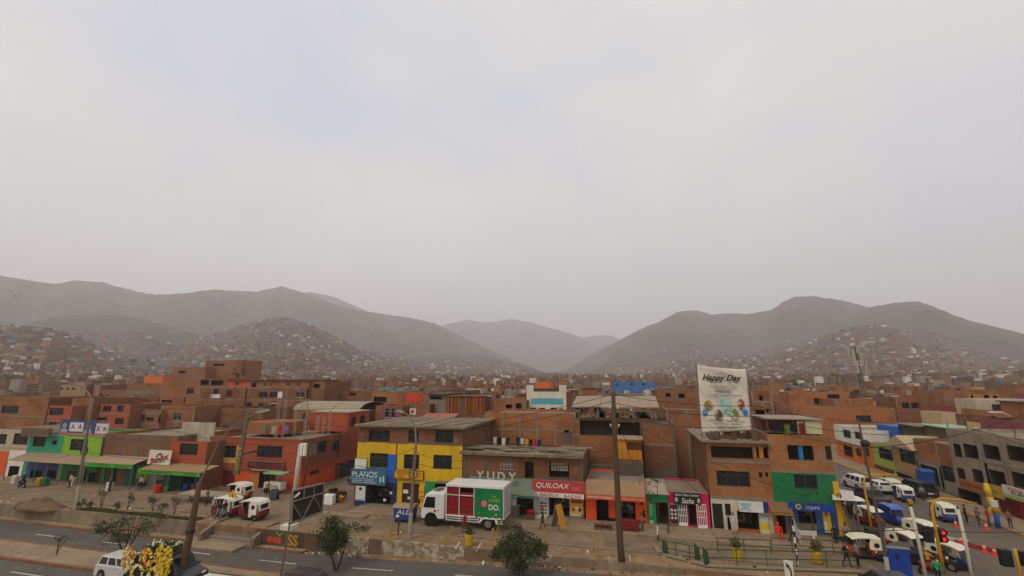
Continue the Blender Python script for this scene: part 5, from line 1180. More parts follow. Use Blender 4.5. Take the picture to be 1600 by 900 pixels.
    MB().box(.03, .09, 0, W - .03, 4, Hh - .05).build('shed_body', WOOD, r); MB().box(W * 9 / n, .03, 0, W * 12 / n - .03, .07, Hh * .28).build('panel', paint('6b5138', .8), r); MB().box(W * 9 / n, .05, Hh * .3, W * 12 / n - .03, .08, Hh * .85).build('window', paint('565045', .7), r); MB().box(-.1, -.15, Hh + .06, W + .1, 4.1, Hh + .12).build('roof_sheet', corrugated('5a3a24', .4), r)
    mh('brown brick house carrying the plank shed', 697, 757, 648.5, 21, 9, BRICK2, [(708, 652, 722, 662, 'o')], ym=665)
    mh('house with a purple wall and two white windows behind the yellow building', 585, 628, 634, 22, 6, BRICK, [(600, 638, 608, 653, 'v'), (610, 638, 617, 653, 'v')], zones=[(596, 636, 625, 660, paint('8a4a5e', .8, .3))])
    r, f, W, H = mh('brick house wearing a white square with a red cross', 628, 670, 631, 24, 6, BRICK, bands=(650,))
    a, b, c, d = f.rect(640, 638, 650, 648); MB().box(a, -.05, c, b, -.01, d).build('white_panel', WHITE, r); w = b - a
    mb = MB(); mb.box(a + w * .38, -.065, c + w * .15, a + w * .62, -.052, d - w * .15); mb.box(a + w * .15, -.068, c + w * .38, b - w * .15, -.066, d - w * .38); mb.build('red_cross', plain('b52a1f'), r)
    a, b, c, d = Fr('S', 0, 14).rect(648, 650, 700, 662); r = empty('lean_to_roof', (a, 14, c), 0, 'salmon pink sheet roof tilted behind the yellow building', 'canopy'); mb = MB(); n = 24
    for i in range(n): x0, x1 = (b - a) * i / n, (b - a) * (i + 1) / n; mb.quad((x0, -1, -.1 + .04 * (i % 2)), (x1, -1, -.1 + .04 * ((i + 1) % 2)), (x1, 4, 1.1 + .04 * ((i + 1) % 2)), (x0, 4, 1.1 + .04 * (i % 2)))
    mb.build('roof_sheet', paint('a0604e', .8, .35), r); 
    for x in (.2, b - a - .2): MB().box(x, -.8, -1.6, x + .1, -.7, -.1).build('post', WOOD, r)
    mh('tall bare brick wall with grey columns and a grey hatch behind YUDY', 757, 898, 645, 11, 8, BRICKO, [(882, 672, 889, 676, 'o')], zones=[(877, 672, 899, 712, CONCD)], bands=(672,), ncol=5, ym=675)
    mh('brick house with grey uprights left of the white house', 757.5, 822, 625, 24, 8, BRICK, [(806, 630, 815, 642, 'o'), (790, 632, 800, 641, 'o')], ncol=4, ym=640)
    r, f, W, H = mh('white house with a long turquoise window band', 823, 885, 612, 26, 8, paint('cfc8b4', .7, .2, .05), [(828, 637, 838, 645, 'w'), (842, 637, 852, 645, 'v'), (860, 637, 870, 645, 'w'), (874, 638, 880, 645, 'w')], zones=[(830, 622.5, 880, 632, paint('4fa3ad', .5, .1))], ym=630, name='white_house')
    for x in (0, W - 1.1): MB().box(x, -.06, H + .003, x + 1.1, .8, H + 1.0).build('parapet_pier', paint('cfc8b4', .7, .2, .05), r)
    MB().box(W * .06, .4, H + .003, W * .82, .6, H + .5).build('dark_parapet', paint('4a4238', .9), r)
    # canopy house
    r, f, W, H = mh('house under a wide beige roof slab with a cluttered open floor', 896, 1030, 653, 10, 8, BRICK2, [(906, 655, 957, 680, 'o'), (965, 660, 1000, 682, 'o')], zones=[(903, 682, 962, 715, BRICKO)], ym=690, bands=(682,))
    a, b, c, d = Fr('S', 0, 9).rect(893, 634, 1031, 648); n = 9
    for i in range(n):
        o = MB().box(0, 0, 0, (b - a) / n - .02, 6.5, .12).build('roof_sheet', corrugated('8f7d66', .3), r, (a - f.x + (b - a) * i / n, -1.1, H + 1.15 + .03 * (i % 3))); o.rotation_euler.x = R(9)
    for x in (.02, .3, .62, .97): MB().box(W * x, -.2, H, W * x + .16, -.04, H + 1.1).build('post', CONCL, r)
    rnd = random.Random(2); mb = MB()
    for i in range(26): x = rnd.uniform(.1, W * .9); s = rnd.uniform(.2, .7); mb.box(x, .4, H - .3, x + s, .4 + s, H + rnd.uniform(.1, .8), rnd.randint(0, 4))
    tag(mb.build('roof_clutter', [plain('b5492a'), CONC, WOOD, plain('3f4a4a'), plain('a09a8a')], r), kind='stuff')
    # yellow plank box
    a, b, c, d = Fr('S', 0, 6).rect(965, 687, 1003, 718); r = empty('plank_cabin', (a, 6, c), 0, 'bright yellow plank cabin propped on the roofs beside the lamp column', 'cabin'); W, Hh = b - a, d - c; n = 5; YP = paint('c07a1c', .7, .25)
    for i in range(n):
        hole = i in (2, 3, 4)
        o = MB().box(0, 0, 0, W / n - .03, .07, Hh * (.48 if hole else 1)).build('plank', YP, r, (W * i / n, 0, 0))
    MB().box(W * .4, .02, Hh * .88, W, .06, Hh).build('plank', YP, r); MB().box(.04, .1, 0, W - .04, 3, Hh).build('cabin_body', paint('5a3218', .9), r); MB().box(-.15, -.2, Hh + .01, W + .15, 3.2, Hh + .1).build('roof_sheet', corrugated('a08a6a', .3), r); MB().box(-.05, -.05, -.25, W + .05, 3, -.01).build('base_beam', WOOD, r)
    mh('rendered brown house carrying the yellow plank cabin', 962, 1006, 722, 5, 6, paint('5f5142', .9, .5), ym=740)
    mh('low rubble topped house behind the orange shop', 912, 961, 727, 7.5, 5, paint('6e6052', .95, .5, .2), ym=740)
    mh('bare house with an orange red brick panel next to the yellow cabin', 1006, 1056, 661, 9, 8, CONCD, zones=[(1008, 666, 1050, 694, BRICKO), (1008, 697, 1050, 735, BRICK2)], bands=(695,), ym=700)
    mh('brick house with a dark red panel left of the large banner', 1042, 1108, 640, 14, 8, BRICK, zones=[(1058, 650, 1092, 676, BRICKO)], ncol=2, ym=670)
    mh('brown brick house at the left back of the large banner', 1030, 1092, 608, 34, 8, BRICK2, [(1040, 614, 1048, 620, 'o'), (1060, 615, 1070, 622, 'o')])
    # right of the banner
    mh('orange brick house directly right of the large banner', 1177, 1211, 611, 14, 8, BRICKO, [(1186, 618, 1192, 626, 'o')], bands=(628,), ncol=2)
    mh('orange brick house with a black opening near the phone mast', 1236, 1332, 613, 88, 8, BRICKO, [(1293, 616, 1312, 624, 'o'), (1272, 622, 1284, 632, 'o')], zones=[(1306, 628, 1322, 638, WHITE)], bands=(636,))
    mh('brick house with a wavy sheet roof right of the banner', 1176, 1206, 636, 11.5, 2.2, BRICK, [(1180, 640, 1195, 648, 'o'), (1197, 639, 1204, 645, 'o')], bands=(645,))
    r, f, W, H = mh('long orange brick wall of houses behind the blue shed', 1240, 1400, 637, 66, 8, BRICKO, [(1338, 649, 1361, 660, 'w')], ym=650)
    house('wide orange brick house with a beige panel behind the blue shed', Fr('S', 0, 78), 1310, 1405, 625, 9, BRICKO, [(1340, 650, 1360, 660, 'w')], zones=[(1365, 627, 1377, 638, paint('c9a582', .8))], bands=(641,), ncol=4, group='unplastered houses in the rows behind the avenue', slab=BRICK2)
    house('wide orange brick house with twin dark windows at the right', Fr('S', 0, 70), 1405, 1480, 622, 9, BRICKO, [(1409, 629, 1421, 638, 'w'), (1424, 629, 1440, 638, 'o')], bands=(643,), ncol=4, group='unplastered houses in the rows behind the avenue', slab=BRICK2)
    house('brick house with several yellow framed openings at the right', Fr('S', 0, 62), 1480, 1585, 611, 9, BRICK2, [(1503, 625, 1511, 636, 'o'), (1517, 617, 1521, 624, 'o'), (1538, 617, 1546, 629, 'o'), (1552, 618, 1559, 629, 'o')], zones=[(1514, 616, 1534, 626, paint('a5762e', .8)), (1536, 616, 1562, 631, paint('a5762e', .8))], bands=(633,), group='unplastered houses in the rows behind the avenue', slab=BRICK2)
    house('brown brick house at the right edge behind the lamp arm', Fr('S', 0, 52), 1560, 1680, 632, 9, BRICK2, [(1588, 650, 1602, 658, 'w')], bands=(645, 662), group='unplastered houses in the rows behind the avenue', slab=BRICK2)
    house('cream and pink walled house above the garage roofs', Fr('S', 0, 56), 1478, 1510, 645, 6, paint('c0a47c', .8, .3), [(1500, 648, 1506, 655, 'w')], group='unplastered houses in the rows behind the avenue')
    house('small dark pink house with a white framed window', Fr('S', 0, 57), 1511, 1552, 640, 6, paint('9a3a42', .8, .3), [(1513, 648, 1521, 656, 'v'), (1540, 641, 1549, 649, 'o')], zones=[(1510, 646, 1523, 660, WHITE)], group='unplastered houses in the rows behind the avenue')
    for q in ((62, 200, 44, 88),): FOOT.append(q)
    # coloured bits far back
    house('long blue walled building far behind the lamp column', Fr('S', 0, 128), 957, 1024, 596.5, 7, paint('3f6f9f', .8, .3), [(962, 599, 965, 603, 'o'), (985, 599, 990, 602, 'o'), (1003, 599, 1008, 602, 'o')], group='unplastered houses in the rows behind the avenue', name='blue_building', cat='building', ym=606)
    house('small blue walled building right of the long blue one', Fr('S', 0, 122), 1024.5, 1047, 603.5, 6, paint('4a80b0', .8, .3), [(1030, 606, 1036, 609, 'o')], group='unplastered houses in the rows behind the avenue', name='blue_building', cat='building', ym=608)
    house('far house with a bright orange wall beside the white house', Fr('S', 0, 112), 836, 860, 596.5, 6, paint('cf6422', .8, .2), group='unplastered houses in the rows behind the avenue', name='orange_house', ym=604)
    house('tall narrow house with two orange panels left of the banner', Fr('S', 0, 48), 1038, 1052, 614, 6, paint('8a7448', .8), zones=[(1039, 615, 1051, 622, paint('cf5a22', .7)), (1039, 627, 1051, 632, paint('cf5a22', .7))], group='unplastered houses in the rows behind the avenue', name='orange_house', ym=630)
    house('small orange walled house far on the left skyline', Fr('S', 0, 95), 224, 252, 587, 6, paint('c96a2a', .8, .2), group='unplastered houses in the rows behind the avenue', name='orange_house', ym=600)
    house('brick block standing up behind the big four storey house', Fr('S', 0, 88), 318, 376, 563, 9, BRICK, [(334, 568, 350, 572, 'o')], group='unplastered houses in the rows behind the avenue', ym=590, slab=BRICK)
    house('low brown brick block left of the one on the skyline', Fr('S', 0, 84), 268, 319, 574, 9, BRICK2, [(280, 579, 290, 583, 'o')], group='unplastered houses in the rows behind the avenue', ym=595, slab=BRICK)
    garment_line(Fr('S', 0, 5.0), 770, 682, 797, 683, [('c9c2b4', 't', 'pale shirt on the line behind the YUDY roof'), ('15151a', 't', 'black trousers beside the pale shirt on the YUDY roof'), ('d2d0cc', 'p', 'white towel on the line behind the YUDY roof'), ('1d2440', 't', 'navy cloth at the end of the YUDY roof line')], 'the YUDY roof', .9)
    garment_line(Fr('S', 0, 5.4), 806, 682, 846, 687, [('1c1c20', 't', 'black shirt at the left of the second YUDY roof line'), ('c4c0b8', 'p', 'grey white cloth on the second YUDY roof line'), ('d19a22', 't', 'bright yellow shirt on the second YUDY roof line'), ('191a20', 't', 'black trousers next to the bright yellow shirt'), ('c02438', 't', 'crimson shirt on the second YUDY roof line'), ('22305c', 't', 'navy shirt at the right of the second YUDY roof line')], 'the roof right of the YUDY washing', .85)
measured()
def hit(x0, x1, y0, y1):
    for a, b, c, d in FOOT:
        if x0 < b and x1 > a and y0 < d and y1 > c: return True
    return False
WALLS = [(BRICK, 'red brown brick'), (BRICK2, 'dark brown brick'), (BRICK3, 'tan brick'), (BRICKO, 'orange brick'), (paint('86786a', .92, .5, .15), 'grey rendered'), (paint('9a7a5a', .9, .45), 'beige painted'), (paint('c9c0ae', .8, .3), 'white painted'), (paint('4f8a86', .8, .3), 'turquoise painted'), (paint('b58a3a', .8, .3), 'ochre painted'), (paint('8a4a4a', .8, .3), 'rose painted')]
WPICK = [0] * 9 + [1] * 6 + [2] * 6 + [3] * 6 + [4] * 2 + [5] + [6] + [7] * 0 + [8] + [9]
def landmark(x, y):
    px = (x - CAM.x) / (y - CAM.y)                               # bearing from the camera's side of the avenue
    for lim, nm in ((-1.75, 'the far left awnings'), (-1.2, 'the red corner building'), (-.7, 'the yellow building'), (-.38, 'the YUDY building'), (-.12, 'the orange shop'), (.18, 'the large banner'), (.45, 'the green corner building')):
        if px < lim: return nm
    return 'the grey concrete building'
USED = set(); CLUT = [plain('8a8074'), WOOD, RUST, plain('b5aa9a'), plain('5a4a40'), paint('7a4a34', .9)]
def town():
    rnd = random.Random(17); GROUP = 'unplastered houses in the rows behind the avenue'; n_ind = 0
    stuff = MB(); smats = [w[0] for w in WALLS] + [GLASS, CONC, paint('3f6a8f', .8), WOOD]
    y = 21.0
    while y < 262:
        dist = y - CAM.y; x0 = CAM.x - 1.55 * dist; x1 = CAM.x + 1.05 * dist; x = x0 + rnd.uniform(0, 4); D = rnd.uniform(7, 9)
        while x < x1:
            W = rnd.uniform(5.2, 9.5) if y < 100 else rnd.uniform(4, 7.6)
            yy = y + rnd.uniform(-.8, .8)
            if -10.2 < x + W and x < .2 and y < 21: x += W; continue
            if 42.8 < x + W and x < 72 and y < 110: x += 3; continue
            if rnd.random() < .05 or hit(x, x + W, yy, yy + D): x += W + .1; continue
            st = rnd.choice([1, 2, 2, 2, 3, 3, 3] if y < 130 else [1, 2, 2, 3, 3, 3, 4]); H = st * 2.75 + rnd.uniform(-.4, .7)
            if y < 40: H = min(H, 8.0)
            wi = rnd.choice(WPICK); wm, wn = WALLS[wi]
            ops = []; nb = max(1, int(W / 2.6))
            for s in range(st):
                for k in range(nb):
                    if rnd.random() < .3: continue
                    cx = W * (k + .5) / nb + rnd.uniform(-.2, .2); ww, hh = rnd.uniform(.5, .95), rnd.uniform(.45, .75); cz = s * 2.75 + 1.55
                    if cz + hh < H - .4 and cx - ww > .3 and cx + ww < W - .3: ops.append((cx - ww, cx + ww, cz - hh, cz + hh, .16, None, rnd.choice(['w', 'w', 'o', 'v'])))
            if y < 96 and n_ind < 215:
                for _t in range(9):
                    feat = rnd.choice(['roof bars', 'tin roof shed', 'bare roof', 'roof tank', 'half built top'])
                    lab = '%s%s %s house with %s behind %s' % ('narrow ' if W < 6.4 else 'wide ' if W > 8.2 else '', ['', 'one storey', 'two storey', 'three storey', 'four storey'][st], wn, feat, landmark(x, y))
                    if lab not in USED: break
                if lab in USED: lab = lab.replace(' house', ' terrace house', 1)
                USED.add(lab)
                r = empty('brick_house' if wi < 4 else 'rendered_house', (x, yy, 0), 0, lab, 'house', GROUP)
                ops2 = [(a, b, c, d, 1.0 if k == 'o' else .5, INNER, k) for a, b, c, d, _, _, k in ops]
                slab = rnd.choice([BRICK2, BRICK, BRICKD]) if wi < 4 or rnd.random() < .7 else wm
                mb, mats = wallmesh(W, H, D, ops2, [], [wm], bands=[2.75 * s for s in range(1, st + 1) if 2.75 * s < H - .3] if rnd.random() < .9 else [], ncol=nb if wi < 4 and rnd.random() < .8 else 0, slab=slab, parapet=rnd.choice([.2, .35, .6, .9]), roof_m=rnd.choice([CONC, CONCD, CONCL]), cm=rnd.choice([CONC, CONCD]))
                mb.build('wall', mats, r)
                for o in ops2:
                    if o[-1] != 'o': add_open(r, o, False)
                if 'bars' in feat: rebar(r, W, D, H, nb, n_ind)
                elif 'shed' in feat:
                    w2 = W * rnd.uniform(.35, .6); h2 = rnd.uniform(1.6, 2.3); a = rnd.uniform(0, W - w2); MB().box(a, 1.5, H - .3, a + w2, D - .5, H + h2).build('roof_shed', rnd.choice([WOOD, BRICK2, paint('7f7364', .9), paint('9a5a3a', .85)]), r); MB().box(a - .25, 1.1, H + h2 + .003, a + w2 + .25, D - .2, H + h2 + .1).build('roof_sheet', corrugated(rnd.choice(['8f8170', '6b5a4a', 'a89a86', '7a4a34']), .35), r)
                elif 'half' in feat:
                    h2 = rnd.uniform(.7, 1.6); mb = MB(); mb.box(0.01, .01, H + .003, W * .6, .16, H + h2); mb.box(.01, .17, H + .003, .16, D * .8, H + h2); mb.build('half_wall', wm if wi < 4 else BRICK, r)
                elif 'tank' in feat: tank(x + rnd.uniform(1, W - 1), yy + rnd.uniform(1, D - 1), H - .34, 'round tank on the ' + lab.replace(' with roof tank', ''), rnd.choice(['1d1b1a', '23282e', '3a2a22']))
                if rnd.random() < .45 and st < 4:
                    w2 = W * rnd.uniform(.3, .7); d2 = D * rnd.uniform(.35, .8); h2 = rnd.uniform(1.2, 2.6); a2 = rnd.choice([.15, W - w2 - .15]); MB().box(a2, D - d2 - .2, H + .004, a2 + w2, D - .2, H + h2).build('roof_room', rnd.choice([BRICK, BRICK2, BRICK3, BRICKO, BRICK2, CONC, paint('b5a58c', .8, .4), paint('6f8f8c', .8, .4)]), r); MB().box(a2 + w2 * .3, D - d2 - .26, H + .3, a2 + w2 * .6, D - d2 - .202, H + min(h2 - .2, 1.5)).build('roof_door', rnd.choice([plain('2a2320'), plain('5a4a38'), plain('8a8a84')]), r)
                cl = MB()                                                   # what people keep on their roofs
                for _c in range(rnd.randint(3, 9)):
                    cx_, cy_ = rnd.uniform(.3, W - 1), rnd.uniform(.3, D - 1); s_ = rnd.uniform(.25, .9); t_ = rnd.random()
                    if t_ < .45: cl.box(cx_, cy_, H - .34, cx_ + s_, cy_ + s_ * .8, H + rnd.uniform(.05, .8), rnd.randint(0, 5))
                    elif t_ < .75:
                        z0_, z1_ = H + rnd.uniform(0, .5), H + rnd.uniform(.2, .9); cl.quad((cx_, cy_, z0_), (cx_ + 1.6, cy_, z0_ + .1), (cx_ + 1.6, cy_ + 1.5, z1_), (cx_, cy_ + 1.5, z1_), rnd.randint(0, 5)); cl.box(cx_, cy_, H - .34, cx_ + .06, cy_ + .06, z0_, 2)
                    else: cl.box(cx_, cy_, H - .34, cx_ + .05, cy_ + .05, H + rnd.uniform(1, 2.6), 2)
                tag(cl.build('roof_clutter', CLUT, r), kind='stuff')
                n_ind += 1
            else:
                b = len(smats)
                stuff.box(x, yy, 0, x + W, yy + D, H, wi)
                for a, bb, c, d, _, _, k in ops: stuff.box(x + a, yy - .05, c, x + bb, yy - .01, d, len(WALLS))
                if rnd.random() < .5: w2 = W * rnd.uniform(.3, .6); a = rnd.uniform(0, W - w2); stuff.box(x + a, yy + 1, H, x + a + w2, yy + D - 1, H + rnd.uniform(.8, 2.4), rnd.choice(WPICK))
                stuff.box(x - .05, yy - .05, H + .003, x + W + .05, yy + D, H + .12, len(WALLS) + 1)
                for _c in range(rnd.randint(2, 6)):
                    cx_, cy_, s_ = x + rnd.uniform(.1, W - 1), yy + rnd.uniform(.1, D - 2), rnd.uniform(.3, 1.6); t_ = rnd.random()
                    if t_ < .7: stuff.box(cx_, cy_, H + .1, cx_ + s_, cy_ + s_, H + rnd.uniform(.3, 1.6), rnd.choice([0, 1, 2, 3, 4, 4, 5, 6, len(WALLS), len(WALLS) + 1, len(WALLS) + 2, len(WALLS) + 3]))
                    elif t_ < .85: stuff.box(cx_, cy_, H, cx_ + .08, cy_ + .08, H + rnd.uniform(1, 2.5), len(WALLS) + 1)
                    else: stuff.box(cx_, cy_, H + .8, cx_ + 2.2, cy_ + 2, H + .9, len(WALLS) + 1 + rnd.randint(0, 2))
                if rnd.random() < .3: stuff.box(x + W * .4, yy + D * .5, H + .13, x + W * .4 + 1, yy + D * .5 + 1, H + 1.3, rnd.choice([6, len(WALLS)]))
            x += W + rnd.choice([.05, .05, .05, .4, 1.5])
        y += D + rnd.choice([.4, .4, 1.0, 5.0])
    tag(stuff.build('town_houses', smats), 'closely packed brick houses filling the flat town before the hills', kind='stuff')
    return n_ind
print('individual town houses', town())
tank(*fy(600, 612, 30)[:1], 33, 9.2, 'white box like water tank on the brick house left of the red panel', 'c9c4b8', .7)
def mast():
    X, Z = fy(1349, 624, 92); zt = fy(1340, 541, 92)[1]; r = empty('phone_mast', (X, 92, 0), 0, 'steel phone mast with pale antenna panels rising above the roofs', 'mast'); zb = 9
    for q in ((-.45, -.3), (.45, -.3), (0, .45)): MB().tube([(q[0], q[1], zb), (q[0] * .35, q[1] * .35, zt)], .13, 6).build('leg', plain('5a544c', .6), r)
    mb = MB(); k = 14
    for i in range(k):
        z0, z1 = zb + (zt - zb) * i / k, zb + (zt - zb) * (i + 1) / k; s0, s1 = 1 - .65 * i / k, 1 - .65 * (i + 1) / k
        for (p, q) in (((-.45, -.3), (.45, -.3)), ((.45, -.3), (0, .45)), ((0, .45), (-.45, -.3))): mb.tube([(p[0] * s0, p[1] * s0, z0), (q[0] * s1, q[1] * s1, z1)], .06, 4)
    mb.build('lattice', plain('5a544c', .6), r)
    PAN = plain('a39c8a', .5)
    for i, (x, y, z, h) in enumerate(((-1.9, -.3, -3.6, 3.4), (-1.0, -1.1, -4.6, 3.2), (.7, -1, -5.2, 3), (1.9, .1, -6, 3.2), (-.1, -1.2, -1.8, 1.7), (-1.2, .8, -2.2, 2.4), (-.6, -1.2, -7, 3), (1.4, -.8, -7.6, 2.4))):
        o = MB().box(-.27, -.15, 0, .27, .15, h * 1.1).build('antenna_panel', PAN, r, (x, y, zt + z), bevel=.03); o.rotation_euler.z = math.atan2(x, -y)
        MB().tube([(x * .95, y * .95, zt + z + h * .5), (0, 0, zt + z + h * .5)], .04, 5).build('arm', STEEL, r)
    MB().cyl((0, 0, zt - 8.6), 1.5, .12, 12).build('platform', STEEL, r); MB().cyl((0, 0, zt), .03, 1.2, 5).build('lightning_rod', STEEL, r)
mast()
# ------------------------------------------------------------ vehicles
def wheel_mesh(r, w):
    t = MB().tube([(0, -w / 2, 0), (0, -w / 2 * .8, 0), (0, w / 2 * .8, 0), (0, w / 2, 0)], [r * .9, r, r, r * .9], 18); d = MB().tube([(0, -w / 2 - .012, 0), (0, w / 2 + .012, 0)], [r * .58, r * .58], 14)
    return t.mesh('tyre', TYRE, True), d.mesh('rim', RIM)
def add_wheel(root, x, y, r, w=.2, cache={}):
    k = (r, w)
    if k not in cache: cache[k] = wheel_mesh(r, w)
    o = bpy.data.objects.new('wheel', cache[k][0]); link(o, root); CH.setdefault(root.name, []).append(o); o.location = (x, y, r)
    q = bpy.data.objects.new('rim', cache[k][1]); link(q, o); CH.setdefault(o.name, []).append(q)
HEADL = plain('d8d4c4', .2); TAIL = plain('7a1512', .3); CHROME = plain('9a9892', .3, .8); GLASSC = plain('1c2022', .2)
CARPAINT = lambda h: paint(h, .38, .22, .03, 0, 0, ('car', h), .5)
def car(label, cat, name, x, y, z, rz, L=4.2, W=1.7, H=1.5, hood=1.05, tail=0.0, belt=.9, col='c8c6c0', rake=.6, rear_rake=.2, group=None, wr=.31, winds=3, rack=False):
    r = empty(name, (x, y, z), rz, label, cat, group); P = CARPAINT(col); f, b = L / 2, -L / 2; g = .24
    mb = MB(); pr = [(b + .04, g), (f - .05, g), (f, g + .14), (f - .02, belt - .28), (f - hood * .35, belt - .14), (f - hood, belt), (b + tail, belt), (b + .05, belt - (.1 if tail else .0)), (b, belt - .35), (b, g + .12)]
    mb.prism(pr, 'y', -W / 2, W / 2); mb.build('body', P, r, bevel=.09, seg=3)
    x0, x1 = b + tail + .05, f - hood - .02; y0 = W / 2 - .04; y1 = W / 2 - .19; xt0, xt1 = x0 + rear_rake, x1 - rake
    mb = MB(); v = [(x0, -y0, belt - .03), (x1, -y0, belt - .03), (x1, y0, belt - .03), (x0, y0, belt - .03), (xt0, -y1, H), (xt1, -y1, H), (xt1, y1, H), (xt0, y1, H)]; mb.v = v
    for q in ((4, 5, 6, 7), (0, 1, 5, 4), (1, 2, 6, 5), (2, 3, 7, 6), (3, 0, 4, 7)): mb.f.append(q); mb.m.append(0)
    mb.build('cabin', P, r, bevel=.08, seg=3)
    V = [Vector(p) for p in v]
    def pane(a, b_, c, d, u0, u1, w0, w1, nm, out):
        def B(u, w): return (V[a] * (1 - u) + V[b_] * u) * (1 - w) + (V[d] * (1 - u) + V[c] * u) * w
        pts = [B(u0, w0), B(u1, w0), B(u1, w1), B(u0, w1)]; n = ((pts[1] - pts[0]).cross(pts[3] - pts[0])).normalized()
        if n.dot(Vector(out)) < 0: n = -n
        m2 = MB(); o1 = [tuple(p + n * .006) for p in pts]; o0 = [tuple(p - n * .02) for p in pts]; m2.v = o0 + o1
        for q in ((0, 1, 2, 3), (7, 6, 5, 4), (0, 4, 5, 1), (1, 5, 6, 2), (2, 6, 7, 3), (3, 7, 4, 0)): m2.f.append(q); m2.m.append(0)
        m2.build(nm, GLASSC, r)
    for i in range(winds):
        u0, u1 = (i + .1) / winds * .94 + .03, (i + .92) / winds * .94 + .03
        pane(0, 1, 5, 4, u0, u1, .2, .86, 'side_window', (0, -1, 0)); pane(3, 2, 6, 7, u0, u1, .2, .86, 'side_window', (0, 1, 0))
    pane(1, 2, 6, 5, .07, .93, .12, .9, 'windscreen', (1, 0, 0)); pane(0, 3, 7, 4, .1, .9, .2, .85, 'rear_window', (-1, 0, 0))
    for s in (-1, 1):
        for xx in (f - .78, b + .75):
            MB().cyl((xx, s * (W / 2 - .012), wr + .02), wr + .07, s * .02, 18, 0, 'y').build('wheel_arch', BLACK, r); add_wheel(r, xx, s * (W / 2 - .07), wr)
        MB().box(f - .06, s * (W / 2 - .38) - .15, belt - .34, f + .012, s * (W / 2 - .38) + .15, belt - .2).build('headlight', HEADL, r, bevel=.02)
        MB().box(b - .012, s * (W / 2 - .16) - .09, belt - .3, b + .05, s * (W / 2 - .16) + .09, belt - .04).build('tail_light', TAIL, r, bevel=.02)
        MB().box(x1 - .28, s * (W / 2 + .09) - .08, belt + .02, x1 - .16, s * (W / 2 + .09) + .08, belt + .16).build('mirror', P, r, bevel=.02)
    MB().box(f - .03, -W / 2 + .1, g + .02, f + .05, W / 2 - .1, g + .2).build('bumper', DARKF, r, bevel=.03); MB().box(b - .05, -W / 2 + .1, g + .02, b + .03, W / 2 - .1, g + .2).build('bumper', DARKF, r, bevel=.03)
    MB().box(b - .056, -.26, belt - .5, b - .04, .26, belt - .38).build('number_plate', WHITEC, r)
    if rack:
        for s in (-1, 1): MB().tube([(xt0 + .2, s * (y1 - .1), H + .07), (xt1 - .1, s * (y1 - .1), H + .07)], .025, 6).build('roof_rail', DARKF, r)
    return r
def mototaxi(label, x, y, z, rz, body='8f1f1c', shell='d9d3c4', door=True, closed=False, group='mototaxis waiting and passing in the street', low=None):
    r = empty('mototaxi', (x, y, z), rz, label, 'mototaxi', group); B = CARPAINT(body); S = CARPAINT(shell); W = .66
    MB().box(-1.25, -.6, .26, .95, .6, .36).build('chassis', DARKF, r)
    MB().prism([(-1.32, .36), (-.35 if not closed else .3, .36), (-.35 if not closed else .3, .86), (-1.26, .92), (-1.38, .6)], 'y', -W, W).build('rear_body', B, r, bevel=.07, seg=3)
    mb = MB(); mb.prism([(.35, .30), (1.15, .36), (1.28, .62), (1.08, .98), (.62, 1.02), (.5, .5)], 'y', -.42, .42); mb.build('front_cowl', B, r, bevel=.09, seg=3)
    mb = MB(); mb.prism([(-1.36, 1.46), (-1.18, 1.72), (-.2, 1.82), (.6, 1.76), (1.06, 1.58), (1.0, 1.54), (.5, 1.64), (-.2, 1.68)], 'y', -W - .02, W + .02); mb.build('roof', S, r, bevel=.05, seg=3)
    for s in (-1, 1):
        x0, x1 = (-1.05, -.2) if not closed else (-1.15, .42)
        if not door: x0 = -1.22
        mb = MB(); mb.prism([(x0, .34 if door else .86), (x1, .34 if door else .86), (x1 + .04, 1.2), (x1 - .1, 1.66), (x0 + .02, 1.62)], 'y', s * W - .012, s * (W + .014)); mb.build('side_panel', S if not closed else B, r, bevel=.01)
        n = 2 if closed else 1
        for k in range(n): cx = (x0 + x1) / 2 if n == 1 else x0 + (x1 - x0) * (.28 + .44 * k); MB().ball((cx, s * (W + .012), 1.22), .22, .016, .2, 14, 6).build('side_window', GLASSC, r)
        MB().tube([(.85, s * .42, .95), (.72, s * .5, 1.3), (.62, s * .55, 1.68)], .028, 6).build('pillar', S, r)
        add_wheel(r, -.85, s * .52, .25, .14); MB().box(-1.40, s * .5 - .09, .62, -1.34, s * .5 + .09, .82).build('tail_light', TAIL, r, bevel=.02)
        MB().prism([(-1.2, .3), (-.5, .3), (-.55, .52), (-.85, .6), (-1.15, .52)], 'y', s * W - .01, s * (W + .05)).build('mudguard', DARKF, r)
    mb = MB(); mb.prism([(-1.345, .9), (-1.30, .9), (-1.2, 1.66), (-1.26, 1.6)], 'y', -W + .01, W - .01); mb.build('rear_panel', S, r); mb = MB(); mb.prism([(-1.36, 1.06), (-1.335, 1.06), (-1.27, 1.46), (-1.295, 1.46)], 'y', -.44, .44); mb.build('rear_window', GLASSC, r)
    mb = MB(); mb.prism([(.99, 1.0), (1.01, 1.0), (.78, 1.58), (.76, 1.58)], 'y', -.42, .42); mb.build('windscreen', GLASSC, r)
    MB().box(-1.0, -.52, .62, -.35, .52, .74).build('bench_seat', BLACK, r, bevel=.04); MB().box(-.15, -.2, .6, .3, .2, .78).build('driver_seat', BLACK, r, bevel=.04)
    MB().tube([(.62, -.34, 1.04), (.78, -.1, 1.06), (.78, .1, 1.06), (.62, .34, 1.04)], .02, 6).build('handlebar', DARKF, r); add_wheel(r, 1.1, 0, .25, .12)
    MB().tube([(.95, 0, .8), (1.1, 0, .26)], .04, 6).build('fork', DARKF, r); MB().ball((1.25, 0, .72), .06, .1, .1, 10, 6).build('headlight', HEADL, r)
    return r
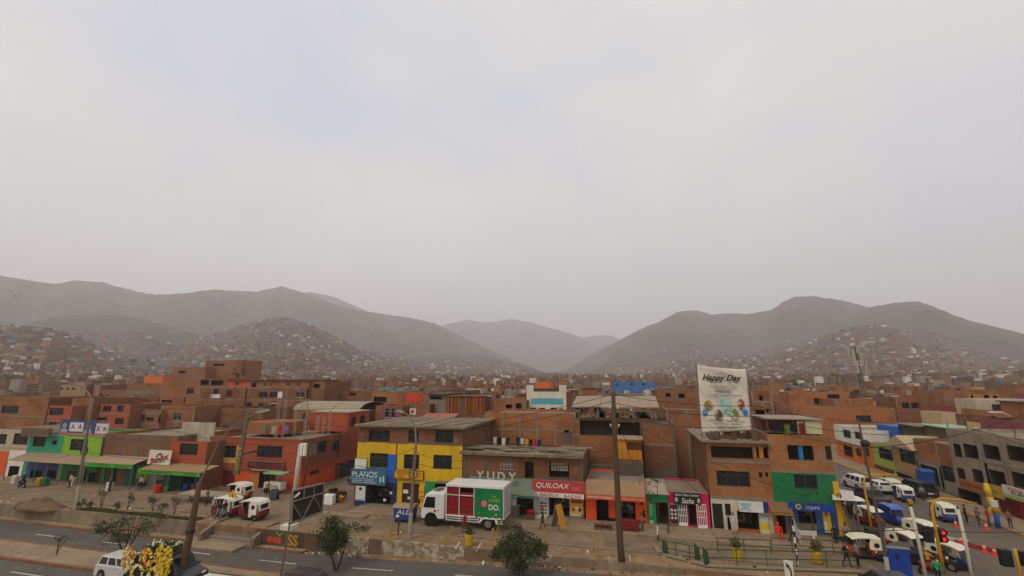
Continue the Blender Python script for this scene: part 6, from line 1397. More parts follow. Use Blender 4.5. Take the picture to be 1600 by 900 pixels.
def truck():
    # cab-over delivery truck facing left; camera sees its near side. Local x points to the front.
    xf, zf = fy(657, 800, -5.0); xr, _ = fy(787, 800, -5.0); y = -4.95; L = (xr - xf); zt = fy(725, 757.5, -5.0)[1]
    r = empty('delivery_truck', (xr, y + 1.25, 0), R(180), 'white delivery truck with an open red bay and a green side curtain', 'truck'); W = 1.25; P = CARPAINT('d6d3cb')
    cabl = L * .29; cx = L - cabl; ch = fy(690, 772, -5)[1]; fl = 1.05
    mb = MB(); mb.prism([(cx, .62), (L - .06, .55), (L, .9), (L - .06, 1.55), (L - .38, ch - .15), (L - .6, ch), (cx, ch + .06)], 'y', -W, W); mb.build('cab', P, r, bevel=.1, seg=3)
    for s in (-1, 1):
        mb = MB(); mb.prism([(L - .22, 1.5), (L - .5, ch - .3), (L - 1.35, ch - .3), (L - 1.35, 1.5)], 'y', s * W - .01, s * (W + .012)); mb.build('side_window', GLASSC, r); MB().tube([(L - .12, s * (W + .02), 2.2), (L + .1, s * (W + .22), 2.2)], .025, 5).build('mirror_arm', DARKF, r); MB().box(L + .04, s * (W + .22) - .08, 1.75, L + .12, s * (W + .22) + .08, 2.25).build('mirror', DARKF, r, bevel=.02)
        mb = MB(); mb.cyl((L - 1.0, s * (W - .005), .52), .62, s * .02, 20, 0, 'y'); mb.build('wheel_arch', BLACK, r); MB().box(L - .25, s * (W - .3) - .2, .72, L + .02, s * (W - .3) + .2, .88).build('headlight', HEADL, r, bevel=.02)
        mb = MB(); mb.ball((L - 1.35, s * (W + .004), 1.25), .13, .012, .13, 12, 6); mb.build('door_badge', plain('b0383a'), r); MB().box(L - 1.72, s * W - .01, 1.28, L - 1.55, s * (W + .02), 1.34).build('door_handle', DARKF, r)
    mb = MB(); mb.prism([(L - .035, 1.55), (L - .02, 1.55), (L - .33, ch - .2), (L - .35, ch - .2)], 'y', -W + .12, W - .12); mb.build('windscreen', GLASSC, r)
    MB().box(L - .12, -W + .02, .42, L + .06, W - .02, .8).build('bumper', plain('4a4a4a'), r, bevel=.05); MB().box(L - .08, -.6, 1.0, L + .02, .6, 1.35).build('grille', DARKF, r)
    MB().box(.2, -.45, .62, L - .2, .45, .86).build('chassis', DARKF, r); MB().box(L - 1.5, -.5, ch + .02, L - .9, .5, ch + .14).build('roof_hatch', plain('5a5a58'), r, bevel=.03)
    bx = cx - .12                                                          # box body from x = 0 to bx
    MB().box(-.02, -W - .05, zt - .22, bx + .02, W + .05, zt).build('box_roof', P, r, bevel=.03); MB().box(0, -W, fl - .12, bx, W, fl).build('box_floor', P, r); MB().box(bx - .06, -W + .01, fl + .002, bx, W - .01, zt - .222).build('front_wall', P, r); MB().box(0.01, -W + .02, fl + .002, .06, W - .02, zt - .222).build('rear_door', paint('b9b6ae', .5, .3), r)
    MB().box(.07, -.04, fl + .002, bx - .07, .04, zt - .222).build('centre_wall', paint('5a1414', .7), r)
    RED = paint('8a1216', .55, .2); GRN = paint('14743f', .55, .2, .06)
    for s in (-1, 1):
        for xx in (.02, bx * .5, bx * .755, bx - .1): MB().box(xx, s * W - .05, fl + .002, xx + .055, s * W + .03, zt - .222).build('post', P, r)
        MB().box(bx * .5, s * W - .02, fl + 1.62, bx - .1, s * W + .02, fl + 1.68).build('rail', P, r)
        # curtain in folds over the rear half
        mb = MB(); n = 40
        for i in range(n):
            a, b = .12 + (bx * .5 - .14) * i / n, .12 + (bx * .5 - .14) * (i + 1) / n; q = lambda t: s * (W - .005 + .018 * math.sin(t * 11) + (.03 * math.sin(t * 34) if t > bx * .33 else 0)); mb.quad((a, q(a), fl - .1), (b, q(b), fl - .1), (b, q(b), zt - .24), (a, q(a), zt - .24))
        mb.build('side_curtain', GRN, r)
        for k in range(2):                                                 # stacked red crates inside the open bay
            xa, xb = (bx * .768, bx - .08) if k == 0 else (bx * .53, bx * .75); hh = zt - fl - (.24 if k == 0 else .7); m = 6 if k == 0 else 5
            for i in range(m): MB().box(xa, min(s * .3, s * (W - .12)), fl + .01 + hh * i / m, xb, max(s * .3, s * (W - .12)), fl + hh * (i + 1) / m - .02).build('drinks_crate', RED, r, bevel=.01)
        for z in (.62, .8, .97):                                           # lower side rails
            MB().box(bx * .42, s * (W - .02) - .025, z - .03, bx - .05, s * (W - .02) + .025, z + .03).build('rail', P, r); MB().box(.08, s * (W - .02) - .025, z - .03, bx * .13, s * (W - .02) + .025, z + .03).build('rail', P, r)
        for xx in (bx * .42, bx * .58, bx * .75, bx - .1): MB().box(xx, s * (W - .02) - .03, .56, xx + .06, s * (W - .02) + .03, fl - .125).build('rail_post', P, r)
        MB().prism([(bx * .40, .58), (bx * .42, .58), (bx * .38, fl - .05), (bx * .12, fl - .05), (bx * .1, .58), (bx * .13, .58), (bx * .15, fl - .14), (bx * .34, fl - .14)], 'y', s * W - .05, s * W + .02).build('wheel_guard', P, r)
        add_wheel(r, L - 1.0, s * (W - .17), .5, .32); add_wheel(r, bx * .265, s * (W - .2), .5, .4)
        MB().box(-.04, s * (W - .25) - .12, .75, .0, s * (W - .25) + .12, .88).build('tail_light', TAIL, r)
    # lettering on the near curtain (the truck is turned round, so its near side is local +y)
    def tx(s, xa, xb, za, zb, m): t = text(r, s, xa, xb, za, zb, W + .03, m, rot=(R(90), 0, R(180)), bold=.02); return t
    h = zt - fl; tx('DO.', bx * .07, bx * .25, fl + h * .24, fl + h * .42, TXTW); tx('A TODA', bx * .07, bx * .25, fl + h * .5, fl + h * .6, plain('8fb52a')); tx('La', bx * .13, bx * .2, fl + h * .66, fl + h * .72, plain('8fb52a'))
    mb = MB()
    for k in range(5): a = k * 1.256; mb.ball((bx * .33 + .16 * math.cos(a), W + .03, fl + h * .43 + .16 * math.sin(a)), .14, .015, .14, 9, 5)
    mb.build('flower_emblem', plain('c96a6a'), r); MB().ball((bx * .13, W + .02, fl + h * .1), .09, .012, .07, 8, 5).build('fruit_emblem', plain('c9b52a'), r); MB().ball((bx * .42, W + .02, fl + h * .12), .06, .012, .05, 8, 5).build('fruit_emblem', plain('c97a2a'), r)
truck()
MOTO = [(371, 781, 0, 'white and red mototaxi farthest up by the restaurant door', dict(body='a3241c', rz=180)), (352, 806, 0, 'maroon mototaxi with open front behind the pedestrians on the left', dict(body='7a1418', rz=180)), (393, 811, 0, 'white doored mototaxi with a dark red tail parked nearest the stairs', dict(body='7a1220', rz=180)),
        (1411, 782, 0, 'white mototaxi with a blue lower body following the cream one', dict(body='1f3f80', shell='dcd8cc', rz=93)), (1393, 770, 0, 'cream mototaxi with two oval windows in the far lane', dict(body='cfc6ae', shell='cfc6ae', rz=93)), (1473, 812, 0, 'cream mototaxi with a blue tail by the shops on the right', dict(body='24488a', shell='d6cdb4', rz=95)),
        (1397, 818, 0, 'all blue closed mototaxi coming down the side street', dict(body='1c3f92', shell='2450a8', closed=True, rz=-82)), (1336, 803, 0, 'maroon mototaxi waiting at the head of the corner queue', dict(door=False, body='4a1214', rz=-75)), (1362, 822, 0, 'white roofed red mototaxi beside the yellow signal post', dict(door=False, body='8a1720', rz=-70)),
        (1352, 872, -.05, 'orange red mototaxi with a cream roof and passengers boarding', dict(door=False, body='a5301c', shell='ddd2b0', rz=180)), (1420, 866, -.05, 'cream and red mototaxi in front of the blue board', dict(door=False, body='8f1a20', shell='d9d0b4', rz=-65)), (1444, 846, -.05, 'red fronted mototaxi with a cream roof just behind the first', dict(door=False, body='8f1420', shell='d9d0b4', rz=-65)), (1488, 886, -.05, 'dark blue mototaxi with a cream roof nearest the cones', dict(door=False, body='16264a', shell='d9d0b4', rz=-55))]
for px, py, z, lab, k in MOTO:
    x, y = gp(px, py, z); rz = R(k.pop('rz')); o = mototaxi(lab, x, y, z, rz, **k); k_ = .86 if px > 1000 else .98; o.scale = (k_, k_, k_)
def cars():
    x, y = gp(188, 905, -1.2); car('white estate car with an orange door mark beside the flower van', 'car', 'estate_car', x, y + .3, -1.2, 0, 3.9, 1.6, 1.5, .85, 0, .92, 'bdb8b0', .7, .25)
    x, y = gp(530, 741); car('white car parked up the cross street beside the red building', 'car', 'parked_car', x, y + 1.5, 0, R(90), 4.3, 1.75, 1.55, .9, 0, .95, 'c4bfb4', .6, .3)
    x, y = gp(553, 757); car('dark car with lit lamps half hidden by the PLANOS board', 'car', 'parked_car', x + .2, y + 2, 0, R(-90), 4.6, 1.85, 1.8, .9, 0, 1.05, '1f1d1c', .5, .3)
    x, y = gp(1340, 763); car('long white van parked far up the side street', 'van', 'white_van', x, y, 0, R(100), 3.6, 1.5, 1.6, .6, 0, .95, 'c6c4c0', .5, .15)
    x, y = gp(1371, 768); car('small white car parked behind the signal arm up the side street', 'car', 'parked_car', x, y, 0, R(98), 3.4, 1.5, 1.3, .9, 0, .95, 'cbc8c0', .6, .3)
    x, y = gp(1352, 782); car('dark taxi with a light roof passing the yellow signal arm', 'car', 'dark_car', x, y - 1, 0, R(98), 4.2, 1.7, 1.5, 1.0, .7, .95, '2a2624', .6, .5)
    x, y = gp(1430, 778); car('black estate car parked before the grey garage', 'car', 'dark_car', x + 1.2, y + 2, 0, R(95), 4.4, 1.75, 1.6, 1.0, 0, 1.0, '1b1c1e', .6, .3)
    x, y = gp(1375, 938, -.1); car('black car with a yellow green sticker at the bottom edge by the railing', 'car', 'dark_car', x + .4, y - .2, -.1, R(183), 4.6, 1.8, 1.5, 1.1, .5, .95, '17181c', .8, .6)
    x, y = gp(1434, 884, -.1); car('long black car passing behind the blue board', 'car', 'dark_car', x - .6, y + .4, -.1, R(180), 3.7, 1.5, 1.25, 1.1, .6, .95, '1c1a20', .8, .6)
    x, y = gp(484, 938, -1.2); car('dark car with a maroon roof at the bottom edge below the tree', 'car', 'dark_car', x, y, -1.2, R(0), 4.3, 1.75, 1.55, 1.0, 0, .95, '3a2a2c', .7, .3, rack=True)
    x, y = gp(360, 972, -1.2); car('cream roofed van cut by the bottom edge beside the lamp column', 'van', 'white_van', x, y - .2, -1.2, R(0), 5.4, 1.95, 2.15, .7, 0, 1.2, 'c9c6b4', .4, .1, rack=True)
cars()
def flower_van():
    x, y = gp(246, 921, -1.2); z = -1.2; y += .6
    car('dark hearse van loaded with funeral flowers in the near lane', 'van', 'flower_van', x, y, z, 0, 4.9, 1.9, 2.0, .8, 0, 1.15, '2a2a2e', .6, .15)
    rnd = random.Random(9); FL_ = [plain('d6a812', .7), plain('e0bb3a', .7), plain('d9d4a8', .7), plain('b8611c', .7), plain('c9b22a', .7)]; LEAF = plain('26361a', .8)
    def bloom(mb, c, n, r, m):
        nv = Vector(n).normalized(); t = nv.orthogonal().normalized(); b = nv.cross(t)
        for k in range(6):
            a = k * 1.047 + rnd.random() * .3; d = t * math.cos(a) + b * math.sin(a); e = t * math.cos(a + .5) + b * math.sin(a + .5); f_ = t * math.cos(a - .5) + b * math.sin(a - .5); C = Vector(c)
            mb.quad(tuple(C), tuple(C + f_ * r * .6 + nv * r * .25), tuple(C + d * r + nv * r * .3), tuple(C + e * r * .6 + nv * r * .25), m)
    def wreath(lab, px, py, R0, ring, cols, yy, tall=1.2):
        X, Z = fy(px, py, yy); g = empty('flower_wreath', (X, yy, Z), 0, lab, 'wreath', 'funeral wreaths stacked against the dark van')
        mb = MB()
        for i in range(260):
            a = rnd.random() * 6.283; q = R0 * (math.sqrt(rnd.random()) if not ring else rnd.uniform(.62, 1)); bx_, bz = q * math.cos(a), q * math.sin(a) * tall; s = .12
            d = Vector((rnd.uniform(-1, 1), rnd.uniform(-1, .1), rnd.uniform(-1, 1))).normalized(); e = d.orthogonal().normalized() * .04; p = Vector((bx_, rnd.uniform(-.02, .16), bz)); mb.quad(tuple(p - e), tuple(p + d * s * .5 - e * .2), tuple(p + d * s), tuple(p + e))
        mb.build('foliage', LEAF, g)
        for ci, c in enumerate(cols):
            mb = MB()
            for i in range(60 if not ring else 34):
                a = rnd.random() * 6.283; q = R0 * (math.sqrt(rnd.random()) if not ring else rnd.uniform(.68, .98)); bloom(mb, (q * math.cos(a), rnd.uniform(-.12, -.02), q * math.sin(a) * tall), (rnd.uniform(-.5, .5), -1, rnd.uniform(-.1, .8)), rnd.uniform(.07, .12), 0)
            tag(mb.build('blossom', c, g), kind='stuff')
        for s in (-.3, .3): MB().tube([(s * .4, .1, 0), (s, .25, max(-Z - 1.2, -1.9))], .025, 5).build('stand_leg', WOOD, g)
    yy = y - 1.1
    wreath('orange and white funeral wreath at the left end of the flower van', 202, 872, .62, False, [FL_[3], FL_[2], FL_[1]], yy)
    wreath('round yellow starry wreath highest at the right of the flower van', 257, 872, .75, False, [FL_[0], FL_[4], FL_[1]], yy)
    wreath('yellow and brown wreath in the middle of the flower van', 230, 874, .6, False, [FL_[1], FL_[3]], yy + .1)
    wreath('small yellow ring wreath low in the middle of the flower van', 216, 896, .55, True, [FL_[1], FL_[2]], yy - .15)
    wreath('ring of pale yellow flowers low at the right of the flower van', 241, 900, .5, True, [FL_[2], FL_[1]], yy - .12)
    wreath('yellow spray below the starry wreath on the flower van', 256, 890, .6, False, [FL_[0], FL_[4]], yy - .05)
    # plants carried on the roof
    X, Z = fy(252, 862, y); g = empty('roof_plants', (X, y + .2, z + 2.02), 0, 'row of green plants with white lilies tied on the roof of the flower van', 'plants'); mb = MB()
    for i in range(900):
        p = Vector((rnd.uniform(-1.25, 1.3), rnd.uniform(-.5, .5), rnd.uniform(.02, .5) * (1 - .2 * rnd.random()))); d = Vector((rnd.uniform(-1, 1), rnd.uniform(-1, 1), rnd.uniform(-.2, 1))).normalized() * rnd.uniform(.12, .26); e = d.orthogonal().normalized() * .035; mb.quad(tuple(p - e), tuple(p + d * .5 - e * 1.1), tuple(p + d), tuple(p + d * .4 + e * 1.1))
    mb.build('foliage', plain('33481e', .8), g); mb = MB()
    for i in range(46): bloom(mb, (rnd.choice([-1.1, -.8, -.45, 1.0, .2]) + rnd.uniform(-.15, .2), rnd.uniform(-.5, .3), rnd.uniform(.35, .62)), (rnd.uniform(-.5, .5), -1, .8), rnd.uniform(.06, .11), 0)
    tag(mb.build('blossom', plain('c9c7a0', .7), g), kind='stuff'); MB().box(-1.3, -.55, -.02, 1.35, .55, .06).build('tray', WOOD, g)
flower_van()
def dumpster():
    x, y = gp(628, 817); w = 1.95; r = empty('waste_container', (x, y + .6, 0), R(2), 'blue steel waste container with white painted letters and a tan lid', 'waste container'); B = paint('1f3f86', .6, .4)
    MB().prism([(-w / 2 + .12, .22), (w / 2 - .12, .22), (w / 2, 1.2), (-w / 2, 1.2)], 'y', -.55, .55).build('tub', B, r, bevel=.03); MB().prism([(-.62, 1.2), (.62, 1.2), (.55, 1.42), (-.3, 1.5)], 'x', -w / 2 - .04, w / 2 + .04).build('lid', paint('9a8264', .7), r, bevel=.02)
    text(r, 'ALD', -w * .3, w * .42, .72, 1.08, -.57, TXTW, .15); MB().ball((-w * .25, -.56, .52), .2, .015, .13, 8, 5).build('paint_mark', TXTW, r)
    for s in (-1, 1):
        for q in (-1, 1): MB().cyl((s * (w / 2 - .3), q * .42 - .04, .12), .12, .08, 12, 0, 'y').build('wheel', TYRE, r)
dumpster()

# ------------------------------------------------------------ poles, lamps, signals
def pole(nm, label, cat, px0, py0, z0, pts, r0, r1, mat, extra=None, base_dy=0):
    """a post standing at the ground point seen at px0,py0; pts are points of its axis in the photo, on the plane through its base"""
    x, y = gp(px0, py0, z0); r = empty(nm, (x, y, z0), 0, label, cat); P = [(0, 0, -.1)]
    for p in pts: a, z = fy(p[0], p[1], y); P.append((a - x, 0, z - z0))
    n = len(P); MB().tube(P, [r0 + (r1 - r0) * i / (n - 1) for i in range(n)], 12).build('pole', mat, r, smooth=True); return r, P, (x, y)
CPOLE = paint('80705c', .9, .5); WPOLE = paint('b8b0a0', .85, .5)
def lamp_head(r, p, d, s=1.0):
    d = Vector(d).normalized(); ang = math.atan2(d.y, d.x)
    o = MB(); o.prism([(0, -.02), (.2, -.07), (.62, -.06), (.75, .0), (.6, .1), (.2, .11), (0, .05)], 'y', -.14, .14); o = o.build('lamp_head', plain('8a857c', .5), r, tuple(p), ang, bevel=.04); o.scale = (s, s, s); o.rotation_euler.y = -math.asin(max(-1, min(1, d.z))); return o
def street_things():
    r, P, _ = pole('street_lamp', 'tall street lamp with a curved arm by the earth mound', 'street lamp', 119, 795, 0, [(130, 712), (139, 660), (143, 630), (140, 616), (128, 604), (104, 597)], .16, .045, CPOLE); lamp_head(r, P[-1], (-1, 0, .1), 1.2); MB().tube([(0, 0, .05), (P[1][0] * .45, 0, P[1][2] * .45)], [.185, .172], 12).build('white_band', paint('a89e8c', .9, .8, .3), r)
    mb = MB(); n = 16; c = Vector(P[1]); mb.tube([(c.x + .45 * math.cos(i * .3927), 0, c.z + .5 + .45 * math.sin(i * .3927)) for i in range(17)], .07, 6); mb.build('cable_coil', DARKF, r)
    r, P, _ = pole('street_lamp', 'thick tapered street lamp with a long curved arm at the bottom left', 'street lamp', 279, 918, -1.15, [(287, 880), (298, 830), (306, 785), (312, 754)], .27, .17, paint('5c4834', .9, .5))
    yb = r.location.y; q = [fy(a, b, yb) for a, b in ((312, 756), (318, 742), (330, 716), (343, 690), (362, 668), (386, 652), (402, 645))]; T = [(a - r.location.x, 0, z + 1.15) for a, z in q]; MB().tube(T, [.07, .065, .06, .055, .05, .045, .04], 8).build('arm', CPOLE, r, smooth=True); lamp_head(r, T[-1], (1, 0, .15), 1.3)
    MB().tube([(P[2][0] * .9, 0, P[2][2] - .1), (P[2][0] * .9, 0, P[2][2] + .1)], .3, 12).build('clamp_band', DARKF, r)
    r, P, _ = pole('street_lamp', 'slim street lamp with its white painted foot beside the delivery truck', 'street lamp', 640, 842, 0, [(643, 790), (646, 740), (650, 696), (649, 668), (642, 652), (631, 645)], .16, .045, CPOLE); lamp_head(r, P[-1], (-1, 0, .2)); MB().tube([(0, 0, .02), (P[1][0] * .8, 0, P[1][2] * .8)], [.18, .168], 12).build('white_band', paint('b0a898', .9, .8, .3), r)
    mb = MB(); c = Vector(P[2]); mb.tube([(c.x + .38 * math.cos(i * .3927), -.05, c.z + .38 * math.sin(i * .3927)) for i in range(17)], .035, 6); mb.build('cable_coil', DARKF, r)
    r, P, _ = pole('utility_pole', 'thick brown concrete utility pole rising in the middle before the orange shop', 'utility pole', 973, 897, -.75, [(969, 850), (965, 770), (961, 690), (958, 612)], .27, .15, paint('54422f', .9, .55)); W = P[-1]
    for k, (dz, w) in enumerate(((-.25, .35), (-1.3, .45), (-2.6, .3))): MB().box(W[0] - w, -.12, W[2] + dz - .06, W[0] + w, .12, W[2] + dz + .06).build('crossarm', WOOD, r)
    for dz in (-1.3, -2.6): 
        for s in (-.3, .3): MB().cyl((W[0] + s, 0, W[2] + dz + .06), .05, .18, 8).build('insulator', WHITEC, r)
    r, P, _ = pole('utility_pole', 'white concrete utility pole standing behind the frame of the billboard', 'utility pole', 452, 826, 0, [(458, 790), (464, 740), (470, 694)], .22, .17, WPOLE); MB().box(-.55, -.5, -.05, .55, .5, .38).build('plinth', WHITE, r, bevel=.03)
    for i in range(2): MB().box(P[-1][0] + .1 + .3 * i, -.15, P[-1][2] - 1.0, P[-1][0] + .3 + .3 * i, .15, P[-1][2] + .1).build('insulator', WHITEC, r, bevel=.05)
    pole('utility_pole', 'thin brown utility pole leaning beside the white one', 'utility pole', 471, 775, 0, [(478, 730), (485, 690)], .12, .09, paint('5a4430', .9))
    # vertical sign beam on the red building
    Y = -.6; a, z0 = fy(369, 742, Y); b, z1 = fy(388, 644, Y); r = empty('vertical_sign', (a, Y, z0), 0, 'tall tapering grey beam with yellow letters on the red corner building', 'sign'); h = z1 - z0
    mb = MB(); mb.prism([(-.35, 0), (.35, 0), (b - a + .16, h), (b - a - .16, h)], 'y', -.12, .12); mb.build('beam', paint('6e614c', .9, .5), r); MB().box(-.1, .13, h * .3, .1, 3.1, h * .34).build('bracket', STEEL, r)
    for i, ch in enumerate('POLLO'): text(r, ch, -.2 + (b - a) * (.45 - .09 * i), .2 + (b - a) * (.45 - .09 * i), h * (.38 - .075 * i), h * (.43 - .075 * i), -.13, plain('b59a2a'), name='letter')
    # big board seen from behind, on its post in the median
    x, y = gp(437, 907, -1.15); r = empty('billboard', (x, y, -1.15), 0, 'billboard seen from behind with a dark steel frame on a thin post', 'billboard')
    A0 = fy(453, 818, y + .15); A1 = fy(456, 767, y + .15); y2 = y + 4.4; B0 = fy(502, 800, y2); B1 = fy(505, 755, y2)
    c = [Vector((A0[0] - x, .15, A0[1] + 1.15)), Vector((B0[0] - x, y2 - y, B0[1] + 1.15)), Vector((B1[0] - x, y2 - y, B1[1] + 1.15)), Vector((A1[0] - x, .15, A1[1] + 1.15))]
    n = (c[1] - c[0]).cross(c[3] - c[0]).normalized(); n = n if n.dot(CAM - Vector((x, y, -1.15)) - c[0]) > 0 else -n
    mb = MB(); mb.v = [tuple(p - n * .06) for p in c] + [tuple(p) for p in c]
    for q in ((0, 1, 2, 3), (7, 6, 5, 4), (0, 4, 5, 1), (1, 5, 6, 2), (2, 6, 7, 3), (3, 7, 4, 0)): mb.f.append(q); mb.m.append(0)
    mb.build('panel', paint('2e2822', .85, .3), r)
    Pq = lambda u, v: (c[0] * (1 - u) + c[1] * u) * (1 - v) + (c[3] * (1 - u) + c[2] * u) * v + n * .07
    for (u0, v0, u1, v1, w) in ((0, 0, 1, 0, .07), (0, 1, 1, 1, .07), (0, 0, 0, 1, .07), (1, 0, 1, 1, .07), (0, .66, 1, .66, .06), (0, .62, .32, .02, .05), (.35, .02, .66, .64, .05), (.68, .62, .98, .04, .05), (.34, .66, .34, 1, .045), (.66, .66, .66, 1, .045)): MB().tube([tuple(Pq(u0, v0)), tuple(Pq(u1, v1))], w * 1.1, 6).build('frame_bar', plain('7f776c', .5), r)
    MB().tube([(0, 0, -.1), tuple(c[0]), tuple(c[3])], [.075, .07, .06], 10).build('post', plain('6a5c4a', .6), r)
    mb = MB(); q = Pq(.06, .78); q2 = Pq(.2, .88); MB().tube([tuple(q), tuple(q2)], .09, 6).build('white_label', WHITEC, r)
    # right hand poles
    r, P, _ = pole('utility_pole', 'thin brown pole leaning over the mototaxi queue on the right', 'utility pole', 1391, 915, -.1, [(1384, 870), (1375, 825), (1363, 765), (1350, 700), (1341, 655)], .1, .06, paint('5f4c3a', .9)); q = P[4]; MB().ball((q[0] + .1, 0, q[2] + .3), .28, .25, .25, 12, 8).build('cable_bundle', DARKF, r); MB().tube([(0, 0, 0), P[1]], .125, 10).build('white_sleeve', WPOLE, r)
    pole('white_post', 'white slender post left of the yellow signal with two red lamps', 'post', 1451, 922, -.1, [(1436, 850), (1423, 792)], .095, .085, paint('c4bba4', .7, .3)); pole('white_post', 'white slender post right of the dark blue mototaxi', 'post', 1523, 922, -.1, [(1510, 855), (1497, 796)], .095, .085, paint('c4bba4', .7, .3))
    x, y = gp(1650, 930, -.1); pts = [fy(a, b, y) for a, b in ((1660, 760), (1640, 715), (1600, 694), (1570, 684), (1549, 677))]; r = empty('street_lamp', (pts[0][0] + .3, y, -.1), 0, 'street lamp arm with an oval head reaching in from the right edge', 'street lamp'); X0 = pts[0][0] + .3
    P = [(0, 0, -.05)] + [(a - X0, 0, z + .1) for a, z in pts]; MB().tube(P, [.14, .1, .07, .05, .045, .04], 8).build('pole', CPOLE, r, smooth=True); o = lamp_head(r, P[-1], (-1, 0, .28), 1.35)
    # yellow traffic signals
    Y_ = paint('c08a14', .6, .3); DK = plain('1a1816', .6); REDL = plain('ff2a1e', .4, emit=1.2)
    def head(r, x, y, z, rz=0, n=2):
        h = empty_child(r); 
        MB().box(x - .2, y - .18, z - .02, x + .2, y + .14, z + .42 * n).build('signal_housing', DK, r, bevel=.03)
        for k in range(n):
            MB().cyl((x, y - .18, z + .21 + .42 * k), .13, -.03, 14, 0, 'y').build('red_lamp', REDL, r); m = MB(); m.tube([(x, y - .18, z + .25 + .42 * k), (x, y - .4, z + .25 + .42 * k)], [.17, .17], 12, cap=False); m.build('hood', DK, r)
    def empty_child(r): return None
    r, P, _ = pole('traffic_signal', 'yellow signal post with its arm over the side street, left one', 'traffic signal', 1363, 836, 0, [(1356, 790), (1349, 754), (1352, 746), (1362, 742), (1402, 742)], .105, .06, Y_); MB().box(-.4, -.4, -.05, .4, .4, .55).build('plinth', plain('3a342c'), r, bevel=.03)
    r, P, _ = pole('traffic_signal', 'yellow signal post with two red lamps and a bent arm', 'traffic signal', 1475, 897, -.1, [(1468, 858), (1462, 826), (1456, 795), (1459, 783), (1470, 779), (1498, 781), (1526, 787)], .105, .06, Y_); q = fy(1466, 846, r.location.y); head(r, q[0] - r.location.x + .25, 0, q[1] + .1); MB().box(q[0] - r.location.x - .75, -.15, q[1] - .0, q[0] - r.location.x - .25, .2, q[1] + 1.0).build('signal_housing', DK, r, bevel=.04)
    r, P, _ = pole('traffic_signal', 'yellow signal post with red lamps at the bottom right corner', 'traffic signal', 1597, 925, -.1, [(1592, 885), (1585, 857)], .1, .08, Y_); q = fy(1594, 884, r.location.y); head(r, q[0] - r.location.x + .3, 0, q[1] + .1); MB().box(q[0] - r.location.x - .9, -.15, q[1], q[0] - r.location.x - .35, .25, q[1] + .95).build('signal_housing', DK, r, bevel=.04)
    r, P, _ = pole('traffic_signal', 'yellow signal column with a red lamp at the corner of the green building', 'traffic signal', 1321, 842, 0, [(1314, 815), (1308, 798), (1304, 780)], .2, .14, Y_); q = P[-1]; head(r, q[0] + .2, -.1, q[2] - .3); MB().tube([(.45, .2, 0), (P[-1][0] + .5, .2, P[-1][2] - .9)], .14, 10).build('pole', Y_, r); MB().box(-.6, -.4, -.05, .8, .6, .3).build('plinth', plain('3a3c34'), r, bevel=.03)
    # black and white post and arrow sign
    x, y = gp(1248, 895, -.5); r = empty('striped_post', (x, y, -.5), 0, 'thin post in black and white bands in front of the railing', 'post'); tp = fy(1238, 812, y); n = 9
    for i in range(n):
        a, b = i / n, (i + 1) / n; q = lambda t: ((tp[0] - x) * t, 0, (tp[1] + .5) * t); MB().tube([q(a), q(b)], .055, 8).build('band', TXTK if i % 2 == 0 else WHITEC, r)
    x, y = gp(1236, 918, -.6); r = empty('arrow_sign', (x, y, -.6), R(-20), 'small white road sign with a black bent arrow at the bottom edge', 'sign'); q = fy(1233, 890, y)[1] + .6; MB().box(-.26, -.03, q - .55, .26, 0, q + .55).build('sign_plate', plain('cfcabb'), r, bevel=.02); MB().cyl((0, .04, 0), .035, q + .4, 8).build('post', STEEL, r)
    m = MB(); m.tube([(.12, -.04, q - .4), (.1, -.04, q), (-.05, -.04, q + .25)], .045, 6); m.tube([(-.02, -.04, q + .18), (-.14, -.04, q + .42)], [.12, .0], 6); m.build('arrow', TXTK, r)
    x, y = gp(365, 806, 0); r = empty('diamond_sign', (x, y - .4, 0), 0, 'yellow diamond warning sign in front of the mototaxis on the left', 'sign'); q = fy(365, 776, y - .4)[1]; m = MB().box(-.42, -.02, -.42, .42, .02, .42).build('sign_plate', paint('c9971c', .6, .2), r, (0, 0, q)); m.rotation_euler.y = R(45); MB().cyl((0, .04, 0), .04, q + .2, 8).build('post', STEEL, r); k = MB(); k.tube([(-.1, -.03, q - .2), (.05, -.03, q), (-.05, -.03, q + .22)], .05, 6); k.build('arrow', TXTK, r)
street_things()

# ------------------------------------------------------------ railings, ramp, planters, cones
GR = paint('2a4a2c', .65, .35); TW = paint('4c5f4a', .85, .55, .2)
def railing(label, pts, h, n, z0=0.0, double=True, nm='railing'):
    P = [gp(a, b, z0) for a, b in pts]; x0, y0 = P[0]; r = empty(nm, (x0, y0, z0), 0, label, 'railing')
    Q = [(x - x0, y - y0) for x, y in P]; 
    for z in ((h, h * .5) if double else (h,)): MB().tube([(x, y, z) for x, y in Q], .035, 7).build('rail', GR, r)
    tot = sum(math.dist(a, b) for a, b in zip(Q, Q[1:])); 
    for i in range(n + 1):
        d = tot * i / n; k = 0
        while k < len(Q) - 2 and d > math.dist(Q[k], Q[k + 1]) + 1e-6: d -= math.dist(Q[k], Q[k + 1]); k += 1
        t = min(1, d / math.dist(Q[k], Q[k + 1])); x, y = Q[k][0] * (1 - t) + Q[k + 1][0] * t, Q[k][1] * (1 - t) + Q[k + 1][1] * t; MB().cyl((x, y, 0), .03, h, 7).build('post', GR, r)
    return r
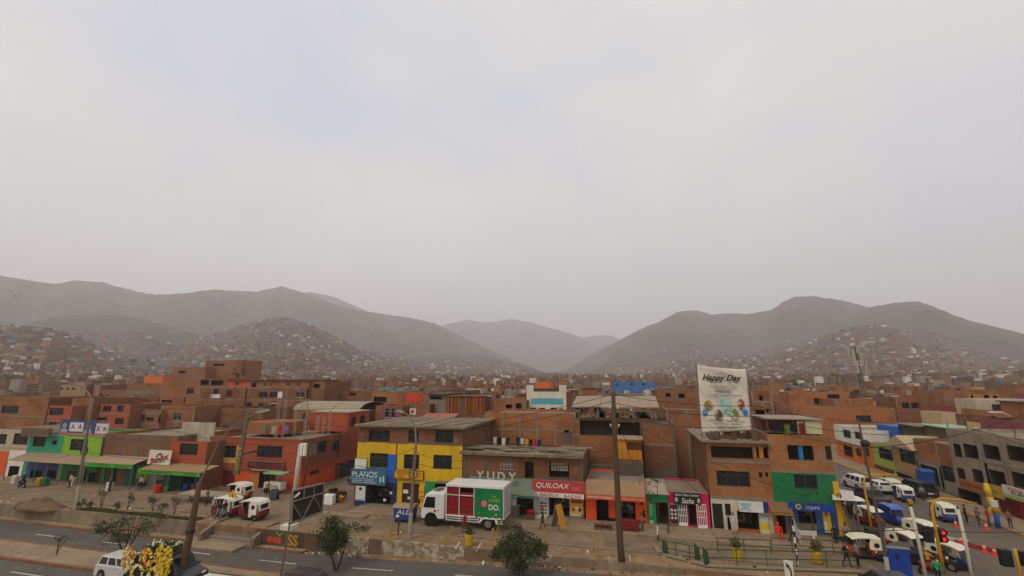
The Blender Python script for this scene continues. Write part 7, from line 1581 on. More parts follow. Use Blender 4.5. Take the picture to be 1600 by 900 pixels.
def ramp():
    railing('green pipe railing along the kerb in front of the white shop', [(1122, 862), (1205, 866)], .95, 2)
    railing('green pipe railing along the kerb in front of the blue shop', [(1207, 862), (1336, 868)], .95, 4)
    railing('longer green pipe railing along the front of the ramp', [(1106, 884), (1220, 887), (1340, 889)], 1.05, 5)
    railing('short green pipe railing sloping down beside the flower painted wall', [(1036, 866), (1070, 873), (1100, 880)], .95, 3)
    for (px, py, h, w, lab) in ((1037, 867, 1.05, .4, 'green metal wing plate at the left end of the sloping railing'), (1086, 873, 1.1, .4, 'green metal wing plate in the middle of the ramp'), (1100, 882, 1.15, .4, 'green metal wing plate where the ramp meets the front railing')):
        x, y = gp(px, py); m = MB(); m.prism([(0, 0), (w, 0), (w * .9, h * .75), (0, h)], 'y', -.04, .04); o = m.build('wing_plate', GR, loc=(x, y, 0), rz=R(-35), bevel=.015); tag(o, lab, 'gate plate')
    # painted parapet wall
    pts = [gp(1024, 862, -.3), gp(1032, 874, -.3), gp(1075, 885, -.3), gp(1104, 893, -.3), gp(1180, 897, -.3), gp(1345, 903, -.3)]; x0, y0 = pts[0]; r = empty('parapet_wall', (x0, y0, -.6), 0, 'low green painted parapet wall with flowers round the ramp', 'wall'); h = 1.0
    for (a, b) in zip(pts, pts[1:]):
        d = math.atan2(b[1] - a[1], b[0] - a[0]); L = math.dist(a, b); o = MB().box(-.06, -.12, -.4, L + .06, .12, h - .35).build('wall_panel', TW, r, (a[0] - x0, a[1] - y0, 0), d); MB().box(-.08, -.16, h - .348, L + .08, .16, h - .26).build('coping', paint('8d7c62', .9, .5), r, (a[0] - x0, a[1] - y0, 0), d)
    rnd = random.Random(12); cs = [plain('b8aea4'), plain('c08a2a'), plain('b5522a'), plain('a88a94'), plain('c9c4b4')]; k = 0
    for (a, b) in zip(pts[1:4], pts[2:4]):
        d = math.atan2(b[1] - a[1], b[0] - a[0]); L = math.dist(a, b)
        for i in range(11):
            t = rnd.uniform(.08, .95); s = rnd.uniform(.06, .14); m = MB()
            for q in range(5): m.ball((s * .8 * math.cos(q * 1.257), 0, s * .8 * math.sin(q * 1.257)), s * .6, .012, s * .6, 8, 5)
            m.build('painted_flower', cs[i % 5], r, (a[0] - x0 + (b[0] - a[0]) * t + .13 * math.sin(d), a[1] - y0 + (b[1] - a[1]) * t - .135 * math.cos(d), rnd.uniform(.1, .5)), d)
    tag(MB().box(gp(1106, 890)[0], gp(1106, 890)[1] - .1, -.6, 44, gp(1106, 880)[1] + .6, -.015).build('ramp_floor', M_PAVE), kind='structure')
ramp()
def bollard(px, py, h, lab, z=0.0):
    x, y = gp(px, py, z); r = MB().tube([(0, 0, -.1), (0, 0, h * .96), (0, 0, h)], [.075, .075, .05], 10).build('bollard', paint('b58a1c', .7, .4), loc=(x, y, z)); r.rotation_euler.x = R(1.5); tag(r, lab, 'bollard', 'yellow bollards on the planting strip')
for a in ((610, 848, 1.3, 'yellow bollard nearest the slim street lamp'), (695, 854, .8, 'short yellow bollard below the truck cab'), (706, 835, .6, 'small yellow stub beside the front truck wheel'), (770, 856, 1.4, 'yellow bollard just left of the round tree'), (778, 836, 1.1, 'thin yellow bollard behind the truck'), (933, 873, 1.5, 'yellow bollard left of the thick utility pole'), (851, 851, .9, 'yellow bollard hidden by the round tree on its right')): bollard(*a)
def planter(px, py, lab, tyre=True):
    x, y = gp(px, py); r = empty('tyre_planter', (x, y, 0), 0, lab, 'planter', 'yellow planters on the planting strip'); Y_ = paint('b89418', .7, .3)
    MB().lathe([(.0, 0), (.3, 0), (.34, .1), (.3, .35), (.34, .6), (.36, .85), (.3, .87), (.28, .8), (0, .78)], n=14).build('pot', Y_, r, smooth=True)
    rnd = random.Random(px); m = MB()
    for i in range(140): p = Vector((rnd.gauss(0, .18), rnd.gauss(0, .18), rnd.uniform(.8, 1.4))); d = Vector((rnd.gauss(0, 1), rnd.gauss(0, 1), rnd.uniform(-.3, 1))).normalized() * .22; e = d.orthogonal().normalized() * .05; m.quad(tuple(p - e), tuple(p + d * .5 - e), tuple(p + d), tuple(p + e))
    m.build('foliage', plain('4a4428', .85), r)
planter(733, 853, 'yellow planter standing below the middle of the truck'); planter(1153, 875, 'yellow planter behind the front railing below the white shop'); planter(1278, 880, 'yellow planter behind the front railing below the blue shop')
def cone(px, py, lab):
    x, y = gp(px, py); r = empty('traffic_cone', (x, y, 0), 0, lab, 'traffic cone', 'orange traffic cones on the side street'); O = plain('d9431c', .55)
    r.scale = (.68, .68, .68); MB().box(-.3, -.3, 0, .3, .3, .06).build('base', O, r, bevel=.02); MB().tube([(0, 0, .06), (0, 0, .5)], [.23, .14], 14).build('cone_body', O, r); MB().tube([(0, 0, .501), (0, 0, .72)], [.139, .09], 14).build('white_band', plain('d0b8a8'), r); MB().tube([(0, 0, .721), (0, 0, 1.0)], [.089, .03], 14).build('cone_tip', O, r)
for a in ((1542, 828, 'traffic cone closest to the pavement edge on the right'), (1503, 851, 'traffic cone beside the right white post'), (1539, 863, 'traffic cone right of the fallen red barrier'), (1555, 869, 'traffic cone second to the right of the fallen red barrier'), (1440, 771, 'small traffic cone by the far parked cars'), (1494, 824, 'traffic cone behind the right white post'), (1568, 872, 'traffic cone at the end of the row by the corner signal')): cone(*a)
def barrier(px, py, m, lab, rz, w=1.9):
    x, y = gp(px, py); r = empty('plastic_barrier', (x, y, .05), rz, lab, 'barrier')
    fl = lambda mb, nm: mb.build(nm, m, r, bevel=.02)
    for k in (0, .36, .72): fl(MB().box(-w / 2, k - .05, 0, w / 2, k + .05, .1), 'rail')
    for i in range(5): fl(MB().box(-w / 2 + w * i / 4 - .05, .06, .02, -w / 2 + w * i / 4 + .05, .66, .08), 'bar')
    for s in (-1, 1): fl(MB().box(s * w / 2 - .08, -.15, 0, s * w / 2 + .08, .8, .16), 'foot')
barrier(1483, 845, plain('a8a298', .6), 'grey white barrier lying flat in the side street', R(-40)); barrier(1522, 857, plain('8a1f1c', .6), 'red barrier lying flat beside the row of cones', R(-42), 2.2)
def blue_board():
    x, y = gp(1408, 908, -.1); zt = fy(1406, 858, y)[1]; a = fy(1391, 880, y)[0]; b = fy(1424, 880, y)[0]; w = b - a; r = empty('blue_board', (a, y, -.1), 0, 'large plain blue board standing between the black cars and the signal', 'board'); B = paint('17409a', .6, .2)
    MB().box(0, 0, .15, w, .12, zt + .1).build('panel', B, r, bevel=.02); MB().box(w * .3, -.05, zt - .5, w * .42, -.002, zt - .2).build('lock_box', plain('0f1f4a'), r); MB().box(-.06, -.03, zt + .102, w + .06, .15, zt + .2).build('cap_rail', plain('8a8478'), r)
    for s in (.05, w - .15): MB().box(s, .02, -.05, s + .1, .1, .15).build('leg', STEEL, r)
blue_board()
def canopy_tent():
    p = [gp(1300, 842), gp(1338, 842)]; Y1 = 1.5; a = fy(1299, 762, Y1); b = fy(1333, 768, Y1); c = fy(1337, 783, -1.2); d = fy(1301, 781, -1.2)
    x, y = a[0], Y1; r = empty('cloth_awning', (x, y, 0), 0, 'white cloth awning strung out from the yellow corner pillar', 'awning'); Q = [Vector((a[0] - x, 0, a[1])), Vector((b[0] - x, 0, b[1])), Vector((c[0] - x, -2.7, c[1])), Vector((d[0] - x, -2.7, d[1]))]; m = MB(); n = 10
    S = lambda u, v: tuple((Q[0] * (1 - u) + Q[1] * u) * (1 - v) + (Q[3] * (1 - u) + Q[2] * u) * v + Vector((0, 0, -.25 * math.sin(math.pi * u) * math.sin(math.pi * v))))
    for i in range(n):
        for j in range(n): m.quad(S(i / n, j / n), S((i + 1) / n, j / n), S((i + 1) / n, (j + 1) / n), S(i / n, (j + 1) / n))
    o = m.build('cloth', paint('c9c3bc', .85, .25), r, smooth=True); o.modifiers.new('w', 'WELD'); o.modifiers.new('s', 'SOLIDIFY').thickness = .02
    for q in Q[1:3]: MB().tube([(q.x, q.y, 0), tuple(q)], .04, 6).build('post', STEEL, r)
canopy_tent()
def shelter():
    xa, z = fy(290, 769, -3.2); xb, _ = fy(378, 765, -3.2); r = empty('bus_shelter', (xa, -3.2, 0), 0, 'bus shelter with a long pale flat roof left of the mototaxis', 'shelter'); w = xb - xa
    MB().box(0, -.9, z - .08, w, .9, z + .1).build('roof_slab', paint('a08e74', .85, .4), r, bevel=.03)
    for x in (.25, w * .5, w - .3): MB().box(x, .3, 0, x + .12, .42, z - .082).build('post', CPOLE, r)
    MB().box(.4, .2, .42, w - .5, .55, .5).build('bench', WOOD, r)
shelter()
def small_things():
    x, y = gp(522, 783); r = empty('tricycle_cart', (x, y, 0), R(80), 'cargo tricycle with a wooden tray and a white box in the cross street mouth', 'cart')
    MB().box(-.9, -.55, .62, .7, .55, .98).build('tray', WOOD, r, bevel=.02); MB().box(-.6, -.35, .99, .1, .35, 1.35).build('load', BLACK, r, bevel=.08); MB().tube([(.7, 0, .6), (1.4, 0, .75), (1.5, 0, 1.1)], .03, 6).build('frame', STEEL, r)
    for (a, b) in ((-.2, -.6), (-.2, .6), (1.5, 0)): add_wheel(r, a, b, .33, .06)
    x, y = gp(518, 786); tag(MB().box(-.55, -.3, 0, .55, .3, .95).build('white_crate', WHITEC, loc=(x, y - .4, 0), bevel=.03), 'white box standing on the ground in front of the cargo tricycle', 'box')
    x, y = gp(533, 784); tag(MB().lathe([(0, 0), (.28, 0), (.33, .5), (.35, .52), (.3, .5), (0, .45)], n=14).build('yellow_bucket', plain('d18a1c', .6), loc=(x, y, 0), smooth=True), 'bright yellow tub beside the white box at the street corner', 'tub')
    for px, py, c, h, rr, lab in ((246, 772, 'b51f1c', 1.0, .38, 'bright red bin standing before the lime and teal shop'), (291, 768, '1f3f86', .95, .4, 'blue plastic barrel under the second green fascia'), (303, 768, '8a3a34', .85, .4, 'stack of dark red goods beside the blue barrel'), (258, 770, '4a8a3a', .7, .4, 'green plastic tub beside the bright red bin')):
        x, y = gp(px, py); tag(MB().lathe([(0, 0), (rr * .9, 0), (rr, h * .1), (rr, h * .9), (rr * .92, h), (rr * .8, h), (rr * .8, h * .8), (0, h * .78)], n=14).build('plastic_barrel', plain(c, .5), loc=(x, y, .02), smooth=True), lab, 'barrel')
    x, y = gp(428, 781); r = empty('folding_sign', (x, y, 0), R(10), 'small dark folding board on the street before the food cart', 'sign')
    for s in (-1, 1): o = MB().box(-.4, -.02, 0, .4, .02, 1.15).build('board', plain('3a3630'), r, (0, s * .3, 0)); o.rotation_euler.x = s * .26
    for px, py, c, lab in ((112, 752, 'bfae8a', 'sack of pale grain under the tan awning'), (70, 752, '2f5a3a', 'green crate stack at the front of the tan awning'), (22, 748, 'c4bfb2', 'white board leaning by the far left shop'), (60, 752, 'a8862a', 'yellow goods stand by the far left awning'), (170, 760, 'c9c2b0', 'white sack by the teal pillar')):
        x, y = gp(px, py + 8); tag(MB().prism([(-.4, 0), (.4, 0), (.36, .9), (.1, 1.05), (-.3, 1.0)], 'y', -.25, .25).build('goods_sack', paint(c, .85), loc=(x, y, .02), bevel=.1), lab, 'goods')
    # mural letters on the low wall by the stairs
    x0, y0 = gp(418, 846, -1.0); x1, _ = gp(520, 858, -1.0); r = empty('mural_wall', (x0, WALL_Y - .25, -1.2), 0, 'low dark wall with orange, green and yellow graffiti beside the stairs', 'wall'); w = 7.0; MB().box(-.9, -.1, -.1, w, .1, 1.28).build('wall_panel', paint('5c4836', .95, .5, .2), r, bevel=.02)
    text(r, 'ees', .35, 1.75, .3, .8, -.11, plain('c8501f'), bold=.03); text(r, 'V', 1.1, 2.0, .85, 1.2, -.115, plain('4f9a2a'), bold=.03); text(r, 'SS', 2.4, 3.4, .2, 1.1, -.11, plain('b5861c'), bold=.03)
    MB().box(4.0, -.125, .02, 6.9, -.105, 1.2).build('brown_patch', paint('6a4c38', .95), r)
    # parking lines
    for a, b in (((712, 858), (718, 846)), ((744, 861), (752, 848)), ((985, 876), (983, 867))):
        p, q = gp(*a), gp(*b); d = Vector((q[0] - p[0], q[1] - p[1], 0)).normalized(); n = Vector((-d.y, d.x, 0)) * .07; m = MB(); P, Q = Vector((*p, .0)), Vector((*q, .0)); m.quad(tuple(P - n), tuple(P + n), tuple(Q + n), tuple(Q - n)); tag(m.build('parking_line', M_LINE), kind='structure')
small_things()
def inflatable():
    x, y = gp(1560, 826); r = empty('air_dancer', (x, y, .13), 0, 'tall yellow and blue advertising figure at the pavement edge', 'advertising figure'); yy = y
    P = [fy(a, b, yy) for a, b in ((1560, 824), (1556, 802), (1551, 790), (1546, 776), (1540, 755))]; T = [(a - x, 0, z - .13) for a, z in P]
    MB().tube(T[:2], [.17, .19], 12).build('blue_leg', plain('1f4a9a', .7), r, smooth=True); MB().tube([T[1], T[2], T[3]], [.2, .26, .22], 12).build('body', plain('c9971c', .7), r, smooth=True); MB().tube([T[3], tuple((Vector(T[3]) + Vector(T[4])) / 2), T[4]], [.2, .24, .14], 12).build('head', plain('cbab2a', .7), r, smooth=True); MB().box(T[2][0] - .26, -.3, T[2][2] - .1, T[2][0] + .26, -.2, T[2][2] + .5).build('white_patch', plain('b8bdb4'), r, bevel=.1)
    for s in (-1, 1): MB().tube([T[2], (T[2][0] + s * .3, -.1, T[2][2] - .2), (T[2][0] + s * .36, -.15, T[2][2] - .7)], [.09, .08, .06], 8).build('arm', plain('c9971c', .7), r, smooth=True)
inflatable()
# ------------------------------------------------------------ people: one continuous skinned body each
def body_mesh(pose):
    V, E, RR, SEG = [], [], [], []
    def add(p, r, par, seg):
        V.append(p); RR.append(r if isinstance(r, tuple) else (r, r)); SEG.append(seg)
        if par is not None: E.append((par, len(V) - 1))
        return len(V) - 1
    sit = pose == 'sit'; walk = pose == 'walk'; dz = -.42 if sit else 0
    pel = add((0, 0, .95 + dz), (.15, .11), None, 'leg'); sp = add((0, .01, 1.1 + dz), (.14, .10), pel, 'top'); ch = add((0, .02, 1.3 + dz), (.17, .115), sp, 'top'); nb = add((0, .015, 1.44 + dz), .075, ch, 'top'); nk = add((0, 0, 1.51 + dz), .052, nb, 'skin')
    hd = add((0, -.015, 1.60 + dz), (.078, .092), nk, 'skin'); ht = add((0, -.01, 1.70 + dz), (.07, .085), hd, 'skin')
    add((0, -.112, 1.615 + dz), .014, hd, 'skin')                                  # nose
    for s in (-1, 1): add((s * .085, .0, 1.62 + dz), .018, hd, 'skin')              # ears
    for s in (-1, 1):
        sw = (.22 if walk else .05) * s
        sh = add((s * .19, .015, 1.40 + dz), .062, ch, 'top')
        if pose == 'sit': el, wr = (s * .25, -.08, 1.14 + dz), (s * .17, -.34, 1.05 + dz)
        elif pose == 'ride': el, wr = (s * .27, -.16, 1.2), (s * .26, -.42, 1.12)
        else: el, wr = (s * .25, .03 - sw * .5, 1.13), (s * .255, -.05 - sw, .90)
        e = add(el, .046, sh, 'top'); w = add(wr, .033, e, 'arm'); d = (Vector(wr) - Vector(el)).normalized(); pm = Vector(wr) + d * .075; palm = add(tuple(pm), (.04, .022), w, 'skin')
        side = Vector((0, 1, 0)) if not sit else Vector((s, 0, 0)); side = (side - d * side.dot(d)).normalized()
        for k, (o, l) in enumerate(((-.03, .06), (-.01, .072), (.01, .068), (.03, .052))): a = add(tuple(pm + side * o + d * .04), .0095, palm, 'skin'); add(tuple(pm + side * o * 1.1 + d * (.04 + l) + Vector((-s * .015, 0, 0))), .008, a, 'skin')
        a = add(tuple(pm - side * .045 + d * .0), .011, palm, 'skin'); add(tuple(pm - side * .06 + d * .045), .009, a, 'skin')
        hp = add((s * .095, 0, .88 + dz), .095, pel, 'leg')
        if sit: kn, an, to = (s * .14, -.42, .50), (s * .14, -.40, .10), (s * .15, -.56, .05)
        elif pose == 'ride': kn, an, to = (s * .24, -.32, .72), (s * .25, -.1, .36), (s * .26, -.24, .3)
        else: st = (.2 * s if walk else .02); kn, an, to = (s * .10, -.03 - st * .6, .49), (s * .11, .03 - st * 1.2, .10 + (.05 if walk and s < 0 else 0)), (s * .12, -.13 - st * 1.2, .045)
        k = add(kn, .066, hp, 'leg'); a = add(an, .045, k, 'leg'); add(to, (.045, .035), a, 'shoe')
    me = bpy.data.meshes.new('tmp'); me.from_pydata(V, E, []); o = bpy.data.objects.new('tmp', me); COL.objects.link(o); md = o.modifiers.new('skin', 'SKIN'); md.use_smooth_shade = True
    sv = me.skin_vertices[0].data
    for i, r in enumerate(RR): sv[i].radius = r
    for i in range(len(V)): sv[i].use_root = (i == 0)
    o.modifiers.new('sub', 'SUBSURF').levels = 1; o.modifiers['sub'].render_levels = 1
    dg = bpy.context.evaluated_depsgraph_get(); out = bpy.data.meshes.new_from_object(o.evaluated_get(dg)); bpy.data.objects.remove(o)
    A = [(Vector(V[a]), Vector(V[b]), SEG[b]) for a, b in E]; names = {'skin': 0, 'top': 1, 'leg': 2, 'shoe': 3, 'arm': 4}
    idx = []
    for p in out.polygons:
        c = p.center; best = None
        for a, b, s in A:
            ab = b - a; t = max(0, min(1, (c - a).dot(ab) / max(1e-9, ab.length_squared))); d = (a + ab * t - c).length
            if best is None or d < best[0]: best = (d, s)
        idx.append(names[best[1]])
    out.polygons.foreach_set('material_index', idx); out.polygons.foreach_set('use_smooth', [True] * len(idx)); out.name = 'person_' + pose; return out
BODIES = {}
SKIN = plain('8a5a40', .6); HAIR = plain('17120f', .7)
def person(label, px, py, z=0.0, top='3a4a6a', leg='25283a', pose='stand', rz=0, hat=None, at=None, sleeve=True, s=1.0, skin=None, shoe='1c1a18', group=None, pack=None):
    if pose not in BODIES: BODIES[pose] = body_mesh(pose)
    x, y = at[:2] if at else gp(px, py, z)
    if at and len(at) > 2: z = at[2]
    o = bpy.data.objects.new('person', BODIES[pose]); COL.objects.link(o); o.location = (x, y, z); o.rotation_euler.z = R(rz); s *= .88 if px > 1000 or (at and x > 40) else .95; o.scale = (s, s, s)
    sk = skin or SKIN; mats = [sk, plain(top, .85), plain(leg, .85), plain(shoe, .7), plain(top, .85) if sleeve else sk]
    me = BODIES[pose]
    while len(me.materials) < 5: me.materials.append(None)
    for i, m in enumerate(mats): o.material_slots[i].link = 'OBJECT'; o.material_slots[i].material = m
    tag(o, label, 'person', group); dz = -.42 if pose == 'sit' else 0
    hm = plain(hat, .6) if hat else HAIR; m = MB(); b = 0
    m.ball((0, .012, 1.685 + dz), .098, .108, .085, 12, 7); m.build('hat' if hat else 'hair', hm, o, smooth=True)
    return o
def people():
    person('person in a plain red top and dark trousers behind the yellow planter', 726, 833, 0, '9a1a22', '7a1a20', 'walk', 90)
    person('person in a black jacket at the corner by the yellow signal column', 1307, 852, 0, '17171c', '20242c', 'stand', 20)
    person('person in a grey and white shirt right of the yellow signal column', 1324, 850, 0, '8a8488', '23252c', 'stand', -30)
    person('person in dark clothes leaning on the green railing end', 1324, 886, 0, '1c1e22', '2a2a2c', 'walk', 60, s=1.08)
    person('person in a black and white top boarding the orange red mototaxi', 1341, 885, 0, '7a7c84', '1c1c22', 'stand', 90, s=1.08)
    person('person in an orange yellow vest standing in the roadway', 1402, 861, 0, 'c08a1c', '3a2a1c', 'stand', 10)
    person('person in a bright yellow jacket walking behind the blue and white mototaxi', 1425, 802, 0, 'c99a12', '1a1c20', 'walk', 150)
    person('person in a green shirt at the foot of the yellow signal', 1468, 912, -.1, '1f9a5a', '20262c', 'stand', 160)
    person('person in a dark navy top on the right pavement by the orange crates', 1511, 817, .13, '1c2236', '16181e', 'stand', 80)
    person('person in grey on the right pavement left of the advertising figure', 1531, 822, .13, '6a6460', '3a3632', 'walk', -60)
    person('person in a red shirt on the right pavement beside the blue legged figure', 1546, 822, .13, 'a52a1f', '4a4640', 'stand', 40)
    person('person in brown by the dark red shutter at the right edge', 1580, 826, .13, '7a5236', '3a2e26', 'stand', 0)
    person('person in an orange shirt far up the right pavement', 1428, 768, .13, 'a5622a', '2a2420', 'stand', 0)
    person('person in pale clothes beside the cream mototaxi at the shops', 1497, 806, .13, 'a89c94', '2c2c34', 'walk', 30)
    person('person in blue trousers under the white cloth awning', 1322, 816, 0, '6a5a5a', '1f3f86', 'stand', 40)
    person('person in a dark red top in the queue under the white cloth awning', 1330, 812, 0, '5a1a1e', '2a2224', 'stand', -40)
    person('person in all orange sitting outside the dark doorway', 1218, 843, .10, 'e0381a', 'e0381a', 'sit', 0, hat='e0381a', s=1.1, skin=plain('d8401f', .6), shoe='d8401f')
    person('person in white and red costume standing at the white shop door', 1148, 834, .13, 'c2b4ac', 'b8aca4', 'stand', 0, hat='b5382f', s=1.1, shoe='b0322c')
    person('person in a grey shirt inside the orange shop doorway', 0, 0, .13, '7d7f86', '3a3a40', 'stand', -20, at=(fy(986, 805, 0)[0], .55, .05))
    person('person in orange at the handlebar of the mototaxi nearest the stairs', 377, 808, 0, 'c0561c', '2a2426', 'stand', 60)
    person('person in grey trousers walking past the maroon mototaxi', 340, 811, 0, '4a3434', '8a8480', 'walk', 80)
    person('person in a dark top walking behind the one in grey trousers', 349, 811, 0, '2c2428', '6a6668', 'walk', 100)
    person('person in a white cap at the left end of the mototaxi row', 332, 806, 0, 'a8a29a', '3a2a2a', 'stand', 20, hat='b8b4ac')
    person('person in a pale shirt under the tan awning at the far left', 108, 762, .1, 'b5a88a', '3a342c', 'stand', 0)
    person('person in a dark shirt inside the shelter of the green fascia', 171, 768, .1, '2a2c34', '22242a', 'stand', 0)
    person('person in a white shirt before the lime and teal shop', 219, 766, .1, 'c4bca8', '2a2a30', 'stand', 30)
    for a in (('person in a navy jacket by the blue portable toilet', 1466, 794, 'k', '20283c'), ('person in a beige shirt passing the dark garage opening', 1443, 782, 'k', '9a8a6c'), ('person in a maroon top at the back of the side street', 1385, 765, 'k', '6a2a2c'), ('person in a light blue shirt far up the left side of the street', 1318, 792, 'k', '6f8fae'), ('person in a green jacket between the red mototaxis on the right', 1379, 838, 'k', '3a5a3c'), ('person in a pink top on the pavement before the orange shop', 1004, 832, 'k', 'a8606c'), ('person in a dark shirt on the pavement by the bookshop display case', 848, 826, 'k', '2c3040'), ('person in a grey hooded top crossing by the shelter', 322, 790, 'k', '5c5a58'), ('person in an ochre shirt by the white food cart', 418, 776, 'k', '9a6f30'), ('person in a black top near the dark hearse front kerb', 300, 838, 'k', '1e1e22')):
        if 'hearse' not in a[0]: person(a[0], a[1], a[2], .02, a[4], RNG.choice(['23252e', '2f2a26', '3a4458']), RNG.choice(['stand', 'walk']), RNG.uniform(0, 360))
    # motorbikes with riders
    def motorbike(label, x, y, z, rz, col):
        r = empty('motorbike', (x, y, z), rz, label, 'motorbike'); B = CARPAINT(col)
        for xx in (-.68, .68): add_wheel(r, xx, 0, .3, .11)
        MB().prism([(-.55, .5), (.35, .45), (.5, .75), (.1, .92), (-.2, .8), (-.8, .82), (-.75, .66)], 'y', -.15, .15).build('body', B, r, bevel=.05, seg=3); MB().box(-.62, -.13, .8, .05, .13, .9).build('seat', BLACK, r, bevel=.04); MB().box(-.25, -.16, .25, .25, .16, .52).build('engine', DARKF, r, bevel=.04)
        MB().tube([(.38, 0, .9), (.68, 0, .3)], .035, 6).build('fork', STEEL, r); MB().tube([(.2, -.34, 1.02), (.38, 0, .95), (.2, .34, 1.02)], .018, 6).build('handlebar', DARKF, r); MB().ball((.5, 0, .82), .08, .1, .1, 10, 6).build('headlight', HEADL, r); return r
    x, y = gp(1457, 898, -.1); motorbike('red delivery motorbike with a red front guard beside the yellow signal', x, y, -.1, R(20), 'a3181c'); o = person('person in a yellow jacket and yellow helmet riding the red motorbike', 0, 0, 0, 'c9921a', '1c1c22', 'ride', 110, hat='d9a81c', at=(x - .12, y - .04, -.02))
    x, y = gp(33, 762); motorbike('dark motorbike passing at the far left in front of the awnings', x, y, 0, R(170), '1d1c20'); person('person in a dark jacket and pale helmet riding the far left motorbike', 0, 0, 0, '3a3634', '1c1c20', 'ride', 260, hat='b59a72', at=(x + .1, y, .08))
    x, y = gp(1484, 885, -.05); motorbike('second red motorbike standing in front of the dark blue mototaxi', x - .9, y - .6, -.05, R(-50), '8f1a20')
people()

# ------------------------------------------------------------ trees and plants
LEAF1 = plain('3d4527', .75); LEAF2 = plain('2b331c', .8); LEAF3 = plain('56582f', .75); BARK = paint('4c3b2b', .95, .4)
def leafy(mb, c, rad, n, rnd, s=(.1, .2), m=3):
    for i in range(n):
        while True:
            p = Vector((rnd.uniform(-1, 1), rnd.uniform(-1, 1), rnd.uniform(-1, 1)))
            if p.length < 1: break
        p = Vector(c) + Vector((p.x * rad[0], p.y * rad[1], p.z * rad[2])); d = Vector((rnd.gauss(0, 1), rnd.gauss(0, 1), rnd.gauss(-.1, .8))).normalized(); l = rnd.uniform(*s); e = d.orthogonal().normalized(); e.rotate(__import__('mathutils').Quaternion(d, rnd.uniform(0, 6.28))); e *= l * .28
        mb.quad(tuple(p), tuple(p + d * l * .5 - e), tuple(p + d * l), tuple(p + d * l * .5 + e), rnd.choice([0, 0, 1, 1, 2])if m == 3 else m)
def tree(label, base, z0, crown_px, h_scale, seed, clumps=46, leaves=95, flat=1.0, nst=2, name='street_tree'):
    rnd = random.Random(seed); x, y = gp(*base, z0); a, zt = fy((crown_px[0] + crown_px[2]) / 2, crown_px[1], y); _, zb = fy((crown_px[0] + crown_px[2]) / 2, crown_px[3], y); xl = fy(crown_px[0], (crown_px[1] + crown_px[3]) / 2, y)[0]; xr = fy(crown_px[2], (crown_px[1] + crown_px[3]) / 2, y)[0]
    r = empty(name, (x, y, z0), 0, label, 'tree', 'street trees along the avenue'); cx = (xl + xr) / 2 - x; rx = (xr - xl) / 2; cz = (zt + zb) / 2 - z0; rz_ = (zt - zb) / 2
    tr = MB(); tips = []; fork = Vector((cx * .3, 0, max(.5, (zb - z0) * .55)))
    for s in range(nst):
        base_p = Vector((rnd.uniform(-.05, .05) + s * .08, rnd.uniform(-.05, .05), -.1)); top = Vector((cx + rnd.uniform(-.5, .5) * rx, rnd.uniform(-.4, .4) * rx, cz)); mid = base_p.lerp(top, .5) + Vector((rnd.uniform(-.15, .15), rnd.uniform(-.1, .1), 0)); tr.tube([tuple(base_p), tuple(base_p.lerp(mid, .5) + Vector((.04, 0, 0))), tuple(mid), tuple(top)], [.085, .075, .06, .03], 8); 
        for k in range(7):
            q = mid.lerp(top, rnd.uniform(0, 1)); t = Vector((cx + rnd.uniform(-.85, .85) * rx, rnd.uniform(-.85, .85) * rx, cz + rnd.uniform(-.6, .8) * rz_)); tr.tube([tuple(q), tuple(q.lerp(t, .5) + Vector((0, 0, .08))), tuple(t)], [.03, .02, .008], 5); tips.append(t)
    tr.build('trunk', BARK, r, smooth=True); cr = MB()
    for i in range(clumps):
        while True:
            p = Vector((rnd.uniform(-1, 1), rnd.uniform(-1, 1), rnd.uniform(-1, 1)))
            if .25 < p.length < 1: break
        if p.z < -.3: p.x *= .75
        c = Vector((cx + p.x * rx * .88, p.y * rx * .85, cz + p.z * rz_ * .85)) if rnd.random() < .75 or not tips else rnd.choice(tips); k = rnd.uniform(.18, .36) * rx * h_scale; leafy(cr, c, (k, k, k * .75 * flat), int(leaves * rnd.uniform(.5, 1.3)), rnd)
    cr.build('crown', [LEAF1, LEAF2, LEAF3], r)
tree('spreading thin crowned tree on the median behind the white estate car', (190, 872), -1.1, (168, 800, 246, 846), .8, 1, 30, 70, .7, 3); tree('bushy round young tree standing in front of the billboard side', (523, 893), -1.1, (497, 806, 557, 868), 1, 2, 50, 110, 1, 2); tree('broad round leafy tree on the median right of the truck', (813, 918), -1.1, (772, 829, 853, 893), 1, 3, 64, 120, 1, 3)
def shrub(label, px, py, h, w, seed, n=150):
    rnd = random.Random(seed); x, y = gp(px, py); r = empty('shrub', (x, y, 0), 0, label, 'shrub', 'shrubs planted along the retaining wall'); st = MB(); cr = MB()
    for k in range(4):
        t = Vector((rnd.uniform(-w, w) * .5, rnd.uniform(-.2, .2), h * rnd.uniform(.6, 1))); st.tube([(rnd.uniform(-.05, .05), 0, -.05), tuple(t * .5), tuple(t)], [.025, .02, .008], 5); leafy(cr, t, (w * .28, w * .28, h * .25), n // 4, rnd, (.1, .2))
    st.build('stem', BARK, r); cr.build('foliage', [LEAF1, LEAF2, LEAF3], r)
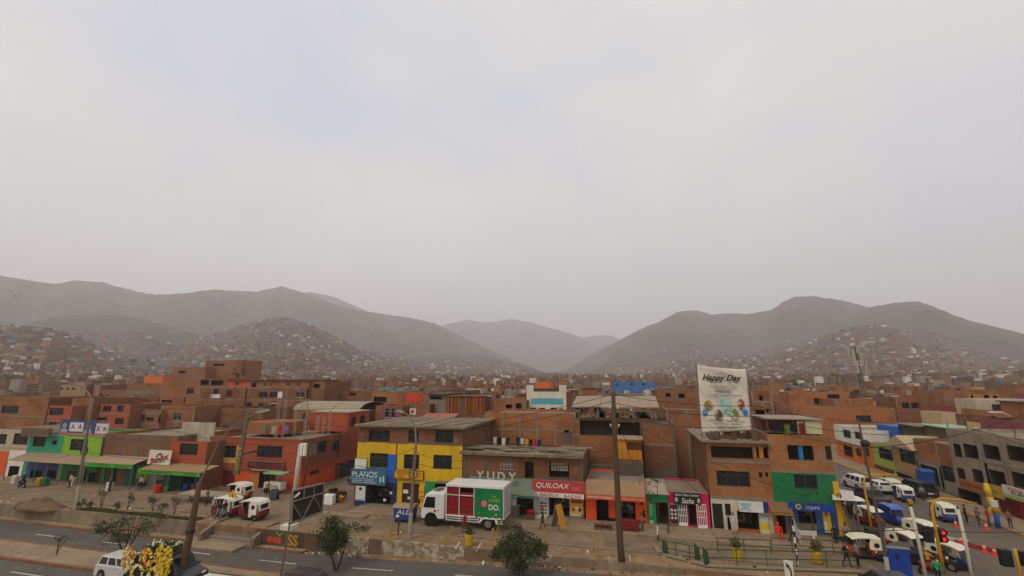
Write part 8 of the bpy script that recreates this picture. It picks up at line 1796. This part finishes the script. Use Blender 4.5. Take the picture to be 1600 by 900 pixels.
for a in (('leaning leafy shrub right of the lamp post foot', 158, 793, 1.5, 1.1, 1), ('thin dark shrub in the middle of the grass strip', 199, 797, 1.5, .6, 2), ('tall shrub behind the spreading tree', 238, 799, 1.4, 1.0, 3, 200), ('small round shrub right of the tall one', 252, 804, .9, .6, 4), ('loose shrub nearest the thick lamp column', 272, 804, 1.3, .9, 5), ('low shrub close beside the lamp post foot', 126, 796, .8, .6, 6), ('small dark shrub left in the grass strip', 143, 797, .7, .6, 7), ('low shrub in the grass strip left of the spreading tree', 181, 800, .8, .5, 8), ('thin sapling beside the slim street lamp', 622, 836, 1.6, .3, 9, 40), ('dry bush under the orange shop kerb', 1045, 836, 1.2, .4, 10, 50), ('dead looking bush on the median by the bottom left', 88, 866, 1.2, .9, 11, 60)): shrub(*a)
def street_sapling():
    # slender tree before the green shop and one before the blue shop
    for lab, base, top, seed in (('slender bare tree in front of the narrow green shop', (1028, 842), (1027, 755), 31), ('slender dark tree in front of the blue shop window', (1273, 850), (1262, 770), 32)):
        rnd = random.Random(seed); x, y = gp(*base, .13); a, z = fy(*top, y); r = empty('slender_tree', (x, y, .13), 0, lab, 'tree'); st = MB(); cr = MB(); T = Vector((a - x, 0, z)); st.tube([(0, 0, -.1), tuple(T * .4 + Vector((.06, 0, 0))), tuple(T * .75), tuple(T)], [.06, .05, .035, .012], 7)
        for k in range(9): q = T * rnd.uniform(.55, 1); t = q + Vector((rnd.uniform(-1, 1), rnd.uniform(-.6, .6), rnd.uniform(.1, .7))) * .9; st.tube([tuple(q), tuple(t)], [.02, .006], 5); leafy(cr, t, (.3, .3, .2), 26, rnd, (.08, .17))
        MB().tube([(0, 0, .3), tuple(T * .16 + Vector((.02, 0, .3)))], .07, 8).build('white_guard', WHITE, r); st.build('trunk', BARK, r, smooth=True); cr.build('crown', [LEAF1, LEAF2, LEAF3], r)
street_sapling()
def grass():
    rnd = random.Random(41); m = MB()
    for i in range(9000):
        t = rnd.random(); x = gp(110, 800)[0] + t * (gp(296, 818)[0] - gp(110, 800)[0]); y = rnd.uniform(-9.1, -8.2) + .2 * math.sin(x); h = rnd.uniform(.06, .2); a = rnd.random() * 6.28; dx, dy = .03 * math.cos(a), .03 * math.sin(a); m.tri((x - dx, y - dy, -.01), (x + dx, y + dy, -.01), (x + rnd.uniform(-.08, .08), y + rnd.uniform(-.08, .08), h), rnd.randint(0, 1))
    for i in range(900):
        x = gp(484, 915, -1.1)[0] + rnd.gauss(-14.3, 1.1); y = -15.4 + rnd.gauss(0, .3); z = zroad(x) + .1; h = rnd.uniform(.05, .16); a = rnd.random() * 6.28; dx, dy = .03 * math.cos(a), .03 * math.sin(a); m.tri((x - dx, y - dy, z), (x + dx, y + dy, z), (x + rnd.uniform(-.06, .06), y + rnd.uniform(-.06, .06), z + h), rnd.randint(0, 1))
    tag(m.build('grass', [plain('4a5522', .85), plain('5c5a2c', .85)]), 'short green grass growing along the top of the retaining wall', kind='stuff')
grass()
def far_trees():
    rnd = random.Random(51)
    for i, (px, py, Y, s, where) in enumerate(((30, 602, 150, 4, 'at the far left of the town'), (208, 566, 420, 9, 'in the valley between the left hills, larger one'), (238, 566, 400, 7, 'in the valley between the left hills, smaller one'), (915, 632, 42, 2.2, 'on a roof behind the beige roof slab'), (165, 585, 240, 5, 'low in the left of the town'), (373, 582, 80, 2.6, 'on the brick block at the skyline'), (1430, 600, 230, 6, 'right of the phone mast'), (1310, 590, 240, 6, 'just left of the phone mast'), (1240, 598, 210, 5, 'behind the orange brick houses'), (1120, 600, 0, 0, ''))):
        if not s: continue
        x, z = fy(px, py, Y); r = empty('far_tree', (x, Y, z - s * .5), 0, 'dark green tree ' + where, 'tree', 'trees standing among the far houses'); cr = MB(); MB().tube([(0, 0, -6), (0, 0, s * .3)], .25, 6).build('trunk', BARK, r)
        for k in range(16): leafy(cr, (rnd.gauss(0, s * .38), rnd.gauss(0, s * .3), s * .45 + rnd.gauss(0, s * .22)), (s * .22, s * .22, s * .18), 60, rnd, (s * .06, s * .12))
        cr.build('crown', [LEAF1, LEAF2, LEAF2], r)
far_trees()
# ------------------------------------------------------------ overhead cables
def cable(label, pts, sag=.5, r=.02):
    P = [Vector(p) for p in pts]; m = MB(); Q = []
    for a, b in zip(P, P[1:]):
        for i in range(13): t = i / 12; q = a.lerp(b, t); q.z -= sag * 4 * t * (1 - t); Q.append(q)
    m.tube([tuple(q - P[0]) for q in Q], r, 4, cap=False); tag(m.build('overhead_cable', DARKF, loc=tuple(P[0])), label, 'cable')
def cables():
    A = lambda px, py, Y: (fy(px, py, Y)[0], Y, fy(px, py, Y)[1])
    Lc = -3.4
    cable('cable from the slim street lamp across the yellow building to the left', [A(648, 700, Lc), A(560, 716, Lc), A(478, 696, Lc)], .4); cable('upper cable crossing the large banner from the thick utility pole', [A(960, 616, -10), A(1180, 634, -6), A(1380, 660, -4)], .3); cable('middle cable crossing the large banner from the thick utility pole', [A(961, 630, -10), A(1180, 650, -6), A(1400, 680, -4)], .3); cable('lower cable crossing the foot of the large banner', [A(961, 650, -10), A(1180, 666, -6), A(1420, 700, -4)], .4)
    cable('cable from the left street lamp towards the red corner building', [A(139, 662, -9), A(270, 672, -4), A(470, 697, -3)], .5); cable('pair of cables running past the yellow building windows, upper one', [A(650, 706, Lc), A(740, 716, Lc), A(960, 700, -9)], .5); cable('pair of cables running past the yellow building windows, lower one', [A(648, 722, Lc), A(740, 726, Lc), A(962, 712, -9)], .5); cable('low cable stretched over the mototaxi queue to the right edge', [A(1250, 828, -13), A(1420, 828, -12), A(1620, 832, -12)], .05); cable('cable leaving the left street lamp for the far left edge', [A(139, 655, -9), A(-60, 640, -8)], .4); cable('cable from the thin leaning pole over the grey concrete building', [A(1350, 700, -14), A(1620, 640, -12)], .4)
    for lab, q, sg in (('highest cable running along the shops from the thick utility pole to the left', [A(958, 616, -9), A(648, 668, -3.4), A(300, 640, -6), A(-40, 600, -8)], .5), ('second cable running along the shops from the thick utility pole to the left', [A(959, 626, -9), A(647, 680, -3.4), A(312, 690, -6), A(-40, 660, -8)], .5), ('cable from the white utility pole down the cross street', [A(471, 697, -4), A(556, 700, 18)], .3), ('cable from the white utility pole to the slim street lamp', [A(470, 700, -4), A(646, 738, -3.4)], .5), ('second cable from the white utility pole to the slim street lamp', [A(470, 706, -4), A(646, 748, -3.4)], .6), ('cable dropping from the thick utility pole to the orange shop', [A(959, 632, -9), A(1000, 756, -.5)], .2), ('cable dropping from the thick utility pole to the magenta salon', [A(959, 640, -9), A(1090, 768, -.4)], .3), ('cable from the thin leaning pole to the green corner building', [A(1349, 700, -14), A(1302, 700, -.3)], .2), ('cable from the thin leaning pole across to the garage house', [A(1350, 704, -14), A(1440, 700, 14)], .3), ('cable from the thick pole to the slender tree by the blue shop', [A(960, 646, -9), A(1262, 776, -2)], .5), ('lowest cable over the awnings on the left', [A(132, 706, -9), A(330, 716, -7), A(470, 706, -4)], .4)):
        cable(lab, q, sg)
cables()
fit_texts()
def texts_to_mesh():
    dg = bpy.context.evaluated_depsgraph_get()
    for o, w, h in TEXTS:
        me = bpy.data.meshes.new_from_object(o.evaluated_get(dg)); nm = o.name; o.name = 'old'
        n = bpy.data.objects.new(nm, me); COL.objects.link(n); n.parent = o.parent
        n.location = o.location; n.rotation_euler = o.rotation_euler; n.scale = o.scale
        bpy.data.objects.remove(o)
texts_to_mesh()
